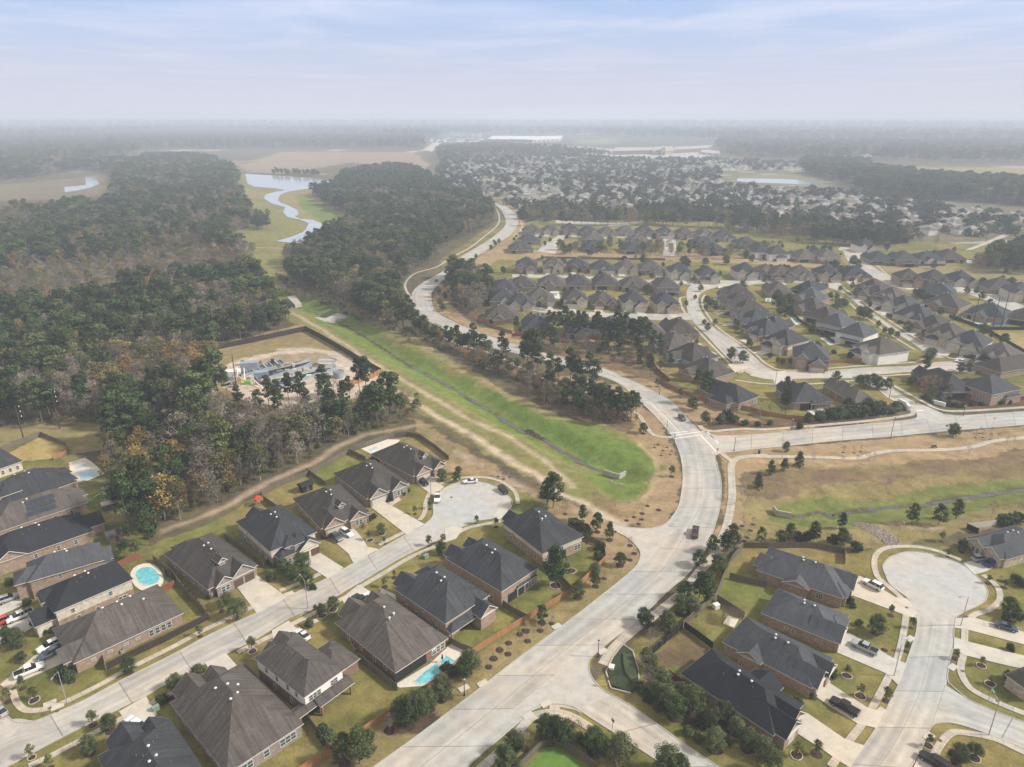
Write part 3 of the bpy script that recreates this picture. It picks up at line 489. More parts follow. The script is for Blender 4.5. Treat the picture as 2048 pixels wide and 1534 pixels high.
# roads of the far suburb
for Lp, Rp in (([(1930, 500), (1985, 478), (2048, 448)], [(1942, 500), (1996, 480), (2060, 452)]), ([(1380, 400), (1500, 420), (1640, 447)], [(1380, 404), (1500, 424), (1638, 451)])): ribbon('road', Lp, Rp, 0.1, ROADM, 14, kerbs=False)
polysheet(jx, [(848, 300), (872, 284), (882, 286), (864, 304)], 0.3); polysheet(jx, [(1148, 300), (1240, 303), (1235, 318), (1180, 316)], 0.3)
tag(jx.build('road', ROADX), kind='structure'); tag(kerb.build('kerb', KERBM), kind='structure')
# painted markings at the crossing
mk = MB()
def stripe(a, b, w, z=ROADZ + 0.026):
    a = P(*a); b = P(*b); l = math.hypot(b[0] - a[0], b[1] - a[1]); u = ((b[0] - a[0]) / l, (b[1] - a[1]) / l); mk.obox(((a[0] + b[0]) / 2, (a[1] + b[1]) / 2), u, l / 2, w / 2, z - 0.004, z)
for a, b in (((1337, 867), (1376, 863)), ((1348, 878), (1401, 870)), ((1401, 870), (1432, 903)), ((1349, 871), (1413, 862)), ((1413, 862), (1436, 887)), ((1420, 870), (1437, 886))): stripe(a, b, 0.42)
for a, b in (((1299, 804), (1328, 831)), ((1328, 831), (1358, 863)), ((1340, 835), (1352, 838))): stripe(a, b, 0.2)
stripe((1832, 822), (1848, 821), 0.5)
pm = plain('road_paint', (0.80, 0.79, 0.76), 0.6, 0.06); tag(mk.build('road_marking', pm), kind='structure')
# ------------------------------------------------------------------ sidewalks
def walk(pts, w, z=0.13, n=None):
    c = cr_smooth(PP(pts), 6); n = n or max(10, len(pts) * 7); c, l = resample(c, n); A = []; B = []
    for i in range(n):
        a = c[max(i - 1, 0)]; b = c[min(i + 1, n - 1)]; dx, dy = b[0] - a[0], b[1] - a[1]; q = math.hypot(dx, dy) or 1
        A.append((c[i][0] - dy / q * w / 2, c[i][1] + dx / q * w / 2)); B.append((c[i][0] + dy / q * w / 2, c[i][1] - dx / q * w / 2))
    m = MB()
    for i in range(n - 1):
        u0 = l * i / (n - 1); u1 = l * (i + 1) / (n - 1)
        m.face([(*B[i], z), (*B[i + 1], z), (*A[i + 1], z), (*A[i], z)], 0, [(0, u0), (0, u1), (1, u1), (1, u0)])
        m.face([(*B[i], z - 0.1), (*B[i + 1], z - 0.1), (*B[i + 1], z), (*B[i], z)], 0); m.face([(*A[i], z), (*A[i + 1], z), (*A[i + 1], z - 0.1), (*A[i], z - 0.1)], 0)
    tag(m.build('sidewalk', WALKM), kind='structure')
WALKS = [([(1536, 911), (1487, 914), (1469, 921), (1462, 936), (1464, 978), (1463, 1003), (1454, 1048), (1439, 1086), (1424, 1116), (1399, 1143), (1369, 1180), (1316, 1225), (1274, 1255), (1244, 1280), (1221, 1305), (1206, 1330)], 2.5), ([(1444, 907), (1453, 915), (1468, 925)], 2.0),
         ([(1500, 913), (1636, 915), (1711, 917), (1748, 908), (1786, 902), (1861, 901), (1936, 896), (1986, 883), (2048, 876), (2300, 850)], 2.3), ([(1399, 851), (1408, 860), (1425, 863), (1449, 861), (1487, 858), (1536, 859), (1636, 851), (1736, 842), (1811, 832), (1826, 826), (1818, 813), (1774, 786), (1721, 762)], 1.9),
         ([(1775, 764), (1786, 771), (1836, 798), (1881, 820), (1936, 822), (2048, 815), (2300, 800)], 1.9), ([(824, 627), (850, 650), (875, 665), (912, 687), (987, 709), (1060, 745), (1124, 773), (1170, 785), (1225, 800), (1274, 828), (1286, 843), (1299, 863), (1314, 873), (1344, 875)], 1.9), ([(824, 600), (810, 570), (830, 547), (874, 534), (899, 517), (937, 497), (960, 480), (995, 450), (998, 430), (990, 415)], 1.8),
         ([(25, 1382), (37, 1410), (60, 1422), (112, 1412), (200, 1370), (250, 1342), (350, 1292), (400, 1265), (511, 1212)], 1.4), ([(559, 1182), (604, 1165), (640, 1148)], 1.4), ([(757, 1090), (812, 1063)], 1.4), ([(839, 1041), (849, 1026), (852, 1003), (862, 983), (880, 968)], 1.4), ([(880, 968), (924, 956), (974, 956), (1007, 966), (1030, 985), (1036, 1008)], 1.4),
         ([(57, 1533), (112, 1507), (225, 1447), (258, 1431)], 1.4), ([(300, 1408), (352, 1382), (418, 1345)], 1.4), ([(475, 1305), (517, 1285), (547, 1270)], 1.4), ([(582, 1250), (632, 1225), (690, 1195)], 1.4), ([(717, 1176), (762, 1150), (819, 1116), (874, 1091), (912, 1068), (937, 1056), (974, 1048), (1002, 1043)], 1.4),
         ([(1923, 1121), (1886, 1106), (1848, 1096), (1811, 1093), (1773, 1096), (1753, 1108), (1748, 1128), (1753, 1150), (1761, 1160), (1796, 1190), (1813, 1212), (1811, 1237), (1806, 1270), (1796, 1312), (1781, 1345), (1756, 1395), (1726, 1445), (1698, 1482), (1661, 1534)], 1.5),
         ([(1965, 1150), (1986, 1165), (1998, 1182), (1998, 1202), (1978, 1220), (1948, 1230), (1931, 1250), (1928, 1300), (1921, 1340), (1936, 1372), (1961, 1390), (1998, 1407), (2048, 1427), (2300, 1520)], 1.5), ([(2200, 1575), (2048, 1505), (1986, 1477), (1923, 1465), (1901, 1467), (1883, 1485), (1868, 1512), (1863, 1540)], 1.5),
         ([(900, 1590), (980, 1522), (1024, 1480), (1061, 1437), (1094, 1427), (1119, 1427), (1149, 1437), (1186, 1462), (1214, 1497)], 2.0), ([(1109, 1410), (1109, 1425)], 2.2), ([(1400, 595), (1362, 595), (1364, 615), (1376, 635)], 1.5), ([(1388, 655), (1405, 672), (1440, 708), (1478, 745), (1486, 738)], 1.4), ([(1410, 590), (1404, 600), (1408, 618), (1432, 652), (1470, 680), (1510, 708), (1536, 730), (1582, 741), (1760, 729), (1824, 725), (1846, 718)], 1.4),
         ([(1660, 560), (1690, 578), (1745, 618), (1795, 652), (1846, 685), (1895, 715), (1935, 720)], 1.4), ([(1634, 566), (1650, 580), (1690, 600), (1730, 633), (1790, 675), (1830, 700)], 1.4), ([(1735, 510), (1765, 541), (1800, 566), (1850, 578)], 1.4), ([(1470, 760), (1530, 768), (1625, 768), (1700, 762), (1722, 758)], 1.4), ([(1725, 752), (1770, 752), (1824, 749), (1900, 752)], 1.4), ([(1995, 595), (1999, 610), (2048, 640)], 1.4), ([(1040, 440), (1044, 452), (1040, 462), (1026, 472)], 1.6)]
for i, (pts, w) in enumerate(WALKS): walk(pts, w, 0.13 + 0.003 * (i % 3))
dr = MB()
DRIVES = [[(472, 1172), (512, 1150), (574, 1195), (513, 1227)], [(587, 1108), (622, 1095), (687, 1136), (667, 1150), (655, 1157), (610, 1128)], [(649, 1067), (688, 1045), (712, 1062), (727, 1080), (735, 1094), (757, 1099), (707, 1127), (697, 1108)], [(737, 1011), (764, 1001), (849, 1049), (812, 1069)], [(826, 963), (858, 955), (888, 974), (868, 993)], [(682, 1198), (717, 1170), (752, 1190), (737, 1208), (697, 1225), (687, 1212)][:4] + [(700, 1225)], [(544, 1262), (577, 1242), (590, 1255), (612, 1262), (600, 1280), (547, 1285)], [(410, 1326), (452, 1307), (485, 1345), (435, 1368)], [(238, 1424), (292, 1393), (315, 1430), (262, 1458)],
          [(0, 1370), (75, 1307), (125, 1300), (132, 1325), (30, 1368), (22, 1385)], [(-60, 1280), (70, 1230), (84, 1245), (45, 1268), (-40, 1310)], [(-60, 1240), (38, 1196), (47, 1210), (-50, 1255)], [(1700, 1158), (1721, 1153), (1791, 1195), (1813, 1197), (1833, 1222), (1832, 1238), (1808, 1230), (1700, 1190)], [(1686, 1265), (1701, 1268), (1788, 1318), (1813, 1328), (1797, 1372), (1773, 1348), (1665, 1302)], [(1636, 1362), (1661, 1368), (1733, 1415), (1768, 1427), (1753, 1457), (1716, 1449), (1615, 1384)],
          [(1586, 1417), (1616, 1428), (1691, 1480), (1729, 1492), (1700, 1536), (1676, 1522), (1648, 1502), (1563, 1448)], [(1926, 1126), (1948, 1121), (1998, 1109), (2011, 1121), (1973, 1143), (1948, 1150)], [(1911, 1237), (1948, 1236), (2060, 1268), (2060, 1293), (1935, 1260), (1908, 1256)], [(1908, 1275), (1936, 1284), (2060, 1315), (2060, 1340), (2023, 1334), (1933, 1312), (1907, 1298)], [(1840, 1508), (1872, 1522), (1850, 1560), (1815, 1560)], [(890, 1058), (915, 1050), (925, 1058), (912, 1078), (890, 1085)],
          [(760, 1185), (765, 1178), (800, 1195), (790, 1205)], [(1005, 1005), (1020, 1018), (1010, 1028), (1000, 1040), (985, 1035)], [(1870, 690), (1915, 697), (1895, 712), (1862, 708)], [(1690, 560), (1720, 558), (1705, 575)], [(1455, 730), (1490, 722), (1500, 735), (1470, 745)], [(1800, 620), (1770, 632), (1760, 628), (1790, 615)], [(1540, 745), (1570, 742), (1590, 770), (1550, 770)]]
for i, d in enumerate(DRIVES): polysheet(dr, d, 0.152 + 0.004 * (i % 4), th=0.12)
# paths, patios and inlet boxes
for d in ([(880, 936), (889, 946), (870, 962), (860, 956)], [(775, 1005), (798, 995), (802, 1000), (783, 1012)], [(707, 1010), (712, 1020), (700, 1030), (690, 1020)], [(1640, 1352), (1661, 1362), (1658, 1375), (1646, 1366)]): polysheet(dr, d, 0.14, th=0.1)
for x, y in ((928, 1377), (965, 1367), (1113, 1253), (1205, 1303), (1092, 1408), (1056, 1432), (626, 1244), (578, 1188), (115, 1414), (100, 1407), (1820, 1278), (1761, 1423), (1905, 1335), (1858, 1474)):
    a = P(x, y); dr.obox(a, (math.cos(0.6), math.sin(0.6)), 1.2, 0.7, 0.02, 0.168)
tag(dr.build('driveway', DRIVEM), kind='structure')
mh = MB()
for x, y in ((652, 993 + 0), (903, 995), (1813, 1216), (1933, 1234), (1925, 1343), (1995, 1403), (1880, 1482), (100, 1417), (25, 1379), (115, 1423), (1072, 1444), (87, 1429), (836, 1112)):
    a = P(x, y); mh.lathe([(0.0, 0.185), (0.38, 0.185), (0.38, 0.14)], 12, 0, *a)
tag(mh.build('road_manhole_covers', plain('cast_iron', (0.10, 0.09, 0.085), 0.6, 0.2)), kind='structure')
# water
g = NG('still_water'); p = g.geo(); g.col(g.gain(g.mix(0, (0.085, 0.088, 0.09), (0.1, 0.1, 0.1)), g.rng(g.noise(p, 0.4, 3), 0.3, 0.7, 0.8, 1.2))); g.b.inputs['Roughness'].default_value = 0.12; g.b.inputs['Specular IOR Level'].default_value = 0.5
WATER = g.m
g = NG('pale_lake'); p = g.geo(); g.col(g.gain(g.mix(0, (0.34, 0.36, 0.40), (0.1, 0.1, 0.1)), g.rng(g.noise(p, 0.01, 3, 0.5, (1, 3, 1)), 0.3, 0.7, 0.9, 1.08))); g.b.inputs['Roughness'].default_value = 0.12; g.b.inputs['Specular IOR Level'].default_value = 0.6
LAKE = g.m
wm = MB()
def creek(line, wd, z):
    c, l = resample(cr_smooth(line, 5), 120); c = [(p[0] + 0.5 * math.sin(i * 0.9) + random.uniform(-0.25, 0.25), p[1] + random.uniform(-0.25, 0.25)) for i, p in enumerate(c)]
    for i in range(119):
        a, b = c[i], c[i + 1]; dx, dy = b[0] - a[0], b[1] - a[1]; q = math.hypot(dx, dy); 
        w0 = wd * (0.6 + 0.7 * random.random()) if i == 0 else w1
        if random.random() < 0.10: w1 = wd * 0.1; continue
        w1 = wd * (0.55 + 0.45 * abs(math.sin(i * 0.31)) + 0.35 * random.random()); nx_, ny_ = -dy / q, dx / q
        wm.face([(a[0] - nx_ * w0, a[1] - ny_ * w0, z), (a[0] + nx_ * w0, a[1] + ny_ * w0, z), (b[0] + nx_ * w1, b[1] + ny_ * w1, z), (b[0] - nx_ * w1, b[1] - ny_ * w1, z)][::-1])
creek(creekw[2:7], 0.35, -2.86); creek(creekw[6:], 0.8, -2.86); creek(creeke, 0.8, -2.86)
tag(wm.build('creek_water', WATER), kind='structure')
lk = MB()
for d in ([(490, 348), (560, 352), (620, 356), (665, 364), (655, 372), (630, 377), (600, 380), (575, 384), (560, 390), (556, 400), (560, 405), (578, 412), (594, 420), (598, 428), (590, 434), (600, 438), (625, 440), (643, 447), (644, 455), (632, 470), (637, 478), (615, 485), (588, 487), (552, 483), (580, 475), (605, 465), (612, 458), (617, 447), (600, 440), (575, 435), (566, 425), (570, 415), (545, 408), (528, 398), (530, 390), (550, 384), (570, 381), (550, 377), (510, 374), (495, 368)],
          [(1474, 357), (1560, 358), (1620, 361), (1665, 369), (1640, 371), (1580, 368), (1520, 366), (1474, 363)], [(170, 355), (190, 352), (198, 368), (180, 376), (150, 382), (130, 385), (128, 374), (150, 373), (172, 370)], [(290, 317), (302, 316), (300, 323), (290, 323)], [(170, 257), (215, 255), (205, 263), (185, 262)], [(675, 396), (755, 393), (755, 406), (675, 408)]): polysheet(lk, d, 0.35)
tag(lk.build('lake_water', LAKE), kind='structure')
# concrete weirs and rip-rap in the channels
CW = plain('weir_concrete', (0.40, 0.37, 0.34), 0.85, 0.2, 0.6)
def slab_thing(name, label, polys, z0, z1, mat, cat, group=None):
    m = MB()
    for q in polys: polysheet(m, q, z1, th=z1 - z0)
    o = m.build(name, mat); tag(o, label, cat, group); return o
slab_thing('channel_apron', 'small grey concrete apron on the bank at the top end of the grassy channel', [[(574, 594), (590, 591), (603, 607), (590, 610)]], -2.2, 0.10, CW, 'concrete apron')
slab_thing('channel_weir', 'winged concrete weir lying across the bottom of the grassy channel', [[(619, 631), (650, 640), (690, 633), (697, 630), (690, 622), (674, 623), (652, 633), (640, 632)]], -3.0, -0.9, CW, 'weir')
def dam(name, label, a, b, c, z=-2.0):
    t = empty(name, (*P(*a, -2.2), -2.8)); tag(t, label, 'culvert headwall'); m = MB(); o = P(*a, -2.2)
    for q, r in ((a, b), (b, c)):
        q = P(*q, -2.2); r = P(*r, -2.2); l = math.hypot(r[0] - q[0], r[1] - q[1]); u = ((r[0] - q[0]) / l, (r[1] - q[1]) / l); m.obox(((q[0] + r[0]) / 2 - o[0], (q[1] + r[1]) / 2 - o[1]), u, l / 2, 0.2, -0.4, 1.9)
    m.build('wall', CW, t)
dam('culvert_headwall', 'pale concrete outfall wall where the western channel ends in grass', (1208, 946), (1238, 955), (1251, 948)); dam('culvert_headwall', 'pale concrete outfall wall at the head of the eastern creek', (1546, 1018), (1554, 1028), (1582, 1033))
def rocks(name, label, pts, n, z, r=(0.2, 0.55), mats=None):
    q = PP(pts, z); xx = [a[0] for a in q]; yy = [a[1] for a in q]; m = MB(); k = 0
    while k < n:
        x = random.uniform(min(xx), max(xx)); y = random.uniform(min(yy), max(yy))
        if not inpoly(np.array([x]), np.array([y]), q)[0]: continue
        k += 1; s = random.uniform(*r); zz = float(gz(np.array([[x]]), np.array([[y]]))[0, 0]); a0 = random.random() * 6
        ring = [(x + s * random.uniform(0.7, 1.2) * math.cos(a0 + i * 1.256), y + s * random.uniform(0.7, 1.2) * math.sin(a0 + i * 1.256)) for i in range(5)]
        top = (x, y, zz + s * 0.8)
        for i in range(5): m.face([(*ring[i], zz - 0.05), (*ring[(i + 1) % 5], zz - 0.05), top], k % 2)
    tag(m.build(name, mats or [plain('pale_rubble', (0.36, 0.31, 0.26), 0.9, 0.3), plain('brown_rubble', (0.28, 0.22, 0.19), 0.9, 0.3)]), label, 'rubble', kind='stuff')
rocks('rubble', 'pale rip-rap spillway running down to the turning circle', [(1700, 1038), (1725, 1038), (1775, 1062), (1800, 1085), (1798, 1090), (1775, 1090), (1745, 1068)], 900, 0)
rocks('rubble', 'scattered stones beside the outfall of the western channel', [(1172, 910), (1195, 905), (1215, 918), (1200, 925), (1180, 922)], 90, -1.0, (0.1, 0.25)); rocks('rubble', 'stones below the outfall', [(1212, 955), (1235, 958), (1248, 972), (1238, 976)], 120, -1.5, (0.15, 0.4)); rocks('rubble', 'stones at the weir', [(620, 622), (660, 622), (665, 634), (640, 636)], 60, -2, (0.2, 0.5))
rocks('rubble', 'dark broken gabion lying across the channel', [(1045, 860), (1058, 857), (1078, 868), (1092, 877), (1084, 880), (1068, 872)], 260, -2.5, (0.25, 0.6), [plain('dark_stone', (0.05, 0.035, 0.03), 0.9, 0.3), plain('dark_stone_wet', (0.09, 0.07, 0.06), 0.9, 0.3)])
rocks('rubble', 'white eroded stones along the bank', [(1100, 905), (1140, 925), (1190, 952), (1180, 953), (1130, 930)], 60, -1, (0.1, 0.25))
# ------------------------------------------------------------------ houses
OV = 0.45
def roof_faces(m, fm, sm, x0, x1, y0, y1, ze, typ, pitch, wm=None, wi=0, runs=None):
    """hip ('hip') or gable ('gx': ends at x0/x1, 'gy': ends at y0/y1) roof: m = shingles, fm = boards, wm = gable walls"""
    X0, X1, Y0, Y1 = x0 - OV, x1 + OV, y0 - OV, y1 + OV; w = X1 - X0; d = Y1 - Y0; th = 0.16; z = ze
    def f(pts, sl):
        # uv: u along the eave, v down the slope
        a = Vector(pts[0]); b = Vector(pts[1]); u = (b - a).normalized(); nrm = (b - a).cross(Vector(pts[2]) - a).normalized(); v = nrm.cross(u)
        m.face(pts, 0, [((Vector(p) - a).dot(u) + ze * 3.1 + x0, (Vector(p) - a).dot(v)) for p in pts])
    if typ == 'hip':
        h = min(w, d) / 2 * pitch
        if w >= d: r0 = (X0 + d / 2, (Y0 + Y1) / 2, z + h); r1 = (X1 - d / 2, (Y0 + Y1) / 2, z + h)
        else: r0 = ((X0 + X1) / 2, Y0 + w / 2, z + h); r1 = ((X0 + X1) / 2, Y1 - w / 2, z + h)
        if runs and w < d: r0 = (r0[0], Y0 + runs[0], r0[2]); r1 = (r1[0], Y1 - runs[1], r1[2])
        a, b, c, e = (X0, Y0, z), (X1, Y0, z), (X1, Y1, z), (X0, Y1, z)
        if w >= d: f([a, b, r1, r0], 0); f([b, c, r1], 0); f([c, e, r0, r1], 0); f([e, a, r0], 0)
        else: f([a, b, r0], 0); f([b, c, r1, r0], 0); f([c, e, r1], 0); f([e, a, r0, r1], 0)
        caps = [(r0, r1)]
    elif typ == 'gy':
        h = w / 2 * pitch; r0 = ((X0 + X1) / 2, Y0, z + h); r1 = ((X0 + X1) / 2, Y1, z + h); a, b, c, e = (X0, Y0, z), (X1, Y0, z), (X1, Y1, z), (X0, Y1, z)
        f([b, c, r1, r0], 0); f([e, a, r0, r1], 0); hh = (w / 2 - OV) * pitch; zz = z + OV * pitch
        for yy, s in ((y0, 1), (y1, -1)):
            q = [(x0, yy, z), (x1, yy, z), (x1, yy, zz - 0.02), ((x0 + x1) / 2, yy, zz + hh - 0.02), (x0, yy, zz - 0.02)]
            if wm: wm.face(q if s > 0 else q[::-1], wi, [(p[0], p[2]) for p in (q if s > 0 else q[::-1])])
        for Y, s in ((Y0, 1), (Y1, -1)):
            for (p, q) in ((a if Y == Y0 else e, r0 if Y == Y0 else r1), (r0 if Y == Y0 else r1, b if Y == Y0 else c)):
                for dy in (0.0,):
                    fm.face([(p[0], Y - 0.02 * s, p[2] - th - 0.08), (q[0], Y - 0.02 * s, q[2] - th - 0.08), (q[0], Y - 0.02 * s, q[2] + 0.02), (p[0], Y - 0.02 * s, p[2] + 0.02)][::(1 if s > 0 else -1)]); fm.face([(p[0], Y + 0.06 * s, p[2] - th - 0.08), (q[0], Y + 0.06 * s, q[2] - th - 0.08), (q[0], Y - 0.02 * s, q[2] - th - 0.08), (p[0], Y - 0.02 * s, p[2] - th - 0.08)])
    else:
        h = d / 2 * pitch; r0 = (X0, (Y0 + Y1) / 2, z + h); r1 = (X1, (Y0 + Y1) / 2, z + h); a, b, c, e = (X0, Y0, z), (X1, Y0, z), (X1, Y1, z), (X0, Y1, z)
        f([a, b, r1, r0], 0); f([c, e, r0, r1], 0); hh = (d / 2 - OV) * pitch; zz = z + OV * pitch
        for xx, s in ((x0, 1), (x1, -1)):
            q = [(xx, y1, z), (xx, y0, z), (xx, y0, zz - 0.02), (xx, (y0 + y1) / 2, zz + hh - 0.02), (xx, y1, zz - 0.02)]
            if wm: wm.face(q if s > 0 else q[::-1], wi, [(p[1], p[2]) for p in (q if s > 0 else q[::-1])])
        for X, s in ((X0, 1), (X1, -1)):
            for (p, q) in ((e if X == X0 else c, r0 if X == X0 else r1), (r0 if X == X0 else r1, a if X == X0 else b)):
                fm.face([(X - 0.02 * s, p[1], p[2] - th - 0.08), (X - 0.02 * s, q[1], q[2] - th - 0.08), (X - 0.02 * s, q[1], q[2] + 0.02), (X - 0.02 * s, p[1], p[2] + 0.02)][::(1 if s > 0 else -1)])
    # eave boards and soffit
    A = [(X0, Y0), (X1, Y0), (X1, Y1), (X0, Y1)]
    for i in range(4):
        p, q = A[i], A[(i + 1) % 4]
        if typ == 'gy' and i in (0, 2): continue
        if typ == 'gx' and i in (1, 3): continue
        fm.face([(p[0], p[1], z - th), (q[0], q[1], z - th), (q[0], q[1], z + 0.03), (p[0], p[1], z + 0.03)])
    fm.face([(p[0], p[1], z - th) for p in A[::-1]])
    return z + h
WINM = {}
def win_meshes(w, h):
    k = (round(w, 2), round(h, 2))
    if k not in WINM:
        m = MB(); t = 0.09
        for q in ((-w / 2, w / 2, 0, t), (-w / 2, w / 2, h - t, h), (-w / 2, -w / 2 + t, t, h - t), (w / 2 - t, w / 2, t, h - t), (-w / 2 + t, w / 2 - t, h / 2 - 0.035, h / 2 + 0.035)): m.box(q[0], q[1], -0.06, 0.03, q[2], q[3])
        g = MB(); g.box(-w / 2 + t, w / 2 - t, -0.02, 0.01, t, h - t)
        WINM[k] = (m.mesh('window', TRIM), g.mesh('pane', GLASS))
    return WINM[k]
def add_window(par, x, y, z, rz, w=1.1, h=1.5, pane=True):
    fm, gm_ = win_meshes(w, h)
    o = link('window', fm, par, (x, y, z), rz)
    if pane: link('pane', gm_, o)
    return o
GD = {}
def add_garage(par, x, y, rz=0, w=4.9, dark=False):
    k = (w, dark)
    if k not in GD:
        m = MB(); m.box(-w / 2, w / 2, -0.05, 0.02, 0.05, 2.3)
        for i in range(4): m.box(-w / 2 + 0.1, w / 2 - 0.1, -0.075, -0.05, 0.12 + i * 0.56, 0.56 + i * 0.56)
        GD[k] = m.mesh('garage_door', GDOORD if dark else GDOOR)
    return link('garage_door', GD[k], par, (x, y, 0), rz)
DOORM = {}
def add_door(par, x, y, rz=0):
    if not DOORM:
        m = MB(); m.box(-0.5, 0.5, -0.05, 0.02, 0.1, 2.2); DOORM['d'] = m.mesh('door', GDOORD); k = MB(); k.box(0.34, 0.40, -0.10, -0.05, 1.05, 1.15); DOORM['h'] = k.mesh('handle', TRIM)
    o = link('door', DOORM['d'], par, (x, y, 0), rz); link('handle', DOORM['h'], o); return o
VENTM = {}
def add_vents(par, pts):
    if not VENTM:
        m = MB(); m.lathe([(0.16, -0.45), (0.16, 0.1), (0.30, 0.14), (0.30, 0.22), (0.18, 0.34), (0, 0.38)], 10); VENTM['v'] = m.mesh('roof_vent', plain('vent_metal', (0.62, 0.61, 0.6), 0.4, 0.05))
        m = MB(); m.lathe([(0.06, -0.5), (0.06, 0.55), (0, 0.56)], 6); VENTM['p'] = m.mesh('vent_pipe', plain('pipe_grey', (0.2, 0.2, 0.2), 0.6, 0.1))
    for x, y, z, k in pts: link('roof_vent' if k == 'v' else 'vent_pipe', VENTM[k], par, (x, y, z))
def build_house(name, loc, rz, w, d, ze, roof, wall, spec, label, group=None, cat='house', pitch=0.62, wall2=None, trim=None, detail=2, typ='hip', seed=0, dark=False, runs=None):
    """front faces -y; spec lists extra volumes and openings"""
    rs = random.Random(seed); t = empty(name, (*loc, 0), rz); tag(t, label, cat, group)
    wmb, rmb, fmb = MB(), MB(), MB(); mats = [WALL[wall], WALL[wall2 or wall]]; hw, hd = w / 2, d / 2
    zs = ze if ze < 4.2 else 3.0
    if ze > 4.2 and wall2: wmb.prism([(-hw, -hd), (hw, -hd), (hw, hd), (-hw, hd)], 0, zs, 0, False); wmb.prism([(-hw, -hd), (hw, -hd), (hw, hd), (-hw, hd)], zs, ze - 0.1, 1, False)
    else: wmb.prism([(-hw, -hd), (hw, -hd), (hw, hd), (-hw, hd)], 0, ze - 0.1, 0, False)
    if typ == 'custom': zr = ze
    else: zr = roof_faces(rmb, fmb, None, -hw, hw, -hd, hd, ze, typ, pitch, wmb, 1 if wall2 else 0, runs)
    eps = 0
    opens = []; vents = []; posts = []
    for s in spec:
        k = s[0]; eps += 0.013
        if k in ('fg', 'fh', 'bg', 'bh'):     # front / back wing: xfrac, width, out, eave, (door kind)
            _, xf, ww, outv, z2 = s[:5]; opn = s[5] if len(s) > 5 else None; xc = xf * (hw - ww / 2 - 0.02); sg = -1 if k[0] == 'f' else 1
            z2 = z2 + eps * 0.5; pt = pitch + (0.18 if k[1] == 'g' else 0); back = min(d * 0.8, (ww / 2 + OV) * pt / pitch + max(0, (z2 - ze)) / pitch + 1.0) if z2 <= ze + 0.5 else d * 0.5
            ya = sg * (hd + outv); yb = sg * (hd - back); y0_, y1_ = min(ya, yb), max(ya, yb)
            wmb.prism([(xc - ww / 2 + eps, y0_), (xc + ww / 2 - eps, y0_), (xc + ww / 2 - eps, y1_), (xc - ww / 2 + eps, y1_)], 0, z2 - 0.1, 1 if (wall2 and k[1] == 'g') else 0, False)
            # the inner end of the wing's roof stays inside the main roof
            roof_faces(rmb, fmb, None, xc - ww / 2 + eps, xc + ww / 2 - eps, y0_ + (0.0 if sg < 0 else 0), y1_, z2, 'gy' if k[1] == 'g' else 'hip', pt, wmb if k[1] == 'g' else None, 1 if wall2 else 0)
            if opn: opens.append((opn, xc, ya, 0 if sg < 0 else math.pi, ww, z2))
        elif k == 'vol':                       # any other volume x0,x1,y0,y1,eave,type,wallflag
            _, a, b, c, e, z2, ty = s[:7]; solid = s[7] if len(s) > 7 else True
            if solid: wmb.prism([(a, c), (b, c), (b, e), (a, e)], 0, z2 - 0.1 + eps, 0, False)
            else:
                for px, py in ((a + 0.2, c + 0.2), (b - 0.2, c + 0.2), (b - 0.2, e - 0.2), (a + 0.2, e - 0.2)): posts.append((px, py, z2))
            roof_faces(rmb, fmb, None, a, b, c, e, z2 + eps, ty, s[8] if len(s) > 8 else pitch, wmb if solid else None, 0)
        elif k == 'win': opens.append(('w', *s[1:]))      # side, fraction, z, w, h
        elif k == 'vent': vents.append(s[1:])
        elif k == 'porch':                    # flat dark panel painted as porch shade: side, centre frac, width
            opens.append(('porch', *s[1:]))
        elif k == 'dormer':
            _, dx, dy, dw = s; zb = ze + pitch * (hd + OV - abs(dy)); y0_ = dy; wmb.prism([(dx - dw / 2, dy), (dx + dw / 2, dy), (dx + dw / 2, dy + dw * 1.1), (dx - dw / 2, dy + dw * 1.1)], zb - 0.8, zb + 1.1, 0, False)
            sv = OV; roof_faces(rmb, fmb, None, dx - dw / 2, dx + dw / 2, dy, dy + dw * 1.4, zb + 1.2, 'gy', 0.9, wmb, 0); opens.append(('dw', dx, dy, zb))
    wl = wmb.build('wall', mats, t); rf = rmb.build('roof', ROOF[roof], t); fmb.build('fascia', trim or TRIM, t)
    for o in opens:
        if o[0] == 'G': add_garage(t, o[1], o[2] - (0.0 if o[3] == 0 else 0), o[3], 4.9 if o[4] > 5.6 else 2.6, dark); 
        elif o[0] == 'GG': add_garage(t, o[1] - 1.6, o[2], o[3], 2.6, dark); add_garage(t, o[1] + 1.6, o[2], o[3], 2.6, dark)
        elif o[0] == 'W': add_window(t, o[1] - 0.62, o[2], 0.9, o[3], 1.1, 1.6, detail > 1); add_window(t, o[1] + 0.62, o[2], 0.9, o[3], 1.1, 1.6, detail > 1)
        elif o[0] == 'WW':
            add_window(t, o[1] - 0.62, o[2], 0.9, o[3], 1.1, 1.6, detail > 1); add_window(t, o[1] + 0.62, o[2], 0.9, o[3], 1.1, 1.6, detail > 1); add_window(t, o[1] - 0.62, o[2], 3.7, o[3], 1.1, 1.4, detail > 1); add_window(t, o[1] + 0.62, o[2], 3.7, o[3], 1.1, 1.4, detail > 1)
        elif o[0] == 'GW': add_garage(t, o[1], o[2], o[3], 4.9, dark); add_window(t, o[1] - 0.62, o[2], 3.6, o[3], 1.1, 1.4, detail > 1); add_window(t, o[1] + 0.62, o[2], 3.6, o[3], 1.1, 1.4, detail > 1)
        elif o[0] == 'D': add_door(t, o[1], o[2], o[3])
        elif o[0] == 'dw': add_window(t, o[1], o[2], o[3] + 0.15, 0, 1.0, 0.9, detail > 1)
        elif o[0] == 'w':
            _, side, fr, z, ww, hh = o
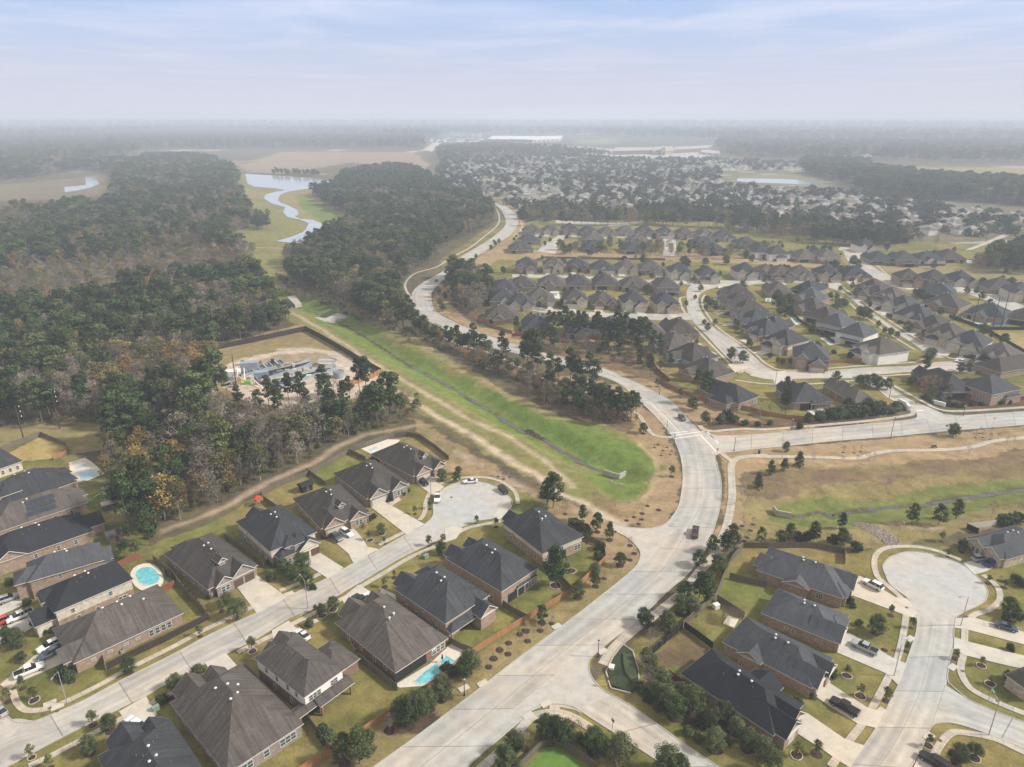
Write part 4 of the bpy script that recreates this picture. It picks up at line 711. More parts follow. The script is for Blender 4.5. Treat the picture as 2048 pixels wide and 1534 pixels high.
            x, y, r = {'l': (-hw, -fr * hd, -math.pi / 2), 'r': (hw, fr * hd, math.pi / 2), 'f': (fr * hw, -hd, 0), 'b': (-fr * hw, hd, math.pi)}[side]
            add_window(t, x, y, z, r, ww, hh, detail > 1)
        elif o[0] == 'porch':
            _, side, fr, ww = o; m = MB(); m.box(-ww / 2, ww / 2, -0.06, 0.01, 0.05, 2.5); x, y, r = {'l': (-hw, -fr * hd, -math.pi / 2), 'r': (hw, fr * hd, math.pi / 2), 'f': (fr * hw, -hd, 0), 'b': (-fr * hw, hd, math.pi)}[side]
            s_ = m.build('porch_shade_panel', DARKIN, t); s_.location = (x, y, 0); s_.rotation_euler = (0, 0, r)
    for px, py, z2 in posts:
        m = MB(); m.box(px - 0.2, px + 0.2, py - 0.2, py + 0.2, 0, z2 - 0.1); m.build('porch_post', WALL[wall], t)
    if vents:
        vv = []
        for fx, fy, kk in vents:
            x = fx * hw; y = fy * hd; z = ze + pitch * min(hw + OV - abs(x), hd + OV - abs(y)); vv.append((x, y, z, kk))
        add_vents(t, vv)
    return t
def corner_house(name, p0, p1, p2, ze, front, roof, wall, spec, label, group=None, **k):
    """p0,p1,p2: three eave corners in order; front = which edge faces the street: '12','-12','01','-01'"""
    a, b, c = (Vector(P(*q, ze)) for q in (p0, p1, p2))
    e1 = (c - b); u = e1.normalized(); n = Vector((-u.y, u.x)); dd = (a - b).dot(n)
    if dd < 0: n = -n; dd = -dd
    cen = b + e1 / 2 + n * dd / 2; l12 = e1.length; l01 = dd
    # outward direction of the front
    o = {'12': -n, '-12': n, '01': -u, '-01': u}[front]
    if front in ('12', '-12'): w, d = l12, l01
    else: w, d = l01, l12
    rz = math.atan2(o.y, o.x) + math.pi / 2
    return build_house(name, (cen.x, cen.y), rz, w - 2 * OV, d - 2 * OV, ze, roof, wall, spec, label, group, **k)
V3 = [('vent', 0.18, -0.1, 'p'), ('vent', -0.22, -0.3, 'p'), ('vent', 0.05, 0.35, 'p'), ('vent', -0.05, -0.22, 'v'), ('vent', -0.1, 0.06, 'v'), ('vent', 0.12, 0.1, 'v'), ('vent', 0.3, -0.25, 'p'), ('vent', 0.4, 0.2, 'p'), ('vent', -0.35, 0.3, 'p')]
def sidewins(side, z=0.9, fr=(-0.6, -0.15, 0.3, 0.65), w=1.0, h=1.5): return [('win', side, f, z, w, h) for f in fr]
BW = [('win', 'b', f, 0.8, 1.25, 1.7) for f in (0.45, 0.6, 0.75)]
hwN2 = 6.2
GS = 'houses south of the local street'
corner_house('house', (666, 1247), (791, 1346), (897, 1276), 3.2, '-12', 'brown', 'red', [('fg', 0.45, 6.2, 2.2, 3.2, 'G'), ('fg', -0.85, 4.5, 1.2, 3.2, 'W'), ('porch', 'b', -0.45, 9.0)] + V3 + sidewins('r') + sidewins('l') + [('win', 'b', f, 0.8, 1.4, 1.7) for f in (0.5, 0.67, 0.84)], 'single-storey house with large brown hip roof beside the rectangular backyard pool', GS, pitch=0.68, runs=(5.5, 14.0))
corner_house('house', (524, 1305), (608, 1396), (690, 1338), 6.0, '-12', 'brown', 'red', [('fg', 0.0, 5.4, 2.4, 3.3, 'G'), ('fg', -0.8, 3.4, 1.5, 5.9, 'WW'), ('vol', -hwN2 - 4.6, -hwN2 + 3, -3.0, 6.0, 3.1, 'hip', True), ('vol', -5.4, 2.4, 7.6, 10.6, 3.0, 'gx', False, 0.45), ('vol', 1.8, 7.0, 7.4, 9.6, 2.9, 'gx', False, 0.45)] + V3[:3] + [('win', 'b', f, 3.7, 1.1, 1.4) for f in (-0.7, -0.5, -0.3, 0.45, 0.6)] + sidewins('r', 3.8) + sidewins('r', 0.8, (-0.3, 0.4)) + [('porch', 'b', -0.2, 7)], 'two-storey grey-brown house with white upper siding and lower porch roofs', GS, wall2='white', pitch=0.6)
corner_house('house', (354, 1397), (453, 1549), (608, 1447), 3.3, '-12', 'brown', 'grey', [('fg', 0.7, 6.0, 2.5, 3.3, 'G'), ('fg', -0.3, 5.0, 1.4, 3.3, 'W')] + V3 + [('vent', 0.2, -0.35, 'v'), ('vent', -0.3, -0.2, 'v')] + BW + [('win', 'b', f, 0.8, 1.25, 1.7) for f in (-0.6, -0.45, 0.0)] + sidewins('r'), 'largest grey-brown roofed house at the bottom edge beside an empty tan backyard', GS, pitch=0.70, runs=(7, 12))
corner_house('house', (200, 1524), (338, 1434), (432, 1572), 3.3, '01', 'dark', 'grey', [('fg', 0.35, 6.0, 2.4, 3.3, 'G'), ('fg', -0.8, 4.0, 0.8, 3.3, 'W')] + V3 + [('vent', -0.4, -0.45, 'p')] + sidewins('l'), 'charcoal-roofed house cut by the bottom edge, white truck at its garage', GS, pitch=0.62)
corner_house('house', (803, 1168), (891, 1248), (980, 1190), 5.2, '-12', 'dark', 'pink', [('fg', 0.75, 5.2, 2.0, 5.0, 'G'), ('fh', -0.7, 4.5, 1.8, 4.9, 'WW'), ('bg', -0.82, 5.0, 3.6, 3.9, None), ('vol', -2.6, 6.6, 8.2, 11.0, 3.1, 'hip', False)] + V3 + [('win', 'b', -0.8, 0.8, 1.1, 1.6)] + sidewins('r', 0.8) + sidewins('r', 3.7, (-0.7, 0.1)) + [('porch', 'b', 0.2, 8)], 'two-storey charcoal-roofed pinkish brick house with rear gable window and porch', GS, pitch=0.62)
corner_house('house', (913, 1104), (1003, 1184), (1078, 1135), 5.2, '-12', 'dark', 'tan', [('fg', 0.8, 4.8, 2.0, 5.0, 'G'), ('fg', -0.6, 4.0, 1.4, 4.9, 'WW'), ('vol', -6.0, 1.0, 7.8, 10.2, 3.1, 'hip', False)] + V3 + sidewins('r', 0.8) + sidewins('r', 3.7, (-0.5, 0.4)) + BW + [('porch', 'b', -0.2, 6)], 'charcoal-roofed brick house between its two-storey neighbours, wooden fence behind', GS, pitch=0.62)
corner_house('house', (1006, 1044), (1085, 1108), (1168, 1073), 4.6, '-12', 'dark', 'tan', [('fg', 0.75, 4.8, 1.8, 4.5, 'G'), ('fh', -0.6, 4.5, 1.2, 4.4, 'W')] + V3 + sidewins('r', 0.8) + sidewins('r', 3.0, (-0.5, 0.1), 0.7, 0.8) + [('win', 'b', f, 0.8, 1.1, 1.7) for f in (-0.85, -0.7, 0.7, 0.85)] + [('porch', 'b', -0.25, 6)], 'slate-roofed corner house at the east end, nearest the grassy channel', GS, pitch=0.64, runs=(5, 11.5), wall2='cream')
GN = 'houses north of the local street'
corner_house('house', (340, 1101), (415, 1180), (516, 1130), 3.3, '12', 'umber', 'grey', [('fg', -0.62, 4.6, 1.0, 3.3, 'W'), ('fg', 0.75, 6.4, 0.8, 3.25, 'GG'), ('bh', -0.3, 6.0, 1.5, 3.2), ('dormer', -0.6, -8.6, 1.8)] + V3 + sidewins('l') + [('win', 'f', -0.1, 0.8, 1.0, 1.6)], 'dark brown roofed house with small white dormer and wide pale driveway', GN, pitch=0.66, dark=True)
corner_house('house', (460, 1047), (540, 1104), (634, 1064), 5.4, '12', 'dark', 'grey', [('fh', -0.75, 4.2, 2.6, 3.6, 'W'), ('fh', -0.2, 4.4, 1.4, 5.5, 'WW'), ('fh', 0.30, 4.2, 1.8, 5.4, 'WW'), ('fg', 0.85, 5.8, 2.8, 3.5, 'GG'), ('bg', -0.2, 5, 1.2, 5.2)] + V3 + sidewins('l', 0.8) + sidewins('l', 3.7, (-0.4, 0.3)), 'dark-roofed two-storey house with many small hips and cream front walls', GN, pitch=0.62, wall2='cream', dark=True)
corner_house('house', (566, 1003), (642, 1058), (740, 1024), 3.3, '12', 'umber', 'tan', [('fg', -0.86, 6.0, 1.0, 3.3, 'G'), ('fg', 0.80, 5.4, 1.2, 3.2, 'W'), ('vol', 2.6, 7.2, -11.2, -8.6, 2.9, 'gx', False, 0.5), ('dormer', 0.4, -7.6, 1.7)] + V3 + sidewins('l'), 'dark brown roofed brick house, two vehicles parked on its drive', GN, pitch=0.64)
corner_house('house', (653, 951), (733, 998), (819, 966), 3.3, '12', 'umber', 'grey', [('fg', -0.88, 6.2, 1.0, 3.3, 'G'), ('fg', 0.82, 5.6, 1.2, 3.3, 'W')] + V3 + sidewins('l') + [('win', 'f', 0.1, 0.8, 1.0, 1.6)], 'greyish brick house with white double garage door and long empty driveway', GN, pitch=0.62)
corner_house('house', (741, 908), (826, 953), (892, 924), 3.3, '12', 'umber', 'tan', [('fg', -0.80, 6.0, 0.9, 3.3, 'G'), ('fg', 0.80, 4.8, 1.4, 3.2, 'W'), ('dormer', 1.0, -8.4, 1.7)] + V3 + sidewins('l'), 'brick house at the end of the row behind the turning circle', GN, pitch=0.62)
GL = 'houses along the western edge'
corner_house('house', (122, 1250), (147, 1328), (367, 1226), 3.2, '01', 'brown', 'tan', [('fg', 0.75, 5.2, 1.6, 3.2, 'G'), ('vol', -9.0, -3.4, -9.0, -4.0, 3.1, 'hip')][:1] + V3 + [('vent', 0.0, 0.3, 'v'), ('vent', 0.2, 0.5, 'v')] + [('win', 'r', f, 1.5, 1.0, 0.6) for f in (-0.7, -0.4, -0.1, 0.12)] + [('win', 'r', f, 0.7, 1.1, 1.7) for f in (0.38, 0.5, 0.62, 0.74)], 'long brown-roofed brick house with a fence between it and the street', GL, pitch=0.62)
corner_house('house', (60, 1188), (108, 1226), (267, 1158), 5.9, '01', 'black', 'tan', [('fg', 0.55, 5.6, 4.2, 3.4, 'G'), ('fg', -0.7, 4.0, 1.0, 5.7, None)] + V3 + [('win', 'r', -0.6, 3.6, 1.0, 1.2), ('win', 'r', 0.4, 3.8, 1.0, 1.2)] + sidewins('r', 0.8, (-0.5, 0.0, 0.62, 0.74)), 'two-storey black-roofed house with cream siding above brick, pool behind', GL, wall2='cream', pitch=0.6)
corner_house('house', (23, 1133), (55, 1165), (209, 1120), 5.6, '01', 'slate', 'tan', [('fh', 0.5, 6.0, 3.0, 5.2, None), ('bg', -0.6, 5.0, 2.2, 3.3), ('bg', 0.6, 5.0, 1.6, 4.0)] + V3 + [('win', 'r', -0.2, 3.8, 1.0, 1.2)] + sidewins('r', 0.8, (-0.5, 0.2)), 'two-storey charcoal house just above the black-roofed one, shed in its yard', GL, wall2='tan', pitch=0.66)
corner_house('house', (-60, 1096), (-25, 1135), (187, 1062), 3.4, '01', 'black', 'tan', [('bg', 0.2, 6.0, 4.0, 3.2), ('fh', 0.3, 6, 2.5, 3.2, 'G'), ('vol', 1.0, 7.6, -11.0, -4.0, 3.9, 'gx')] + V3 + sidewins('r'), 'low wide black-roofed brick house with a covered patio at its back', GL, pitch=0.64)
corner_house('house', (-50, 1035), (-20, 1070), (176, 1004), 3.4, '01', 'brown', 'tan', [('fh', 0.4, 6, 2.5, 3.2, 'G'), ('bh', -0.5, 6, 1.8, 3.2)] + [('vent', 0.1, -0.1, 'v'), ('vent', 0.2, -0.2, 'v')] + sidewins('r'), 'brown-roofed house carrying rows of solar panels', GL, pitch=0.64)
solar_host = bpy.context.scene.collection.objects[-1]
corner_house('house', (-40, 985), (-5, 1020), (153, 963), 3.6, '01', 'dark', 'tan', [('fg', 0.2, 6.5, 1.0, 5.8, 'WW'), ('bh', 0.5, 6, 1.6, 3.2), ('vol', -1.5, 5.5, -9.5, -3.5, 6.0, 'hip'), ('bh', -0.7, 5, 2.6, 3.1)] + V3 + sidewins('r'), 'charcoal-roofed house beside the white pool terrace', GL, pitch=0.68)
corner_house('house', (-90, 925), (-60, 958), (46, 922), 3.4, '01', 'dark', 'cream', [] + V3[:2] + sidewins('r', 0.8, (0.2, 0.5, 0.8)), 'charcoal roof at the left edge below the yellow yard', GL, pitch=0.55)
corner_house('house', (-120, 1270), (-95, 1330), (-12, 1290), 3.2, '-01', 'umber', 'tan', V3[:2], 'house outside the picture to the west', GL) if False else None
GE = 'houses west of the eastern turning circle'
corner_house('house', (1560, 1100), (1512, 1140), (1687, 1198), 3.3, '-01', 'slate', 'tan', [('bh', -0.3, 6, 1.5, 3.2), ('fg', 0.6, 6, 1.5, 3.3, 'G'), ('fh', -0.7, 5, 0.8, 3.2, 'W'), ('vol', -7.2, -3.0, -2.5, 3.5, 3.1, 'gx', True, 0.5)] + V3 + [('win', 'l', 0.12, 0.8, 1.2, 1.5), ('win', 'l', 0.18, 0.8, 1.2, 1.5), ('win', 'l', 0.48, 0.8, 1.2, 1.5), ('win', 'l', 0.54, 0.8, 1.2, 1.5)] + BW, 'slate-roofed brick house nearest the creek, white wagon on its drive', GE, pitch=0.6)
corner_house('house', (1534, 1168), (1522, 1226), (1671, 1286), 3.2, '-01', 'slate', 'tan', [('fg', -0.9, 6.0, 1.0, 3.2, 'G'), ('fh', 0.5, 6, 0.6, 3.1, 'W')] + V3 + [('win', 'l', -0.3, 1.2, 0.9, 0.7), ('win', 'l', -0.1, 0.9, 0.9, 1.0), ('win', 'l', 0.55, 1.2, 0.5, 1.0)], 'slate-roofed house with silver pickup on its shaded drive', GE, pitch=0.58)
corner_house('house', (1490, 1232), (1444, 1284), (1624, 1377), 3.2, '-01', 'slate', 'tan', [('fg', -0.85, 5.8, 1.0, 3.2, 'G'), ('fg', 0.6, 4.6, 1.4, 3.2, 'W'), ('vol', -6.6, -2.6, 1.0, 6.0, 3.3, 'gx', True, 0.6)] + V3 + [('win', 'l', -0.45, 0.8, 1.2, 1.5), ('win', 'l', -0.25, 0.8, 1.2, 1.5), ('win', 'b', -0.2, 0.8, 1.2, 1.5)], 'slate-roofed house beside the pergola, black pickup on its drive', GE, pitch=0.6)
corner_house('house', (1420, 1294), (1360, 1347), (1547, 1472), 3.3, '-01', 'black', 'tan', [('fg', -0.7, 5.6, 2.2, 3.3, 'G'), ('fg', 0.35, 5.6, 1.4, 3.4, 'W'), ('vol', 1.5, 6.6, -5.5, 0.5, 3.5, 'gx', True, 0.6)] + V3 + [('win', 'l', -0.7, 0.8, 1.2, 1.6), ('win', 'l', 0.3, 0.8, 1.2, 1.6)] + BW, 'blackest roof of the eastern row, white bird droppings near its ridge', GE, pitch=0.66)
corner_house('house', (1943, 1073), (2012, 1120), (2110, 1092), 3.2, '01', 'slate', 'stone', [('fg', 0.8, 5.2, 1.4, 3.2, None), ('fg', -0.75, 5.0, 1.4, 3.4, 'W')] + V3, 'slate-roofed buff stone house behind the blue pickup', 'houses east of the eastern turning circle', pitch=0.6)
corner_house('house', (2056, 1330), (2060, 1385), (2200, 1330), 3.2, '01', 'umber', 'stone', V3[:1], 'buff stone house wall at the right edge beside clipped hedges', 'houses east of the eastern turning circle', pitch=0.6)
corner_house('house', (1128, 1580), (1180, 1640), (1260, 1590), 3.6, '-12', 'slate', 'tan', [], 'slate roof tip rising at the bottom edge behind the green lawn', 'houses east of the eastern turning circle', pitch=0.62)
GM = 'houses between the crossing and the wooden fence'
corner_house('house', (1444, 770), (1478, 808), (1520, 792), 3.4, '-12', 'dark', 'tan', [('fg', 0.7, 5.5, 3.5, 3.4, 'G'), ('fg', -0.75, 6.0, 4.5, 3.4, 'G'), ('vol', 4.5, 11.5, -3, 6, 3.2, 'hip')] + V3[:2] + BW, 'charcoal-roofed house with kidney-shaped pool behind tall pines', GM, pitch=0.66)
corner_house('house', (1572, 775), (1588, 806), (1667, 803), 3.4, '-12', 'dark', 'grey', [('fg', 0.8, 4.6, 2.8, 3.4, 'G'), ('fg', 0.0, 5.4, 1.8, 3.4, 'W'), ('vol', -5.0, 1.5, 7.5, 10.2, 3.2, 'hip', False)] + V3[:2] + BW + [('porch', 'b', -0.3, 6)] + sidewins('l'), 'charcoal-roofed house with small angular pool behind the orange fence', GM, pitch=0.68)
corner_house('house', (1655, 768), (1708, 806), (1757, 802), 3.4, '-12', 'brown', 'red', [('fg', 0.3, 5.0, 1.8, 3.4, 'W')] + V3 + sidewins('r'), 'grey-brown roofed brick house at the corner of the side street', GM, pitch=0.66)
corner_house('house', (1862, 745), (1888, 785), (1958, 783), 3.4, '-12', 'dark', 'grey', [('fg', 0.5, 6, 2.5, 3.4, 'G'), ('vol', -3.5, 4.2, 7.6, 10.6, 3.2, 'hip', False)] + V3[:2] + BW + [('porch', 'b', 0.0, 7)] + sidewins('r', 0.8, (0.3, 0.6)), 'charcoal-roofed house with big covered patio by the leafy tree clump', GM, pitch=0.68)
corner_house('house', (1950, 757), (1985, 790), (2046, 778), 5.4, '-12', 'dark', 'tan', [('fh', 0.6, 5, 2.0, 5.2, 'WW'), ('vol', -8, 1.0, 6.8, 9.4, 3.1, 'hip', True)] + V3[:2] + [('win', 'b', f, 3.7, 1.0, 1.3) for f in (-0.8, -0.66, -0.52, -0.2)] + sidewins('r', 0.8), 'two-storey charcoal house with a row of upper windows beside the play set', GM, wall2='tan', pitch=0.6)
corner_house('house', (1985, 720), (2003, 746), (2090, 730), 3.4, '-12', 'umber', 'tan', V3[:2], 'dark umber roof at the right edge above the two-storey charcoal house', GM, pitch=0.6)
# ------------------------------------------------------------------ the middle neighbourhood
def proto(kind, roof, wall, wall2, sd):
    d = dict(pitch=0.86, wall2=wall2, detail=1, seed=sd)
    if kind == 'A': return build_house('house', (0, -900), 0, 14.5, 17, 3.3, roof, wall, [('fg', -0.8, 6.0, 1.6, 3.3, 'G'), ('fg', 0.75, 5.0, 2.2, 3.3, 'W'), ('vent', 0.1, 0.1, 'v'), ('vent', -0.15, 0.1, 'v'), ('win', 'f', 0.1, 0.8, 1.0, 1.6), ('win', 'l', -0.2, 0.8, 1.1, 1.5), ('win', 'r', 0.2, 0.8, 1.1, 1.5), ('win', 'b', 0.5, 0.8, 1.2, 1.6), ('win', 'b', 0.35, 0.8, 1.2, 1.6), ('porch', 'b', -0.4, 5.5)], 'x', **d)
    if kind == 'B': return build_house('house', (0, -900), 0, 13.5, 14, 5.7, roof, wall, [('fg', 0.7, 6.2, 3.0, 3.4, 'G'), ('fg', -0.8, 4.4, 1.2, 5.6, 'WW'), ('bh', -0.2, 6.5, 2.6, 3.2), ('vent', 0.1, 0.1, 'v'), ('win', 'f', 0.05, 3.7, 1.0, 1.3), ('win', 'l', 0.1, 3.7, 1.1, 1.3), ('win', 'r', 0.3, 3.7, 1.1, 1.3), ('win', 'b', 0.6, 3.7, 1.2, 1.3), ('win', 'b', 0.4, 3.7, 1.2, 1.3), ('win', 'b', -0.7, 3.7, 1.2, 1.3)], 'x', **d)
    if kind == 'C': return build_house('house', (0, -900), 0, 16, 15, 3.4, roof, wall, [('fg', 0.05, 4.4, 1.0, 3.6, 'W'), ('fh', 0.8, 6.2, 2.8, 3.2, 'G'), ('bg', 0.3, 5.5, 2.4, 3.2), ('vent', 0.2, 0.05, 'v'), ('vent', 0.0, 0.05, 'v'), ('win', 'f', -0.6, 0.8, 1.1, 1.6), ('win', 'l', -0.3, 0.8, 1.1, 1.5), ('win', 'r', 0.4, 0.8, 1.1, 1.5), ('win', 'b', 0.75, 0.8, 1.2, 1.6), ('win', 'b', 0.62, 0.8, 1.2, 1.6), ('porch', 'b', -0.5, 4.5)], 'x', **d)
    return build_house('house', (0, -900), 0, 13, 15, 5.6, roof, wall, [('fh', -0.8, 6.2, 2.2, 3.3, 'G'), ('fg', 0.6, 4.6, 2.4, 5.5, 'WW'), ('fg', -0.3, 3.4, 0.5, 5.6, None), ('vol', -5.5, 3.0, 7.3, 9.9, 3.1, 'gx', False, 0.4), ('vent', 0.1, 0.1, 'v'), ('win', 'b', 0.5, 3.7, 1.2, 1.3), ('win', 'b', -0.2, 3.7, 1.2, 1.3), ('win', 'b', -0.5, 3.7, 1.2, 1.3), ('win', 'l', 0.2, 3.7, 1.1, 1.3), ('win', 'r', 0.1, 3.7, 1.1, 1.3), ('porch', 'b', 0.2, 5.5)], 'x', **d)
PROTO = {}
WDESC = {'tan': 'tan brick', 'red': 'red brick', 'grey': 'grey brick', 'pink': 'pinkish brick', 'cream': 'cream', 'stone': 'buff stone', 'white': 'white', 'blue': 'blue'}
RDESC = {'brown': 'brown-roofed', 'dark': 'charcoal-roofed', 'umber': 'umber-roofed', 'slate': 'slate-roofed', 'teal': 'teal-roofed', 'black': 'black-roofed'}
KDESC = {'A': 'house', 'B': 'two-storey house', 'C': 'wide house', 'D': 'two-storey house'}
drv = MB(); MIDHOUSES = []
def mid(kind, roof, wall, wall2, x, y, face, label, group, s=1.0, drive=True):
    """x,y: middle of the roof in the survey; face: world direction of the front in degrees"""
    k = (kind, roof, wall, wall2); zc = 4.5 if kind in 'AC' else 6.0; loc = P(x, y, zc); rz = R_(face) + math.pi / 2
    if k not in PROTO: o = proto(*k, 1); remember(o); PROTO[k] = o; o.location = (*loc, 0); o.rotation_euler = (0, 0, rz); o.scale = (s, s, 1); o['label'] = label; o['group'] = group
    else: o = copy_thing(PROTO[k], (*loc, 0), rz, (s, s, 1), label, group)
    MIDHOUSES.append((loc[0], loc[1], rz))
    if drive:
        gx = {'A': -4.2, 'B': 2.5, 'C': 3.9, 'D': -2.7}[kind] * s; fy = {'A': 10.2, 'B': 10.1, 'C': 10.4, 'D': 9.8}[kind] * s; q = []
        for lx, ly in ((gx - 2.6, -fy + 0.3), (gx - 2.9, -fy - 7.5), (gx + 2.9, -fy - 7.5), (gx + 2.6, -fy + 0.3)): q.append((loc[0] + lx * math.cos(rz) - ly * math.sin(rz), loc[1] + lx * math.sin(rz) + ly * math.cos(rz)))
        polysheet(drv, q, 0.122 + 0.0017 * (len(MIDHOUSES) % 23), True, 0.07)
    return o
def dirn(a, b):
    a = P(*a); b = P(*b); return math.degrees(math.atan2(b[1] - a[1], b[0] - a[0]))
def row(group, where, items, face, s=1.0, drive=True):
    s = s * 1.1
    """items: (x, y, kind, roof, wall[, wall2]) from one end of the row to the other"""
    for i, it in enumerate(items):
        x, y, kind, roof, wall = it[:5]; w2 = it[5] if len(it) > 5 else None
        lab = f"{WDESC[w2 or wall]} {RDESC[roof]} {KDESC[kind]}, {nth(i)} from {where}"
        mid(kind, roof, wall, w2, x, y, face if not callable(face) else face(i), lab, group, s, drive)
row('top row facing the camera', 'west in the row before the wood', [(1064, 458, 'C', 'brown', 'grey'), (1101, 458, 'A', 'brown', 'tan', 'cream'), (1139, 456, 'B', 'dark', 'grey'), (1176, 460, 'A', 'dark', 'tan'), (1214, 462, 'A', 'brown', 'stone'), (1251, 461, 'C', 'brown', 'tan', 'cream'), (1289, 460, 'B', 'dark', 'grey'), (1330, 463, 'D', 'dark', 'cream', 'cream'), (1368, 464, 'B', 'brown', 'pink'), (1408, 465, 'A', 'brown', 'grey', 'cream'), (1446, 470, 'C', 'dark', 'tan', 'cream')], -88, 1.15)
row('houses around the two short courts', 'west in the scattered second row', [(1041, 493, 'C', 'umber', 'grey'), (1059, 477, 'A', 'dark', 'tan'), (1186, 472, 'A', 'brown', 'tan'), (1188, 490, 'C', 'dark', 'red'), (1264, 494, 'A', 'dark', 'grey'), (1276, 478, 'C', 'brown', 'grey'), (1405, 483, 'C', 'dark', 'grey'), (1428, 497, 'A', 'dark', 'tan'), (1491, 484, 'C', 'dark', 'tan'), (1521, 500, 'D', 'dark', 'white', 'white'), (1551, 504, 'B', 'dark', 'white', 'white'), (1606, 510, 'A', 'brown', 'tan'), (1651, 509, 'D', 'brown', 'grey', 'cream')], 95, 1.2, False)
row('first full row of fronts', 'west in the row below the tan strip', [(1053, 527, 'B', 'dark', 'pink'), (1106, 526, 'D', 'brown', 'cream', 'cream'), (1156, 527, 'A', 'dark', 'red'), (1204, 532, 'C', 'dark', 'cream', 'cream'), (1253, 531, 'A', 'brown', 'tan', 'cream'), (1301, 533, 'C', 'brown', 'tan'), (1357, 539, 'B', 'dark', 'cream', 'cream'), (1414, 546, 'D', 'dark', 'tan', 'cream'), (1489, 539, 'B', 'teal', 'cream', 'cream'), (1531, 541, 'A', 'brown', 'grey'), (1561, 543, 'D', 'brown', 'grey'), (1598, 544, 'C', 'brown', 'tan', 'cream'), (1653, 543, 'B', 'teal', 'stone'), (1708, 545, 'C', 'teal', 'tan', 'cream')], -92, 1.12)
row('row of backs above the pool', 'west in the row of backs', [(1010, 571, 'A', 'dark', 'grey'), (1044, 566, 'C', 'umber', 'grey'), (1104, 562, 'C', 'brown', 'grey'), (1156, 562, 'A', 'dark', 'grey'), (1211, 561, 'A', 'umber', 'tan'), (1269, 565, 'C', 'brown', 'grey'), (1331, 568, 'D', 'brown', 'grey', 'grey')], 90, 1.12, False)
row('fronts on the lower court', 'west in the front row of the lower court', [(1007, 593, 'C', 'dark', 'grey', 'white'), (1040, 600, 'A', 'dark', 'cream', 'cream'), (1080, 592, 'C', 'brown', 'cream', 'cream'), (1149, 592, 'D', 'umber', 'cream', 'cream'), (1206, 597, 'A', 'brown', 'red'), (1266, 598, 'B', 'dark', 'cream', 'cream'), (1329, 601, 'B', 'dark', 'stone')], -88, 1.05)
row('backs above the boulevard pines', 'west behind the boulevard pines', [(1003, 625, 'C', 'brown', 'tan'), (1075, 645, 'A', 'dark', 'grey'), (1164, 653, 'C', 'dark', 'tan'), (1224, 650, 'A', 'dark', 'tan'), (1290, 655, 'C', 'brown', 'grey'), (1358, 653, 'A', 'umber', 'tan')], 92, 1.1, False)
row('houses west of the curving street', 'top, west side of the curving street', [(1347, 683, 'C', 'brown', 'grey'), (1385, 705, 'C', 'umber', 'blue', 'blue'), (1413, 736, 'C', 'umber', 'tan')], lambda i: (20, 30, 35)[i], 1.05)
row('houses east of the curving street', 'top, east side of the curving street', [(1474, 583, 'D', 'umber', 'grey'), (1480, 600, 'A', 'umber', 'grey'), (1498, 615, 'A', 'umber', 'tan'), (1514, 635, 'A', 'dark', 'tan'), (1530, 655, 'C', 'dark', 'tan'), (1572, 677, 'D', 'dark', 'tan', 'cream'), (1622, 706, 'B', 'slate', 'pink')], lambda i: (180, 182, 188, 195, 205, 215, 250)[i], 1.08)
row('backs along the inner pools', 'north in the inner block', [(1556, 577, 'A', 'brown', 'tan'), (1618, 574, 'A', 'teal', 'grey'), (1621, 592, 'C', 'slate', 'tan'), (1622, 611, 'C', 'umber', 'tan'), (1652, 628, 'A', 'umber', 'tan'), (1674, 643, 'D', 'slate', 'grey', 'cream'), (1715, 662, 'D', 'slate', 'white', 'white')], lambda i: (88, 40, 40, 38, 38, 38, 40)[i], 1.05, False)
row('fronts east of the long street', 'top, east side of the long street', [(1745, 572, 'D', 'umber', 'grey'), (1757, 583, 'A', 'umber', 'grey'), (1783, 589, 'D', 'brown', 'grey'), (1806, 605, 'A', 'dark', 'cream', 'cream'), (1832, 625, 'C', 'dark', 'cream', 'cream'), (1866, 645, 'A', 'umber', 'tan'), (1894, 663, 'D', 'umber', 'stone', 'stone'), (1941, 680, 'B', 'dark', 'cream', 'cream'), (2000, 705, 'D', 'brown', 'white', 'white')], lambda i: 215 + i, 1.08)
row('houses by the eastern pools', 'west near the blue sports court', [(1878, 579, 'A', 'teal', 'tan'), (1893, 602, 'C', 'umber', 'tan'), (1978, 622, 'C', 'teal', 'tan'), (2060, 630, 'A', 'umber', 'tan')], lambda i: (60, 40, 45, 45)[i], 1.25, False)
row('upper fronts on the right', 'west in the upper right row of fronts', [(1816, 552, 'D', 'umber', 'pink'), (1868, 554, 'B', 'umber', 'red'), (1921, 555, 'A', 'teal', 'cream', 'cream'), (1998, 570, 'C', 'umber', 'tan', 'cream'), (2040, 580, 'B', 'slate', 'cream', 'cream')], -100, 1.15)
row('backs along the tan strip on the right', 'west above the right tan strip', [(1756, 514, 'A', 'teal', 'grey'), (1806, 514, 'D', 'dark', 'grey'), (1853, 514, 'C', 'teal', 'white'), (1896, 510, 'A', 'umber', 'grey')], 85, 1.25, False)
mid('D', 'brown', 'white', 'white', 1762, 694, 200, 'big white-sided brown-roofed house behind the long orange fence', 'corner houses of the inner block', 1.3, False)
mid('B', 'teal', 'white', 'white', 1728, 489, -90, 'white fronted blue-black roofed house before the wood', 'corner houses of the inner block', 1.2, False)
mid('A', 'dark', 'tan', None, 1548, 648, 40, 'charcoal roof wedged between the curving street and the inner gardens', 'corner houses of the inner block', 1.0, False)
tag(drv.build('driveway', DRIVEM), kind='structure')
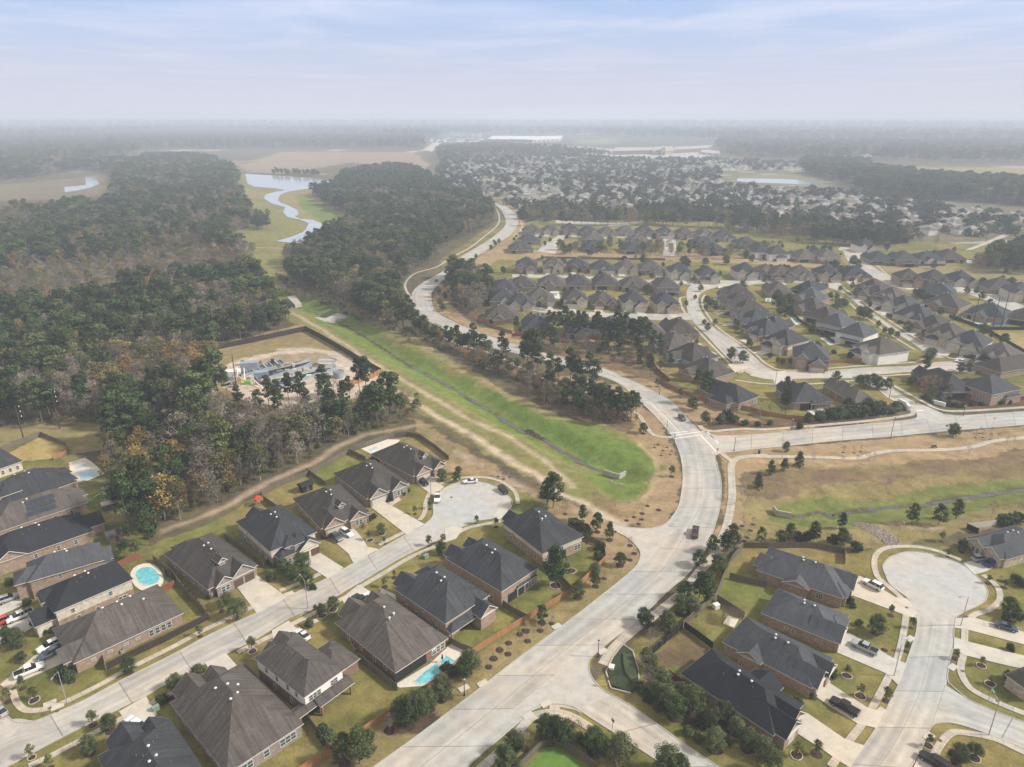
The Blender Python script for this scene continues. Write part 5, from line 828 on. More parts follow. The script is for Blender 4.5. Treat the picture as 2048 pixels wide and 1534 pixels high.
# ------------------------------------------------------------------ the far suburb
FR = {'a': (0.27, 0.255, 0.245), 'b': (0.13, 0.125, 0.125), 'c': (0.28, 0.245, 0.22)}
for k_, c_ in FR.items(): ROOF['f' + k_] = roofmat('far_roof_' + k_, c_, 0.15)
far_poly = PP([(1055, 437), (1000, 402), (890, 380), (875, 345), (900, 320), (1100, 312), (1240, 320), (1430, 322), (1660, 333), (1690, 345), (1480, 343), (1440, 352), (1500, 375), (1640, 380), (1760, 395), (1850, 410), (2048, 430), (2500, 470), (2500, 520), (2048, 500), (1950, 480), (1740, 478), (1600, 428)])
lake_poly = PP([(1440, 340), (1640, 340), (1780, 390), (1640, 382), (1440, 372)])
fp = []
ang = R_(14); ca, sa = math.cos(ang), math.sin(ang)
for r in range(0, 130):
    yy = 640 + r * 27 + (r // 2) * 9
    for c in range(-40, 210):
        xx = c * 17.5 + rng.uniform(-2, 2)
        X = xx * ca - (yy - 700) * sa * 0.6; Y = yy + xx * sa
        if not inpoly(np.array([X]), np.array([Y]), far_poly)[0] or inpoly(np.array([X]), np.array([Y]), lake_poly)[0]: continue
        if rng.random() < 0.30: continue
        fp.append((X, Y + rng.uniform(-2, 2), ang + (0 if r % 2 else math.pi) + rng.uniform(-0.06, 0.06)))
fp.sort(key=lambda q: math.hypot(q[0], q[1]))
FARP = []
for kk, (roofk, wallk) in enumerate((('fa', 'white'), ('fc', 'cream'), ('fb', 'white'), ('fa', 'cream'))):
    for two in (0, 1):
        t = empty('house', (0, -900 - kk, 0)); wm_, rm_, fm_ = MB(), MB(), MB(); ze = 5.6 if two else 3.1; w_, d_ = (11, 11) if two else (12.5, 15)
        wm_.prism([(-w_ / 2, -d_ / 2), (w_ / 2, -d_ / 2), (w_ / 2, d_ / 2), (-w_ / 2, d_ / 2)], 0, ze, 0, False); roof_faces(rm_, wm_, None, -w_ / 2, w_ / 2, -d_ / 2, d_ / 2, ze, 'hip', 0.5)
        wm_.prism([(-5.5, -d_ / 2 - 3), (0, -d_ / 2 - 3), (0, -d_ / 2 + 3), (-5.5, -d_ / 2 + 3)], 0, 3, 0, False); roof_faces(rm_, wm_, None, -5.5, 0, -d_ / 2 - 3, -d_ / 2 + 4, 3.02, 'gy', 0.5, wm_, 0)
        wm_.build('wall', WALL[wallk], t); rm_.build('roof', ROOF[roofk], t); m = MB()
        m.box(-5.0, -0.5, -d_ / 2 - 3.06, -d_ / 2 - 2.99, 0.1, 2.3); m.build('garage_door', GDOOR, t); remember(t); FARP.append([t, False, two])
NFAR = 168
far_desc = ['pale small far suburb house among round dark trees', 'cream small far suburb house among round dark trees', 'white far suburb house with darker roof among trees', 'buff far suburb house among round dark trees']
for i, (X, Y, a) in enumerate(fp[:NFAR]):
    j = int(rng.integers(0, 8)); e = FARP[j]; lab = ('two-storey ' if e[2] else 'single-storey ') + far_desc[j // 2]
    if not e[1]: e[0].location = (X, Y, 0); e[0].rotation_euler = (0, 0, a); e[1] = True; tag(e[0], lab, 'house', 'small houses of the far suburb')
    else: o = copy_thing(e[0], (X, Y, 0), a, None, lab, 'small houses of the far suburb'); tag(o, cat='house')
for e in FARP:
    if not e[1]: e[0].location = (fp[NFAR][0], fp[NFAR][1], 0); tag(e[0], 'single-storey ' + far_desc[0], 'house', 'small houses of the far suburb')
far_rest = fp[NFAR + 1:]
# ------------------------------------------------------------------ trees
def quads_mesh(name, C, Nn, S, tone, mats, mi=None, stretch=1.0, extra=None):
    """many small leaf faces: centres C, normals Nn, sizes S; extra = MB with the woody parts (material slot 1)"""
    n = len(C); a = np.cross(Nn, rng.normal(size=(n, 3))); a /= np.linalg.norm(a, axis=1)[:, None] + 1e-9; b = np.cross(Nn, a); S = S[:, None]
    k = rng.uniform(0.6, 1.0, (n, 4, 1)); V = np.stack([C - a * S * stretch * k[:, 0], C + b * S * k[:, 1], C + a * S * stretch * k[:, 2], C - b * S * k[:, 3]], 1).reshape(-1, 3)
    Fq = np.arange(4 * n).reshape(n, 4); tn = np.repeat(tone, 4); verts = V; faces = Fq; nv = len(V)
    ev = np.array(extra.v) if extra and extra.v else np.zeros((0, 3)); me = bpy.data.meshes.new(name)
    me.vertices.add(nv + len(ev)); me.vertices.foreach_set('co', np.concatenate([V, ev]).ravel().astype(np.float32))
    loops = list(Fq.ravel()); starts = list(range(0, 4 * n, 4)); mis = [0] * n
    if len(ev):
        for f in extra.f: starts.append(len(loops)); loops += [nv + i for i in f]; mis.append(1)
    me.loops.add(len(loops)); me.loops.foreach_set('vertex_index', np.array(loops, dtype=np.int32)); me.polygons.add(len(starts)); me.polygons.foreach_set('loop_start', np.array(starts, dtype=np.int32))
    me.update(calc_edges=True); me.polygons.foreach_set('material_index', mis)
    t = me.attributes.new('tone', 'FLOAT', 'POINT'); t.data.foreach_set('value', np.concatenate([tn, np.full(len(ev), 0.5)]).astype(np.float32))
    for m in mats: me.materials.append(m)
    return me
def blobs(n, shape, sd, lo=0.28, hi=1.0, R=0.3):
    """clump centres spread through a crown of unit height; shape: 'round','cone','pine','col'"""
    r = np.random.default_rng(sd); o = []
    while len(o) < n:
        z = r.uniform(lo, hi); t = (z - lo) / (hi - lo)
        if shape == 'round': rad = R * math.sqrt(max(0.05, 1 - (2 * t - 0.85) ** 2)) ** 0.8
        elif shape == 'cone': rad = R * (1.08 - t) ** 0.8
        elif shape == 'pine': rad = R * (0.45 + 0.75 * math.sin(math.pi * min(1, 0.18 + 0.82 * t)) - 0.25 * t) * r.uniform(0.6, 1.1)
        else: rad = R * (0.8 + 0.2 * math.sin(6 * t))
        a = r.uniform(0, 2 * math.pi); q = rad * math.sqrt(r.uniform(0.05, 1)); o.append((q * math.cos(a), q * math.sin(a), z))
    return np.array(o)
def crown(nb, per, leaf, shape, sd, lo, R, br, flat=0.7, mats=None, extra=None, name='crown', stretch=1.0, up=0.35):
    r = np.random.default_rng(sd + 99); B = blobs(nb, shape, sd, lo, 0.96, R); C = []; Nn = []; T = []
    for b in B:
        s = br * r.uniform(0.6, 1.25); d = r.normal(size=(per, 3)); d /= np.linalg.norm(d, axis=1)[:, None]; rad = r.uniform(0.45, 1.0, (per, 1)) ** 0.5; off = d * rad * s; off[:, 2] *= flat
        C.append(b + off); nn = d + r.normal(size=(per, 3)) * 0.55; nn[:, 2] += up; nn /= np.linalg.norm(nn, axis=1)[:, None]; Nn.append(nn); T.append(np.clip(r.normal(0.5, 0.16) + r.normal(0, 0.10, per), 0, 1))
    C = np.concatenate(C); Nn = np.concatenate(Nn); T = np.concatenate(T); S = r.uniform(0.6, 1.25, len(C)) * leaf
    return quads_mesh(name, C, Nn, S, T, mats, stretch=stretch, extra=extra)
def trunk_mb(h, r0, r1, limbs=5, lo=0.3, spread=0.25, sd=1, n=6, lean=0.02):
    m = MB(); rs = random.Random(sd); pts = [(0, 0, 0)]
    for i in range(1, 5): pts.append((pts[-1][0] + rs.uniform(-lean, lean), pts[-1][1] + rs.uniform(-lean, lean), h * i / 4))
    for i in range(4): m.tube(pts[i], pts[i + 1], r0 + (r1 - r0) * i / 4, r0 + (r1 - r0) * (i + 1) / 4, n)
    for i in range(limbs):
        z = lo + (h - lo) * (i + 0.3) / limbs; a = rs.uniform(0, 6.28); s = spread * rs.uniform(0.6, 1.1) * (1.1 - 0.5 * i / limbs); x, y = pts[2][0], pts[2][1]
        m.tube((x, y, z), (x + s * math.cos(a), y + s * math.sin(a), z + s * 0.55), r0 * 0.4, r0 * 0.12, 4)
    return m
def bare_mb(sd, h=1.0, levels=4, r0=0.016, m=None):
    """a leafless tree grown by forking"""
    m = m or MB(); rs = random.Random(sd)
    def grow(p, d, l, r, k):
        q = p + d * l; m.tube(p, q, r, r * 0.65, 4 if k > 1 else 3)
        if k == 0: return
        for i in range(3 if k > 1 else 4):
            e = d.orthogonal().normalized(); e.rotate(__import__('mathutils').Quaternion(d, rs.uniform(0, 6.28))); nd = (d * rs.uniform(0.7, 1.0) + e * rs.uniform(0.45, 0.85) + Vector((0, 0, 0.12))).normalized()
            grow(q if i else p + d * l * 0.8, nd, l * rs.uniform(0.55, 0.78), r * 0.6, k - 1)
    grow(Vector((0, 0, 0)), Vector((rs.uniform(-0.05, 0.05), rs.uniform(-0.05, 0.05), 1)).normalized(), h * 0.36, r0, levels)
    return m
def twig_cloud(name, sd, mats, nb=26, per=34, R=0.30, lo=0.35, extra=None, leaf=0.016):
    """fine twigs of a leafless crown: many thin slivers"""
    return crown(nb, per, leaf, 'round', sd, lo, R, 0.11, 0.9, mats, extra, name, stretch=4.5, up=0.0)
TREES = {}
def near_tree(kind, v):
    """a tree of unit height with its trunk and crown as parts"""
    t = empty({'oak': 'oak_tree', 'young': 'young_tree', 'pine': 'pine_tree', 'bare': 'bare_tree', 'shrub': 'shrub', 'cone': 'evergreen_tree', 'tall': 'tall_pine'}[kind], (0, -800, 0)); sd = v * 17 + hash(kind) % 7 if False else v * 17 + len(kind)
    if kind == 'oak': link('crown', crown(105, 80, 0.0185, 'round', sd, 0.20, 0.40, 0.105, 0.85, [LEAF['oak']]), t); trunk_mb(0.7, 0.030, 0.010, 6, 0.2, 0.28, sd).build('trunk', BARK, t)
    elif kind == 'young': link('crown', crown(22, 34, 0.036, 'round', sd, 0.36, 0.22, 0.12, 0.9, [LEAF['young']]), t); trunk_mb(0.75, 0.014, 0.006, 5, 0.35, 0.2, sd).build('trunk', BARK, t)
    elif kind == 'pine': link('crown', crown(60, 60, 0.021, 'pine', sd, 0.26, 0.26, 0.085, 0.6, [LEAF['pine']]), t); trunk_mb(0.94, 0.016, 0.005, 9, 0.3, 0.24, sd).build('trunk', BARK, t)
    elif kind == 'tall': link('crown', crown(46, 52, 0.019, 'pine', sd, 0.46, 0.155, 0.062, 0.6, [LEAF['pine']]), t); trunk_mb(0.95, 0.011, 0.004, 12, 0.42, 0.15, sd).build('trunk', BARK, t)
    elif kind == 'cone': link('crown', crown(44, 60, 0.030, 'cone', sd, 0.10, 0.30, 0.12, 0.8, [LEAF['oak']]), t); trunk_mb(0.8, 0.022, 0.006, 5, 0.2, 0.2, sd).build('trunk', BARK, t)
    elif kind == 'bare': link('crown', twig_cloud('crown', sd, [LEAF['bare']], 14, 16, 0.24, 0.4, None, 0.010), t); bare_mb(sd, 1.0, 3, 0.016).build('trunk', PBARK, t)
    else: link('crown', crown(22, 44, 0.10, 'round', sd, 0.1, 0.55, 0.34, 0.8, [LEAF['shrub']]), t); trunk_mb(0.5, 0.05, 0.02, 3, 0.1, 0.2, sd).build('stem', BARK, t)
    remember(t); t['category'] = 'tree' if kind != 'shrub' else 'shrub'; return t
mulch_me = {}
def mulch(par_scale, r, ring):
    k = (round(r, 1), ring)
    if k not in mulch_me:
        m = MB(); rs = random.Random(int(r * 10)); n = 14; q = [(r * rs.uniform(0.88, 1.1) * math.cos(i * 6.283 / n), r * rs.uniform(0.88, 1.1) * math.sin(i * 6.283 / n)) for i in range(n)]
        for i in range(n): m.face([(*q[i], 0.02), (*q[(i + 1) % n], 0.02), (0, 0, 0.16)])
        if ring:
            for i in range(n): a, b = q[i], q[(i + 1) % n]; l = math.hypot(b[0] - a[0], b[1] - a[1]); m.obox(((a[0] + b[0]) / 2, (a[1] + b[1]) / 2), ((b[0] - a[0]) / l, (b[1] - a[1]) / l), l * 0.47, 0.09, 0, 0.2, 1)
        mulch_me[k] = m.mesh('mulch_ring', [MULCH, RING])
    return mulch_me[k]
TCOUNT = {}
def place_tree(kind, x, y, h, label, group, mr=0, ring=False):
    v = TCOUNT.get(kind, 0); TCOUNT[kind] = v + 1; nv = 3; key = (kind, v % nv); loc = P(x, y); rz = random.uniform(0, 6.28); w = h * random.uniform(0.92, 1.12); zz = float(gz(np.array([[loc[0]]]), np.array([[loc[1]]]))[0, 0]) - 0.02
    if key not in TREES: o = near_tree(kind, v % nv); TREES[key] = o; o.location = (*loc, zz); o.rotation_euler = (0, 0, rz); o.scale = (w, w, h); o['label'] = label; o['group'] = group
    else: o = copy_thing(TREES[key], (*loc, zz), rz, (w, w, h), label, group)
    if mr:
        q = link('mulch_ring', mulch(1, mr, ring), None, (0, 0, 0)); q.parent = o; q.scale = (1 / w, 1 / w, 1 / h)
    return o
LOOKS = {'oak': 'dark leafy tree', 'young': 'light green street tree', 'pine': 'green pine', 'bare': 'leafless sapling', 'shrub': 'rounded dark shrub', 'cone': 'dense cone-shaped evergreen', 'tall': 'tall thin-trunked pine'}
def trees(group, where, items):
    """items (kind, x, y, height[, mulch radius[, stone ring]]); counted from the left within each kind"""
    items = sorted(items, key=lambda q: q[1]); cnt = {}; tot = {}
    for it in items: tot[it[0]] = tot.get(it[0], 0) + 1
    for it in items:
        k = it[0]; i = cnt.get(k, 0); cnt[k] = i + 1; mr = it[4] if len(it) > 4 else 0; ring = len(it) > 5
        look = ('stone-ringed ' if ring else 'mulched ' if mr and k != 'shrub' else '') + LOOKS[k]
        place_tree(k, it[1], it[2], it[3], f"{look}, {nth(i)} from the west {where}" if tot[k] > 1 else f"{look} {where}", group, mr, ring)
O, Y, PI_, B, S, CO = 'oak', 'young', 'pine', 'bare', 'shrub', 'cone'
trees('front garden trees of the local street', 'on the local street lawns', [(Y, 444, 1222, 3.6, .8), (O, 475, 1236, 5.6, .8), (O, 455, 1212, 4.2), (O, 37, 1294, 4.6, .9), (O, 20, 1290, 4.0), (Y, 400, 1273, 3.2, .7), (O, 260, 1346, 4.2, .8), (Y, 69, 1401, 3.6, 1.1, 1), (Y, 45, 1377, 3.4, .8), (Y, 17, 1403, 3.6, .9), (O, 400, 1362, 4.4, .9, 1), (O, 352, 1378, 4.0), (O, 362, 1390, 4.2), (Y, 505, 1303, 4.2, 1.0, 1), (Y, 187, 1449, 3.6, .9), (O, 221, 1462, 4.2, 1.1), (O, 180, 1507, 4.4, 1.0), (Y, 64, 1516, 3.4, .8, 1), (Y, 100, 1536, 3.2, .8), (O, 613, 1171, 5.0, .8), (O, 666, 1220, 3.9, 1.1, 1), (O, 644, 1232, 3.7, 1.1, 1), (Y, 769, 1174, 2.9, .9), (Y, 789, 1155, 2.4, .9), (Y, 830, 1028, 2.9, .7), (O, 883, 961, 4.4, .7), (O, 913, 964, 4.0, .6), (O, 917, 948, 3.0), (Y, 740, 1081, 3.5, 1.1, 1), (O, 763, 1068, 3.7, 1.1, 1), (Y, 769, 1087, 2.3, .7), (Y, 953, 1048, 3.0, .7), (Y, 992, 1054, 3.2, .8), (Y, 858, 1091, 3.4, .8), (Y, 887, 1088, 3.4, .8), (O, 882, 1108, 4.2, 1.0), (Y, 860, 1018, 3.2, .7), (O, 569, 1150, 5.2), (O, 604, 1142, 5.6), (O, 586, 1160, 4.4), (Y, 632, 1225, 2.4)])
trees('saplings by the turning circle', 'beyond the western turning circle', [(B, 1007, 958, 2.6, .7), (B, 996, 953, 2.6, .6), (B, 1019, 954, 2.4, .6)])
trees('shrubs round the western houses', 'along the local street', [(S, 44, 1320, 1.9), (S, 128, 1352, 2.2), (S, 140, 1360, 2.4), (S, 137, 1342, 2.0), (S, 325, 1405, 1.8), (S, 542, 1160, 1.9), (S, 618, 1253, 1.9), (S, 626, 1178, 1.5), (S, 715, 1047, 1.3), (S, 722, 1050, 1.5), (S, 732, 1045, 1.5), (S, 741, 1040, 1.5), (S, 748, 1036, 1.4), (S, 780, 1002, 1.6), (S, 772, 998, 1.5), (S, 806, 990, 1.3), (S, 816, 984, 1.3), (S, 648, 1077, 1.3), (S, 630, 1092, 1.5), (S, 862, 950, 1.4), (S, 868, 944, 1.3), (S, 817, 958, 1.2), (S, 575, 1118, 1.6), (S, 548, 1132, 1.6), (S, 538, 1128, 1.4), (S, 68, 1250, 1.5), (S, 78, 1256, 1.5), (S, 92, 1268, 1.3), (S, 104, 1264, 1.4), (S, 30, 1270, 1.8), (S, 12, 1268, 1.9), (S, 20, 1170, 2.0), (S, 55, 1210, 1.7), (S, 420, 1197, 1.2), (S, 435, 1192, 1.2)])
trees('trees along the boulevard verge', 'on the boulevard fence verge', [(O, 859, 1418, 5.2, 1.2), (O, 884, 1398, 6.2, 1.4), (O, 942, 1348, 6.4), (O, 930, 1356, 5.4), (PI_, 819, 1453, 8.0, 1.2), (O, 838, 1434, 6.6), (O, 806, 1440, 6.0), (B, 779, 1461, 4.6, 1.2), (PI_, 689, 1528, 7.6, 1.2), (PI_, 719, 1527, 9.0), (O, 735, 1505, 5.2), (B, 987, 1317, 1.8, 1.0), (B, 999, 1300, 2.2, 1.0), (B, 1016, 1308, 1.8, .9), (B, 1017, 1286, 2.0, .9), (B, 977, 1334, 2.0, .9), (O, 1156, 1196, 5.0, 1.1), (PI_, 1191, 1173, 4.8, 1.0), (B, 1208, 1157, 2.4, .8), (PI_, 1083, 1246, 5.6, 1.1), (B, 1103, 1247, 3.4, .8), (B, 1051, 1262, 1.8, 1.1), (B, 1080, 1261, 1.8, .9), (B, 1039, 1269, 1.8, .9), (B, 1055, 1282, 1.8, .9), (O, 1240, 1131, 4.2, 1.2), (B, 1260, 1091, 3.0, .9), (B, 1259, 1120, 2.2, .9), (B, 1268, 1107, 2.0, .9), (B, 1232, 1118, 2.0, .9), (PI_, 1219, 1080, 6.2, 1.1), (PI_, 1194, 1064, 6.6, 1.0), (PI_, 1165, 1042, 5.8, .8), (B, 1130, 1028, 6.0, .8), (O, 1190, 1150, 3.8)])
trees('trees in the backyards of the local street', 'in the local street backyards', [(PI_, 1111, 1172, 12.5, 1.6, 1), (B, 1143, 1142, 5.0, 1.3, 1), (PI_, 1106, 1016, 13.0), (PI_, 1095, 1010, 10.0), (S, 1170, 1064, 2.6), (S, 1160, 1058, 2.4), (S, 1148, 1052, 2.4), (S, 1178, 1072, 2.0), (S, 1200, 1100, 2.4), (S, 1196, 1117, 2.0), (B, 1068, 978, 5.0), (S, 645, 1468, 2.2), (S, 655, 1480, 2.2), (S, 905, 1350, 2.2), (S, 892, 1342, 2.0)])
trees('big trees of the corner planting', 'beside the southern branch road', [(O, 1361, 1226, 5.3, 1.5), (O, 1384, 1228, 4.9, 1.5), (PI_, 1411, 1206, 9.5), (PI_, 1398, 1196, 8.0), (O, 1369, 1196, 4.9), (PI_, 1329, 1268, 7.0), (O, 1338, 1256, 4.4), (O, 1294, 1256, 4.4), (O, 1286, 1243, 4.0), (B, 1306, 1301, 6.0), (B, 1300, 1290, 5.0), (B, 1296, 1386, 7.5), (B, 1287, 1350, 6.0), (O, 1384, 1424, 6.7, 1.4), (O, 1349, 1434, 5.8, 1.6), (O, 1336, 1412, 5.3), (O, 1319, 1377, 5.5), (O, 1302, 1340, 4.4), (O, 1311, 1400, 4.9), (O, 1360, 1400, 4.4), (O, 1292, 1325, 4.0), (O, 1429, 1498, 4.9, 1.6), (O, 1494, 1497, 4.9, 1.4), (O, 1424, 1452, 4.6), (O, 1449, 1438, 4.4), (O, 1524, 1513, 4.8), (O, 1472, 1470, 4.2), (O, 1240, 1523, 6.5), (O, 1334, 1548, 6.7), (O, 1355, 1556, 5.6), (S, 1278, 1378, 1.8), (S, 1286, 1388, 1.8), (S, 1296, 1402, 2.0), (S, 1316, 1418, 2.0), (S, 1452, 1490, 1.4), (S, 1375, 1468, 1.6), (S, 1395, 1480, 1.6), (S, 1412, 1490, 1.6), (S, 1405, 1450, 2.2)])
trees('trees round the bright lawn corner', 'around the bright green corner lawn', [(O, 1111, 1482, 6.0), (O, 1092, 1474, 5.4), (O, 1130, 1486, 5.6), (O, 1184, 1500, 5.6, 1.2), (O, 1200, 1510, 5.0), (B, 1049, 1498, 4.6, .9), (O, 1029, 1506, 5.2), (O, 1010, 1534, 5.2), (O, 1020, 1550, 5.2), (B, 1084, 1472, 4.0), (B, 1152, 1470, 4.4), (B, 1160, 1476, 4.0), (S, 1160, 1480, 1.6), (S, 1170, 1490, 1.6)])
trees('street trees of the eastern circle', 'round the eastern turning circle', [(Y, 1781, 1231, 3.2, .9), (O, 1751, 1267, 5.2, .9), (Y, 1823, 1256, 3.2, .6), (B, 1769, 1300, 3.2, .8), (Y, 1813, 1303, 2.6, .7), (Y, 1693, 1352, 3.0, 1.1, 1), (Y, 1720, 1393, 3.4, 1.2, 1), (Y, 1771, 1401, 3.6, .9), (Y, 1593, 1511, 3.6, 1.2, 1), (Y, 1632, 1508, 3.6, 1.2), (Y, 1911, 1318, 2.8, .9), (Y, 1962, 1332, 2.6, 1.0, 1), (Y, 1980, 1368, 2.4, 1.1, 1), (O, 1947, 1517, 3.6, 1.2, 1), (O, 1913, 1526, 4.6, 1.0), (Y, 1856, 1493, 3.0, 1.0, 1), (O, 2016, 1227, 4.8, 1.1), (O, 2031, 1244, 4.0), (Y, 1976, 1167, 2.6, .9), (Y, 2008, 1175, 2.4, .9), (B, 2000, 1162, 2.0, .8), (CO, 2035, 1376, 4.4), (CO, 2012, 1356, 2.4), (S, 1663, 1345, 1.8), (S, 1660, 1355, 1.8), (S, 1626, 1394, 1.4), (S, 1594, 1412, 1.8), (S, 1578, 1460, 2.0), (S, 1566, 1470, 2.2), (S, 1560, 1482, 2.2), (S, 1718, 1250, 1.4), (S, 1700, 1206, 1.6), (S, 1705, 1215, 1.2), (S, 2030, 1165, 2.2), (S, 2044, 1172, 2.2), (S, 2020, 1300, 1.6), (S, 2012, 1240, 1.6), (O, 1535, 1545, 6.0), (S, 1450, 1370, 1.6), (O, 1463, 1360, 1.8)])
trees('trees at the crossing', 'around the crossing', [(Y, 1343, 953, 4.2, 1.0), (O, 1286, 867, 4.6, 1.1), (O, 1385, 821, 6.4), (Y, 1360, 796, 4.6, .8), (O, 1410, 847, 5.4), (Y, 1314, 773, 4.2, 1.0), (B, 1316, 889, 1.6, .7), (B, 1326, 901, 1.8, .7), (B, 1344, 902, 1.4, .6), (B, 1340, 909, 1.4, .6), (B, 1322, 911, 1.4, .6), (B, 1309, 895, 1.4, .6), (B, 1334, 895, 1.4, .6), (B, 1295, 1012, 1.2, .8), (B, 1317, 1020, 1.2, .9), (B, 1284, 1027, 2.2, .9), (B, 1268, 1034, 2.2, .8), (B, 1283, 1039, 1.6, .8), (B, 1253, 1041, 1.8, .8), (B, 1277, 1048, 1.4, .8)])
trees('trees along the eastern trail', 'south of the eastern road', [(O, 1398, 1131, 4.8, .9), (PI_, 1424, 1106, 6.0), (PI_, 1462, 1101, 9.0), (PI_, 1447, 1104, 6.6), (PI_, 1430, 1152, 7.2), (O, 1440, 1140, 4.6), (PI_, 1521, 1085, 5.4), (B, 1514, 1080, 2, .8), (B, 1506, 1049, 3.0, .7), (B, 1484, 1052, 3.6, .8), (B, 1501, 1061, 2.6, .8), (B, 1494, 1075, 2.6, .8), (B, 1488, 1082, 2, .7), (B, 1482, 1000, 7.0), (B, 1490, 1010, 6.0), (CO, 1516, 974, 5.6), (O, 1572, 903, 4.0, .8), (CO, 1541, 948, 5.6), (CO, 1568, 942, 4.8), (CO, 1597, 932, 5.6), (B, 1625, 924, 3.4), (B, 1686, 905, 3.2, .6), (B, 1708, 906, 3.2, .6), (B, 1721, 903, 2.8, .6), (B, 1684, 927, 3.4), (B, 1714, 924, 3.0), (B, 1736, 922, 3.4), (B, 1748, 921, 3.4), (O, 1906, 873, 5.6), (B, 1951, 876, 3.4, .6), (B, 1965, 875, 3.2, .6), (B, 1960, 867, 3.0, .6), (B, 1983, 867, 3.0, .6), (B, 1980, 880, 2.8, .6), (B, 1997, 878, 3.4, .6), (B, 2014, 889, 3.4), (B, 2026, 887, 3.0), (B, 1937, 908, 3.4), (PI_, 1823, 1047, 7.2), (PI_, 1876, 1050, 7.4), (PI_, 1911, 1038, 7.0), (B, 1983, 1033, 5.4), (B, 2038, 1030, 5.0), (PI_, 1578, 1085, 6.6), (O, 1561, 1085, 4.0), (PI_, 1626, 1083, 6.8), (S, 1666, 1086, 2.6), (S, 1614, 1081, 2.4), (S, 1596, 1080, 2.4), (PI_, 1680, 1093, 6.6), (O, 1688, 1090, 4.6), (PI_, 1683, 1055, 5.6), (B, 1742, 1099, 4.0), (S, 1711, 1101, 2.6), (Y, 1882, 1083, 3.4, .8), (O, 1923, 1104, 3.8, .8), (Y, 1896, 1114, 2.8, .7), (S, 1930, 1095, 2.4), (S, 1945, 1104, 2.0), (S, 2005, 1050, 3.0), (S, 2020, 1048, 3.2), (S, 2034, 1044, 3.0), (S, 1598, 857, 2.4), (S, 1900, 800, 1.6)])
trees('hedge shrubs behind the orange fence', 'in the hedge north of the eastern road', [(S, x, y, h) for x, y, h in ((1440, 846, 3.6), (1455, 840, 4.0), (1470, 846, 3.0), (1490, 850, 2.2), (1515, 852, 1.8), (1540, 850, 2.0), (1618, 843, 3.4), (1640, 840, 3.6), (1660, 838, 4.4), (1680, 836, 4.8), (1700, 834, 4.6), (1722, 832, 4.6), (1745, 828, 4.4), (1762, 824, 4.2), (1790, 817, 2.6), (1785, 828, 2.4), (1850, 798, 2.2), (1865, 803, 2.2), (1880, 807, 2.2), (1895, 811, 2.2), (1912, 814, 2.2), (1925, 815, 2.0), (1985, 795, 3.2), (1975, 800, 3.0), (1940, 812, 1.6), (1960, 811, 1.6), (2000, 809, 1.6), (2020, 808, 1.6))] + [(O, 1695, 822, 6.0), (O, 1733, 824, 6.4), (O, 1752, 826, 5.4), (O, 1990, 790, 6.4), (O, 2005, 785, 5.6)])
trees('trees in the middle neighbourhood', 'in the curving-street neighbourhood', [(O, x, y, h) for x, y, h in ((1401, 583, 5), (1421, 613, 5.5), (1430, 622, 5), (1412, 622, 4.5), (1446, 612, 4), (1471, 664, 4.5), (1449, 600, 4), (1430, 650, 4), (1415, 662, 5), (1408, 650, 3.6), (1485, 726, 6.5), (1462, 720, 7), (1497, 690, 4), (1498, 696, 5), (1390, 600, 3.6), (1372, 612, 4), (1362, 573, 4), (1078, 617, 5), (1090, 620, 5), (1126, 612, 6), (1135, 606, 6), (1118, 614, 4), (1140, 545, 5), (1098, 541, 4), (1230, 548, 4), (1286, 528, 8), (1704, 578, 5), (1712, 594, 5.5), (1724, 590, 5), (1680, 583, 4), (1672, 600, 5), (1685, 612, 5.5), (1690, 614, 5), (1660, 598, 5), (1727, 636, 7.5), (1718, 634, 7), (1736, 640, 7), (1756, 654, 4), (1739, 615, 4), (1768, 668, 4), (1780, 672, 5), (1793, 676, 4), (1814, 664, 6.5), (1864, 683, 6), (1880, 688, 5), (1894, 695, 4.5), (1850, 677, 4), (1966, 733, 7), (1955, 728, 5.6), (1980, 728, 5), (1920, 745, 5), (1936, 745, 5), (1856, 722, 7), (1865, 715, 5), (1718, 770, 5), (1730, 776, 6.5), (1745, 772, 6), (1756, 778, 6), (1774, 779, 5.4), (1672, 762, 5), (1540, 718, 3.4), (1555, 725, 3), (1565, 728, 3), (1580, 728, 3), (1562, 618, 8), (1570, 625, 7), (1560, 630, 6), (1880, 632, 6), (1905, 640, 4), (1932, 590, 6), (1952, 588, 5), (1963, 600, 6), (2030, 601, 5), (1842, 598, 7), (1852, 607, 7), (1836, 593, 6), (1705, 532, 9), (1715, 540, 8), (1640, 555, 5), (1634, 573, 5), (1651, 577, 4), (1679, 551, 8), (1692, 548, 6), (1575, 545, 6), (1350, 545, 4), (1440, 552, 4), (1505, 555, 4), (1530, 560, 4), (1225, 615, 6), (1240, 610, 5), (1312, 622, 4), (1180, 610, 4), (1160, 545, 4), (1200, 550, 4), (1120, 500, 10), (1139, 507, 9), (1150, 500, 8), (1090, 492, 5), (1080, 480, 5), (1100, 485, 5), (1045, 415, 4), (1900, 790, 4), (1870, 793, 5), (1840, 778, 5), (1852, 782, 6), (1847, 770, 5), (1825, 765, 4), (1820, 770, 4), (925, 545, 4.5), (940, 530, 4.5), (952, 518, 4.5), (982, 500, 5), (990, 492, 5), (998, 487, 5), (880, 612, 5), (886, 622, 5), (890, 598, 5), (878, 588, 5), (1232, 815, 4.6), (827, 617, 4), (828, 638, 6), (905, 675, 4.6), (978, 700, 5.6), (1035, 735, 5), (1060, 742, 5))])
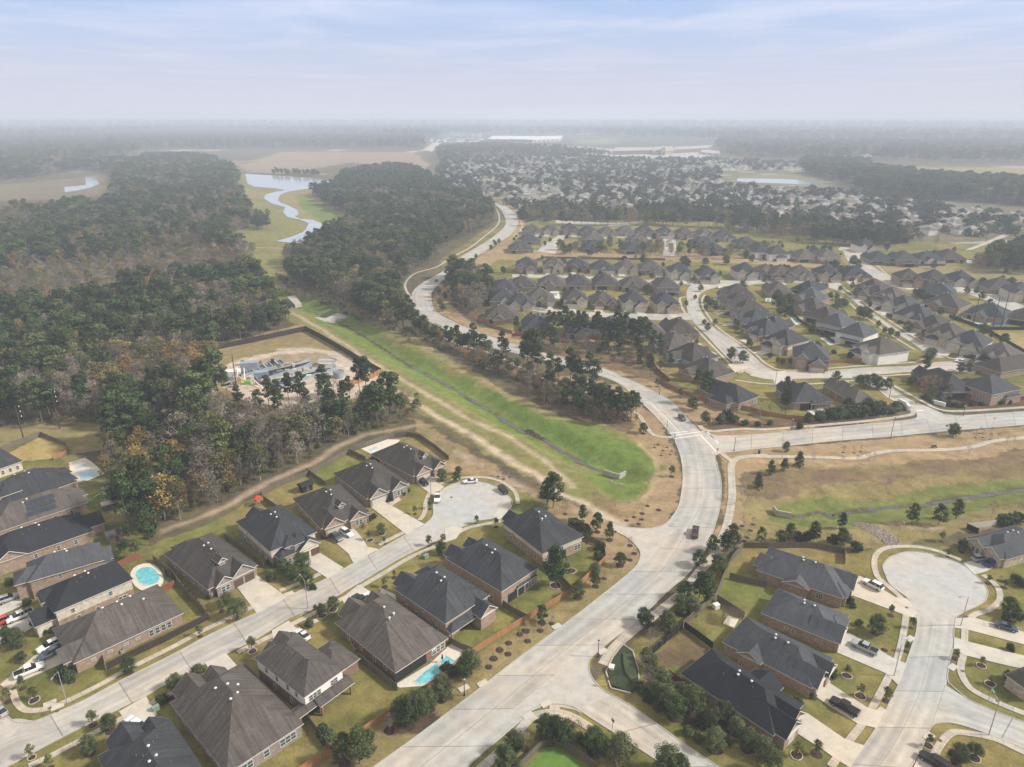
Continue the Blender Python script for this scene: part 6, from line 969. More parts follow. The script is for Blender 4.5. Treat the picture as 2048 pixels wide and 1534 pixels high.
trees('boulevard pines', 'along the curving boulevard', [('tall', x, y, h * 1.12) for x, y, h in ((947, 705, 15), (938, 700, 9), (903, 680, 7), (1005, 722, 15), (1012, 727, 12), (1054, 748, 20), (1066, 752, 22), (1075, 757, 16), (1046, 742, 14), (1140, 770, 17), (1150, 775, 15), (1158, 772, 12), (1178, 780, 17), (1190, 788, 15), (1100, 762, 13), (1116, 768, 12), (1205, 835, 13), (1222, 845, 13), (1238, 848, 13), (1250, 845, 12), (1262, 840, 12), (1195, 825, 12), (1180, 815, 12), (1165, 808, 12), (1150, 800, 11), (1215, 828, 12), (1235, 832, 12), (1272, 835, 10), (1130, 672, 16), (1118, 675, 14), (1142, 678, 15), (1155, 674, 14), (1166, 680, 15), (1194, 685, 16), (1205, 690, 14), (1232, 692, 18), (1240, 698, 16), (1250, 688, 16), (1262, 695, 15), (1276, 700, 17), (1286, 697, 16), (1296, 700, 14), (1108, 668, 12), (1098, 664, 12), (1318, 715, 12), (1306, 708, 12), (1410, 808, 14), (1418, 795, 12), (1395, 778, 9), (1300, 755, 10), (1570, 800, 10), (1340, 740, 8), (1033, 665, 9), (1170, 672, 12), (1186, 680, 13), (1218, 688, 12), (1040, 672, 5), (1146, 700, 5), (1570, 832, 11), (1563, 828, 9), (1848, 755, 10))] + [(B, x, y, h) for x, y, h in ((873, 680, 10), (883, 685, 10), (878, 676, 8), (1120, 700, 9), (1140, 710, 8), (1180, 715, 8), (1225, 712, 9), (1262, 720, 9), (1290, 728, 10), (1310, 735, 8), (1080, 700, 7), (1100, 698, 8), (1460, 838, 8), (1520, 835, 8), (1500, 830, 7), (1478, 828, 7), (1540, 828, 6))])
trees('pines before the treatment plant', 'between the plant and the wood', [('tall', x, y, h) for x, y, h in ((540, 826, 17), (556, 818, 14), (580, 815, 16), (604, 820, 18), (650, 800, 17), (644, 812, 12), (662, 824, 14), (720, 792, 19), (733, 798, 20), (700, 806, 13), (560, 845, 16), (520, 842, 14), (480, 826, 13), (615, 842, 15), (690, 832, 16), (750, 822, 14), (455, 800, 15), (780, 812, 12))] + [(B, x, y, h) for x, y, h in ((475, 792, 11), (462, 790, 9), (596, 800, 9), (672, 800, 10), (758, 800, 9), (782, 796, 8), (800, 800, 8), (640, 835, 9), (530, 850, 9))])
def open_spots(poly, n, sd, hr):
    r = random.Random(sd); q = PP(poly); xx = [p[0] for p in q]; yy = [p[1] for p in q]; o = []; mh = [(m[0], m[1]) for m in MIDHOUSES]; roads = [cr_smooth(PP(l), 3) for lp, rp, k in MIDR for l in (lp, rp)]; k = 0
    while len(o) < n and k < 9000:
        k += 1; x, y = r.uniform(min(xx), max(xx)), r.uniform(min(yy), max(yy)); X = np.array([x]); Yv = np.array([y])
        if not inpoly(X, Yv, q)[0] or min(math.hypot(x - a, y - b_) for a, b_ in mh) < 11.5 or min(dist_line(X, Yv, l)[0] for l in roads) < 2.5 or any(inpoly(X, Yv, PP(lp + rp[::-1]))[0] for lp, rp, _ in MIDR): continue
        if any(math.hypot(x - a[0], y - a[1]) < 5 for a in o): continue
        o.append((x, y, r.uniform(*hr)))
    return o
def unP(x, y):
    f_ = y * math.cos(PITCH) + H * math.sin(PITCH); return (CX + F * x / f_, CY - F * (y * math.sin(PITCH) - H * math.cos(PITCH)) / f_)
sp_ = open_spots([(1000, 470), (1700, 480), (2048, 520), (2048, 740), (1880, 740), (1500, 735), (1380, 700), (1320, 660), (1000, 650)], 115, 5, (4, 9))
trees('yard trees of the middle neighbourhood', 'of the yard trees between middle houses', [(O, *unP(x, y), h) for x, y, h in sp_[:75]] + [(S, *unP(x, y), h * 0.4) for x, y, h in sp_[75:95]] + [(Y, *unP(x, y), h * 0.8) for x, y, h in sp_[95:]])
# ------------------------------------------------------------------ the woods
def solid_tree(name, kind, v):
    sd = v * 31 + 5
    if kind == 'pine': return crown(40, 40, 0.025, 'pine', sd, 0.45, 0.19, 0.078, 0.6, [LEAF['fpine'], BARK], trunk_mb(0.93, 0.013, 0.004, 3, 0.45, 0.15, sd, 4), name)
    if kind == 'pine2': return crown(50, 40, 0.026, 'round', sd, 0.34, 0.235, 0.080, 0.7, [LEAF['fpine'], BARK], trunk_mb(0.9, 0.015, 0.004, 3, 0.4, 0.15, sd, 4), name)
    if kind == 'bare': return twig_cloud(name, sd, [LEAF['bare'], PBARK], 34, 36, 0.27, 0.34, bare_mb(sd, 0.95, 3, 0.014), 0.0075)
    if kind == 'rust': return crown(32, 40, 0.018, 'round', sd, 0.34, 0.25, 0.09, 0.8, [LEAF['rust'], PBARK], bare_mb(sd, 0.9, 2, 0.015), name)
    return crown(36, 40, 0.021, 'round', sd, 0.28, 0.26, 0.09, 0.75, [LEAF['olive'], PBARK], bare_mb(sd, 0.85, 2, 0.016), name)
KINDS_W = ['pine', 'pine', 'pine2', 'pine2', 'bare', 'bare', 'bare', 'rust', 'olive', 'olive']
WOODN = {'pine': 'forest_pine', 'pine2': 'forest_evergreen', 'bare': 'leafless_tree', 'rust': 'autumn_tree', 'olive': 'woodland_tree'}
WM = [solid_tree(WOODN[k], k, i) for i, k in enumerate(KINDS_W)]
WR = np.array([0.25, 0.25, 0.31, 0.31, 0.33, 0.33, 0.33, 0.31, 0.34, 0.34])
def scatter(poly, sp, mixp, hr, sd, rowjit=0.45, z0=0):
    """trees on a jittered grid inside a traced wood; returns x, y, kind, height"""
    r = np.random.default_rng(sd); q = PP(poly); xx = [p[0] for p in q]; yy = [p[1] for p in q]; X, Yy = np.meshgrid(np.arange(min(xx), max(xx), sp), np.arange(min(yy), max(yy), sp)); X = X + r.uniform(-rowjit, rowjit, X.shape) * sp; Yy = Yy + r.uniform(-rowjit, rowjit, X.shape) * sp
    wx = (vn(X, Yy, 22, sd) - 0.5) * 9; m = inpoly(X + wx, Yy + wx, q) & (np.abs(X) < Yy * 0.80 + 35); X, Yy = X[m], Yy[m]
    sel = vn(X, Yy, 28, sd + 5) + r.uniform(-0.3, 0.3, X.shape); ev = sel > mixp[0]; k = np.where(ev, r.choice([0, 1, 2, 3], X.shape), r.choice([4, 5, 6, 4, 5, 7, 8, 9], X.shape, p=np.array([.12, .12, .12, .08, .08, .12, .18, .18])))
    h = r.uniform(*hr, X.shape) * np.where(ev, 1.0, 0.8); return np.stack([X, Yy, k, h], 1)
W_ = []
FA = [(-500, 930), (-300, 800), (0, 640), (100, 632), (200, 610), (330, 578), (420, 560), (490, 550), (520, 562), (520, 600), (572, 640), (560, 655), (450, 690), (360, 705), (372, 722), (410, 725), (425, 775), (445, 832), (500, 862), (570, 872), (640, 868), (700, 858), (755, 845), (800, 820), (822, 832), (800, 848), (730, 870), (655, 902), (620, 928), (549, 956), (425, 1024), (330, 1066), (295, 1100), (262, 1085), (235, 1010), (232, 960), (205, 940), (215, 900), (200, 850), (100, 845), (0, 850)]
W_.append(scatter(FA, 6.2, (0.47,), (11, 23), 11))
W_.append(scatter([(-900, 640), (-900, 490), (0, 442), (60, 428), (210, 420), (300, 396), (450, 372), (478, 385), (505, 430), (500, 455), (440, 485), (470, 500), (505, 525), (420, 500), (330, 505), (200, 525), (0, 550)], 9.0, (0.5,), (15, 23), 12))
W_.append(scatter([(-300, 640), (0, 598), (200, 568), (420, 538), (490, 545), (510, 522), (500, 500), (420, 500), (330, 505), (200, 525), (0, 550), (-300, 580)], 7.5, (1.4,), (8, 13), 13))
W_.append(scatter([(566, 545), (575, 525), (622, 495), (692, 458), (705, 440), (650, 410), (630, 390), (690, 375), (820, 372), (890, 380), (960, 405), (990, 430), (985, 455), (935, 475), (880, 500), (862, 512), (868, 520), (825, 548), (808, 572), (815, 610), (826, 650), (810, 672), (760, 650), (700, 620), (640, 598), (580, 570)], 7.0, (0.50,), (14, 21), 14))
W_.append(scatter([(815, 655), (835, 648), (900, 685), (990, 730), (1080, 770), (1170, 800), (1260, 815), (1285, 835), (1262, 855), (1180, 842), (1090, 800), (1000, 760), (900, 700), (840, 672)], 4.6, (0.50,), (7, 13), 15))
W_.append(scatter([(893, 555), (905, 545), (960, 560), (985, 575), (955, 640), (900, 612)], 6.5, (0.4,), (13, 19), 16)); W_.append(scatter([(1030, 668), (1240, 690), (1300, 705), (1330, 745), (1290, 752), (1200, 720), (1080, 696)], 11, (0.5,), (8, 13), 17))
W_.append(scatter([(1050, 452), (1300, 452), (1640, 458), (1730, 470), (1850, 480), (1760, 500), (1640, 488), (1590, 480), (1400, 454), (1300, 446), (1050, 440), (1040, 425), (1400, 430), (1600, 440)], 8.5, (0.42,), (13, 19), 18))
W_.append(scatter([(1150, 505), (1300, 512), (1500, 520), (1560, 510), (1540, 500), (1420, 505), (1300, 498), (1150, 496)], 9, (0.6,), (9, 14), 19)); W_.append(scatter([(1940, 545), (1985, 520), (2048, 510), (2500, 530), (2500, 570), (2048, 548)], 8, (0.4,), (14, 20), 20)); W_.append(scatter([(1845, 785), (1900, 770), (1905, 800), (1870, 805), (1830, 790)], 6, (0.95,), (9, 12), 21))
W_.append(scatter([(670, 375), (700, 352), (780, 340), (840, 350), (870, 375), (900, 395), (860, 398), (700, 385)], 10, (0.2,), (17, 23), 22))
W_.append(scatter([(545, 345), (640, 350), (645, 354), (545, 350)], 12, (0.3,), (9, 14), 23)); W_.append(scatter([(505, 455), (530, 462), (535, 445), (515, 435)], 7, (0.2,), (10, 15), 24)); W_.append(scatter([(470, 690), (560, 660), (575, 640), (560, 620), (520, 600), (510, 660)], 7, (0.4,), (12, 18), 25))
W_.append(scatter([(1020, 548), (1330, 555), (1330, 563), (1020, 560)], 16, (0.5,), (4, 7), 26)); W_.append(scatter([(1040, 608), (1330, 616), (1330, 622), (1040, 612)], 18, (0.5,), (4, 7), 27))
E_ = scatter([(245, 960), (330, 930), (430, 905), (520, 895), (640, 875), (730, 855), (800, 835), (735, 868), (655, 900), (620, 926), (549, 954), (425, 1022), (330, 1064), (285, 1085), (255, 1040)], 7.5, (1.2,), (9, 15), 51); E_[:, 2] = rng.choice([7, 7, 8, 9, 9, 4, 5, 6, 1, 3], len(E_)); W_.append(E_)
E2 = scatter([(255, 1060), (300, 1075), (310, 1110), (280, 1118), (262, 1100)], 5, (0.1,), (4, 7), 52); W_.append(E2)
# clear the tracks, the creek and what is built
A2 = np.concatenate(W_); keep = np.ones(len(A2), bool)
for line, w in ((PP([(562, 614), (632, 652), (687, 687), (737, 719), (790, 750), (830, 776)]), 6), (PP([(837, 851), (787, 858), (724, 871), (662, 901), (624, 928), (549, 958), (425, 1026), (325, 1063)]), 2.6), (A_, 10), (B_, 5), (PP([(824, 627), (875, 665), (912, 687), (987, 709), (1060, 745), (1124, 773), (1225, 800), (1274, 828)]), 2.5)): keep &= dist_line(A2[:, 0], A2[:, 1], line) > w
hx = np.array([(q[0], q[1]) for q in MIDHOUSES])
for i in range(len(A2)):
    if keep[i] and np.min(np.hypot(hx[:, 0] - A2[i, 0], hx[:, 1] - A2[i, 1])) < 12: keep[i] = False
A2 = A2[keep]
# forest further off: bigger spacing
Wf = []
Wf.append(scatter([(-900, 470), (-900, 372), (0, 345), (130, 332), (280, 325), (300, 318), (400, 318), (470, 345), (478, 378), (450, 372), (230, 388), (226, 348), (165, 340), (110, 350), (0, 362), (-250, 385), (-250, 440)], 15, (0.5,), (17, 25), 31)); Wf.append(scatter([(230, 388), (320, 382), (300, 395), (222, 416)], 12, (0.5,), (15, 22), 44))
Wf.append(scatter([(-600, 345), (-600, 300), (0, 285), (400, 265), (800, 275), (850, 280), (850, 296), (400, 297), (290, 298), (270, 312), (120, 330), (0, 345)], 26, (0.35,), (22, 34), 32)); Wf.append(scatter([(870, 300), (960, 290), (1130, 300), (1230, 314), (1100, 310), (960, 312), (880, 325)], 22, (0.4,), (14, 22), 33)); Wf.append(scatter([(1440, 300), (1560, 300), (1600, 318), (1500, 316), (1440, 310)], 20, (0.8,), (14, 20), 55))
Wf.append(scatter([(1600, 345), (1650, 330), (1730, 345), (1850, 362), (2048, 375), (2700, 400), (2700, 450), (2048, 412), (1870, 400), (1740, 390), (1680, 365)], 15, (0.2,), (20, 27), 34)); Wf.append(scatter([(1430, 300), (1440, 285), (2600, 290), (2600, 330), (1920, 326), (1730, 320), (1620, 318), (1500, 312)], 32, (0.4,), (22, 32), 35)); Wf.append(scatter([(1600, 332), (1620, 322), (1740, 330), (1730, 345), (1640, 345)], 16, (0.3,), (17, 24), 45))
Wf.append(scatter([(-500, 285), (-500, 262), (900, 256), (2600, 268), (2600, 290), (1450, 284), (1150, 272), (900, 270), (860, 282), (400, 265), (0, 285)], 60, (0.4,), (34, 52), 36)); Wf.append(scatter([(-500, 262), (-500, 247), (2600, 247), (2600, 268), (900, 256)], 120, (0.4,), (50, 80), 37))
# round dark trees in the far suburb
Q = scatter([(1055, 445), (1000, 402), (890, 380), (870, 345), (890, 316), (1100, 308), (1240, 318), (1430, 320), (1660, 331), (1700, 345), (1480, 343), (1440, 352), (1500, 375), (1640, 380), (1760, 395), (1850, 410), (2048, 430), (2500, 470), (2500, 530), (2048, 515), (1950, 500), (1740, 490), (1600, 440)], 13.0, (0.12,), (7, 12), 38); Q = Q[(vn(Q[:, 0], Q[:, 1], 55, 77) + rng.uniform(-0.3, 0.3, len(Q))) > 0.42]; Q = Q[~inpoly(Q[:, 0], Q[:, 1], lake_poly)]
Q[:, 2] = np.where(rng.random(len(Q)) < 0.84, 12, np.where(rng.random(len(Q)) < 0.5, 5, 8)); Q[:, 3] *= rng.uniform(0.7, 1.15, len(Q)); fxy = np.array([(q[0], q[1]) for q in fp]); kq = np.array([np.min(np.abs(fxy[:, 0] - a) + np.abs(fxy[:, 1] - b)) > 7.5 for a, b in Q[:, :2]]); Q = Q[kq]
dist = np.hypot(A2[:, 0], A2[:, 1]) - A2[:, 3] * 3; order = np.argsort(dist); A2 = A2[order]
LABW = {0: 'slender forest pine, dark crown high on its trunk', 2: 'broad dark evergreen crown in the closed wood', 4: 'leafless grey-twigged tree standing in the wood', 7: 'rust coloured autumn tree standing in the wood', 8: 'olive green thin-leaved tree standing in the wood'}
cap = {0: 210, 2: 210, 4: 250, 7: 120, 8: 200}; used = dict.fromkeys(cap, 0); rest = []
for x, y, k, h in A2:
    k = int(k); fam = 0 if k < 2 else 2 if k < 4 else 4 if k < 7 else 7 if k == 7 else 8
    if used[fam] >= cap[fam]: rest.append((x, y, k, h)); continue
    used[fam] += 1; zz = float(gz(np.array([[x]]), np.array([[y]]))[0, 0]); o = link(WOODN[KINDS_W[k]], WM[k], None, (x, y, zz), random.uniform(0, 6.28)); w = h * random.uniform(0.8, 1.45); o.scale = (w, w, h)
    east = x > -5 + 0 * y and y < 420 and False
    tag(o, LABW[fam], 'tree', 'trees of the woods west of the boulevard')
def masses(name, arr, label, grow=1.0):
    """a wood nobody could count: one object whose points each carry a tree"""
    arr = np.array(arr); me = bpy.data.meshes.new(name); me.vertices.add(len(arr)); co = np.zeros((len(arr), 3), np.float32); co[:, :2] = arr[:, :2]; me.vertices.foreach_set('co', co.ravel())
    at = me.attributes.new('which', 'INT', 'POINT'); at.data.foreach_set('value', arr[:, 2].astype(np.int32)); sc = np.stack([arr[:, 3] * rng.uniform(0.85, 1.5, len(arr)) * grow] * 2 + [arr[:, 3]], 1).astype(np.float32)
    at = me.attributes.new('size', 'FLOAT_VECTOR', 'POINT'); at.data.foreach_set('vector', sc.ravel()); ro = np.zeros((len(arr), 3), np.float32); ro[:, 2] = rng.uniform(0, 6.28, len(arr)); at = me.attributes.new('turn', 'FLOAT_VECTOR', 'POINT'); at.data.foreach_set('vector', ro.ravel())
    o = bpy.data.objects.new(name, me); COL.objects.link(o); tag(o, label, 'woodland', kind='stuff')
    g = bpy.data.node_groups.new(name + '_nodes', 'GeometryNodeTree'); g.interface.new_socket('Geometry', in_out='INPUT', socket_type='NodeSocketGeometry'); g.interface.new_socket('Geometry', in_out='OUTPUT', socket_type='NodeSocketGeometry')
    gi = g.nodes.new('NodeGroupInput'); go_ = g.nodes.new('NodeGroupOutput'); ip = g.nodes.new('GeometryNodeInstanceOnPoints'); ci = g.nodes.new('GeometryNodeCollectionInfo'); ci.inputs['Collection'].default_value = SRC; ci.inputs['Separate Children'].default_value = True; ci.inputs['Reset Children'].default_value = True
    def na(n, t): a = g.nodes.new('GeometryNodeInputNamedAttribute'); a.data_type = t; a.inputs[0].default_value = n; return [s for s in a.outputs if s.enabled and s.name == 'Attribute'][0]
    g.links.new(gi.outputs[0], ip.inputs['Points']); g.links.new(ci.outputs[0], ip.inputs['Instance']); ip.inputs['Pick Instance'].default_value = True
    g.links.new(na('which', 'INT'), ip.inputs['Instance Index']); g.links.new(na('turn', 'FLOAT_VECTOR'), ip.inputs['Rotation']); g.links.new(na('size', 'FLOAT_VECTOR'), ip.inputs['Scale']); g.links.new(ip.outputs[0], go_.inputs[0])
    md = o.modifiers.new('trees', 'NODES'); md.node_group = g; return o
SRC = bpy.data.collections.new('tree_kinds')
for i, me in enumerate(WM):
    o = bpy.data.objects.new('%02d_tree_kind' % i, me); SRC.objects.link(o)
# one low suburb house kind joined, for the far rest
hm = MB(); roof_faces(hm, hm, None, -6, 6, -7, 7, 3.2, 'hip', 0.5)
for f in range(len(hm.m)): hm.m[f] = 0
hm.prism([(-6, -7), (6, -7), (6, 7), (-6, 7)], 0, 3.1, 1, False); hme = hm.mesh('far_house', [ROOF['fa'], WALL['white']]); o = bpy.data.objects.new('%02d_house_kind' % 10, hme); SRC.objects.link(o)
hm = MB(); roof_faces(hm, hm, None, -5.5, 5.5, -6, 6, 5.6, 'hip', 0.5); hm.prism([(-5.5, -6), (5.5, -6), (5.5, 6), (-5.5, 6)], 0, 5.5, 1, False); hme = hm.mesh('far_house', [ROOF['fb'], WALL['cream']]); o = bpy.data.objects.new('%02d_house_kind' % 11, hme); SRC.objects.link(o)
o = bpy.data.objects.new('12_round_tree', crown(34, 34, 0.05, 'round', 404, 0.12, 0.55, 0.17, 0.85, [LEAF['olive'], BARK], trunk_mb(0.5, 0.03, 0.01, 2, 0.2, 0.2, 4), 'round_tree')); o.data.materials[0] = leafmat('suburb_leaf', (0.030, 0.046, 0.022), (0.06, 0.07, 0.032), 0.4); SRC.objects.link(o)
masses('forest', np.array(rest), 'mixed winter wood of pines and leafless trees filling the western half')
masses('forest', np.concatenate(Wf), 'hazy far-off forest reaching to the horizon', 1.5)
masses('suburb_treetops_woods', Q, 'round dark treetops scattered through the far suburb')
fr = np.array([(x, y, 10 + (rng.random() < 0.3), 1.0) for x, y, a in far_rest]); fo = masses('far_suburb_rooftops', fr, 'pale rooftops of the far suburb fading into haze'); a_ = np.zeros((len(fr), 3), np.float32); a_[:, 2] = [q[2] for q in far_rest]; fo.data.attributes['turn'].data.foreach_set('vector', a_.ravel()); fo.data.attributes['size'].data.foreach_set('vector', np.ones(len(fr) * 3, np.float32))
def brush(poly, sp, sd):
    q = scatter(poly, sp, (0.7,), (2.5, 5.5), sd); q[:, 2] = rng.choice([4, 5, 8, 9, 9, 7, 12], len(q)); k = np.ones(len(q), bool)
    for line, w in ((PP([(562, 614), (632, 652), (687, 687), (737, 719), (790, 750), (830, 776)]), 4), (PP([(837, 851), (787, 858), (724, 871), (662, 901), (624, 928), (549, 958), (425, 1026), (325, 1063)]), 2.6), (A_, 7), (B_, 3)): k &= dist_line(q[:, 0], q[:, 1], line) > w
    q[:, 3] *= 1.0; return q[k]
UB = np.concatenate([brush([(-100, 850), (100, 840), (240, 820), (430, 790), (560, 830), (700, 810), (812, 800), (832, 832), (800, 850), (730, 868), (655, 900), (620, 926), (549, 954), (425, 1022), (330, 1064), (290, 1100), (262, 1085), (235, 1010), (232, 960), (205, 940), (215, 900), (200, 850)], 4.2, 61), brush([(560, 545), (572, 585), (640, 612), (700, 640), (760, 670), (815, 690), (835, 648), (900, 690), (990, 732), (1080, 772), (1170, 802), (1260, 818), (1285, 838), (1262, 858), (1180, 848), (1090, 806), (1000, 765), (900, 706), (760, 640), (650, 590)], 4.5, 62), brush([(1030, 670), (1240, 690), (1320, 715), (1340, 755), (1290, 750), (1200, 722), (1080, 698)], 7, 63), brush([(893, 555), (960, 560), (985, 575), (955, 640), (900, 612)], 5, 64), brush([(380, 700), (560, 655), (570, 640), (500, 630), (360, 690)], 5, 65)])
UB[:, 3] = np.where(UB[:, 2] == 12, UB[:, 3] * 0.6, UB[:, 3])
masses('undergrowth', UB, 'low brown and olive brush under the trees of the woods', 1.25)
tw = []
for pl_, sp, sz in (([(500, 264), (960, 264), (960, 286), (860, 284), (800, 278), (500, 272)], 55, 1.9), ([(1150, 262), (1320, 262), (1320, 270), (1150, 270)], 90, 2.2), ([(1560, 300), (1720, 304), (1740, 316), (1600, 314)], 36, 1.7), ([(1640, 256), (1700, 256), (1700, 262), (1640, 262)], 90, 2.4), ([(0, 296), (130, 294), (160, 299), (0, 300)], 40, 1.9)):
    for x, y, k, h in scatter(pl_, sp, (0.5,), (1, 1), 71): tw.append((x, y, 10 + (k % 2), sz))
masses('distant_town_rooftops', np.array(tw), 'pale rooftops of a distant town almost lost in the haze')
print('TREES', used, len(rest), sum(len(w) for w in Wf), len(Q), 'houses', len(fp), sum(TCOUNT.values()))
# ------------------------------------------------------------------ fences
def fence(pts, kind, label, h=1.9, group='garden fences', step=2.4, world=False):
    q = pts if world else PP(pts); t = empty('garden_fence', (*q[0], 0)); tag(t, label, 'fence', group); ox, oy = q[0]; pb = MB(); pl = []
    acc = 0
    for a, b in zip(q, q[1:]):
        l = math.hypot(b[0] - a[0], b[1] - a[1]); u = ((b[0] - a[0]) / l, (b[1] - a[1]) / l); z = min(0, float(gz(np.array([[a[0]]]), np.array([[a[1]]]))[0, 0]))
        cx, cy = (a[0] + b[0]) / 2 - ox, (a[1] + b[1]) / 2 - oy; n0 = len(pb.v); pb.obox((cx, cy), u, l / 2, 0.03, z + 0.05, z + h); nrm = (-u[1], u[0])
        for s in (0.35, h - 0.35): pb.obox((cx + nrm[0] * 0.06, cy + nrm[1] * 0.06), u, l / 2, 0.035, z + s, z + s + 0.09)
        k = max(1, round(l / step))
        for i in range(k + 1): pl.append((a[0] + u[0] * l * i / k - ox + nrm[0] * 0.1, a[1] + u[1] * l * i / k - oy + nrm[1] * 0.1, z))
    pb.build('board_panel', WOOD[kind], t)
    for x, y, z in pl[:90]:
        if 'post' + kind not in WINM: m = MB(); m.box(-0.06, 0.06, -0.06, 0.06, 0, 1); WINM['post' + kind] = m.mesh('fence_post', WOOD['grey' if kind != 'black' else 'black'] if kind != 'dark' else plain('pale_post', (0.3, 0.26, 0.21), 0.8, 0.1))
        o = link('fence_post', WINM['post' + kind], t, (x, y, z)); o.scale = (1, 1, h + 0.06)
    return t
fence([(480, 1622), (560, 1572), (662, 1511), (720, 1473), (742, 1457), (773, 1438)], 'orange', 'cedar fence panel at the bottom edge behind the two biggest brown roofs')
fence([(773, 1438), (860, 1378), (904, 1348), (947, 1308), (1023, 1260), (1074, 1229), (1144, 1187), (1179, 1155), (1211, 1122)], 'orange', 'long orange cedar fence between the backyards and the boulevard')
fence([(1211, 1122), (1208, 1097), (1166, 1076)], 'grey', 'short weathered fence round the slate corner house yard')
for p, l in (([(1076, 1126), (1111, 1150), (1144, 1185)], 'weathered fence between the slate corner house and its neighbour'), ([(985, 1196), (1023, 1225), (1054, 1241)], 'weathered fence between the two charcoal two-storey houses'), ([(897, 1285), (920, 1298), (945, 1308)], 'weathered fence at the end of the rectangular pool'), ([(717, 1320), (755, 1350), (794, 1382)], 'weathered fence between the pool house and the white-sided one'), ([(554, 1372), (600, 1420), (662, 1505)], 'long weathered fence beside the white-sided two-storey house'),
             ([(450, 1078), (480, 1098), (528, 1136)], 'weathered fence between the dormer house and the cream two-storey'), ([(524, 993), (560, 972), (612, 953), (655, 930), (699, 906), (740, 890), (789, 874), (815, 872), (840, 877)], 'long dark wire fence behind the northern backyards'), ([(840, 877), (870, 898), (897, 920)], 'weathered fence behind the last house of the north row'), ([(527, 1001), (569, 1031)], 'weathered fence beside the cream two-storey house yard'), ([(614, 946), (652, 973)], 'weathered fence between two brown roofed north houses'), ([(699, 907), (731, 922)], 'weathered fence beside the greyish brick house yard'),
             ([(390, 1162), (400, 1150), (355, 1168), (412, 1232)][2:], 'weathered fence beside the dormer house lawn'), ([(307, 1121), (345, 1152), (362, 1175)], 'dark stained fence behind the round pool yard'), ([(1366, 1256), (1364, 1255), (1431, 1197), (1449, 1152), (1464, 1121), (1486, 1096)][1:], 'tall weathered fence beside the eastern trail'), ([(1486, 1096), (1536, 1097), (1585, 1096), (1633, 1096), (1688, 1108), (1688, 1128)], 'weathered fence above the slate roofs near the rip-rap'), ([(1459, 1157), (1495, 1166), (1531, 1174)], 'weathered fence between the two upper eastern backyards'), ([(1434, 1202), (1460, 1218), (1487, 1236)], 'weathered fence behind the pergola yard')): fence(p, 'grey', l)
fence([(1364, 1256), (1340, 1278), (1306, 1308)], 'black', 'black board fence beside the trail, behind the brown garden'); fence([(1368, 1256), (1395, 1275), (1424, 1297)], 'black', 'black board fence with white items leaning on it'); fence([(1336, 1352), (1380, 1384), (1424, 1412), (1480, 1442), (1535, 1472), (1565, 1488)], 'red', 'reddish fence below the blackest roof'); fence([(1034, 1545), (1076, 1502), (1096, 1490), (1124, 1492), (1155, 1512), (1190, 1540)], 'grey', 'weathered fence round the bright green corner lawn')
fence([(205, 1315), (212, 1341), (270, 1312), (330, 1284), (419, 1238)], 'dark', 'dark stained fence between the long brown house and the street'); fence([(410, 1228), (385, 1196), (355, 1165), (330, 1150)], 'dark', 'dark stained fence behind the long brown roofed house'); fence([(232, 1138), (256, 1126), (281, 1116)], 'red', 'short reddish fence above the round pool'); fence([(325, 1186), (350, 1172)], 'red', 'short reddish fence beside the round pool lawn'); fence([(0, 905), (40, 888), (82, 872), (132, 893), (135, 908)], 'grey', 'weathered fence round the yellow yard'); fence([(107, 920), (120, 915), (135, 908)], 'orange', 'orange fence below the yellow yard')
fence([(365, 712), (382, 712), (440, 698), (511, 684), (560, 673), (612, 662), (640, 677), (680, 700), (720, 724), (762, 748)], 'dark', 'tall dark screen fence with pale posts round the treatment plant', 3.0, step=3.0); fence([(762, 748), (740, 758), (714, 767), (690, 775)], 'orange', 'orange board fence at the corner of the treatment plant', 2.6)
fence([(1024, 673), (1110, 674), (1180, 678), (1241, 683), (1281, 697), (1300, 722), (1316, 745), (1338, 764)], 'red', 'long brown fence between the boulevard pines and the backs of houses'); fence([(1316, 764), (1360, 786), (1400, 800), (1449, 813), (1500, 822), (1536, 832), (1575, 838), (1610, 841), (1640, 836)], 'orange', 'long cedar fence around the backyards north of the crossing'); fence([(1625, 728), (1700, 725), (1760, 721), (1805, 714)], 'orange', 'orange fence beside the white-sided brown-roofed house'); fence([(1925, 797), (1980, 803), (2048, 800), (2200, 792)], 'red', 'red-brown fence behind the play set'); fence([(1933, 1058), (1960, 1055), (1991, 1051)], 'white', 'white board fence behind the buff stone house'); fence([(1933, 1058), (1955, 1068)], 'black', 'short black fence at the end of the white one')
fence([(1898, 634), (1935, 648), (1971, 660), (2048, 660), (2200, 660)], 'black', 'black fence below the blue sports court'); fence([(1961, 656), (2003, 680), (2048, 706), (2150, 760)], 'dark', 'dark fence slanting behind the long street houses'); fence([(1660, 655), (1700, 682), (1720, 700)], 'dark', 'dark fence between the inner gardens'); fence([(1575, 620), (1600, 645), (1640, 668), (1668, 688)], 'dark', 'dark hedge-like fence along the inner pools'); fence([(975, 585), (962, 600), (955, 612)], 'dark', 'dark fence behind the westernmost yards'); fence([(955, 640), (985, 655), (1024, 668)], 'orange', 'cedar fence round the westernmost brown roofed house yard'); fence([(1318, 725), (1330, 735), (1380, 735)], 'grey', 'weathered fence between two curving street gardens')
fence([(1024, 535), (1200, 540), (1400, 552), (1520, 556)][:1] + [(1090, 517), (1330, 521)], 'grey', 'grey fence along the tan strip in the middle'); fence([(1540, 522), (1600, 523), (1680, 525)], 'grey', 'grey fence below the brown roofs of the second row'); fence([(1740, 530), (1790, 532), (1890, 532)], 'grey', 'grey fence above the eastern tan strip')
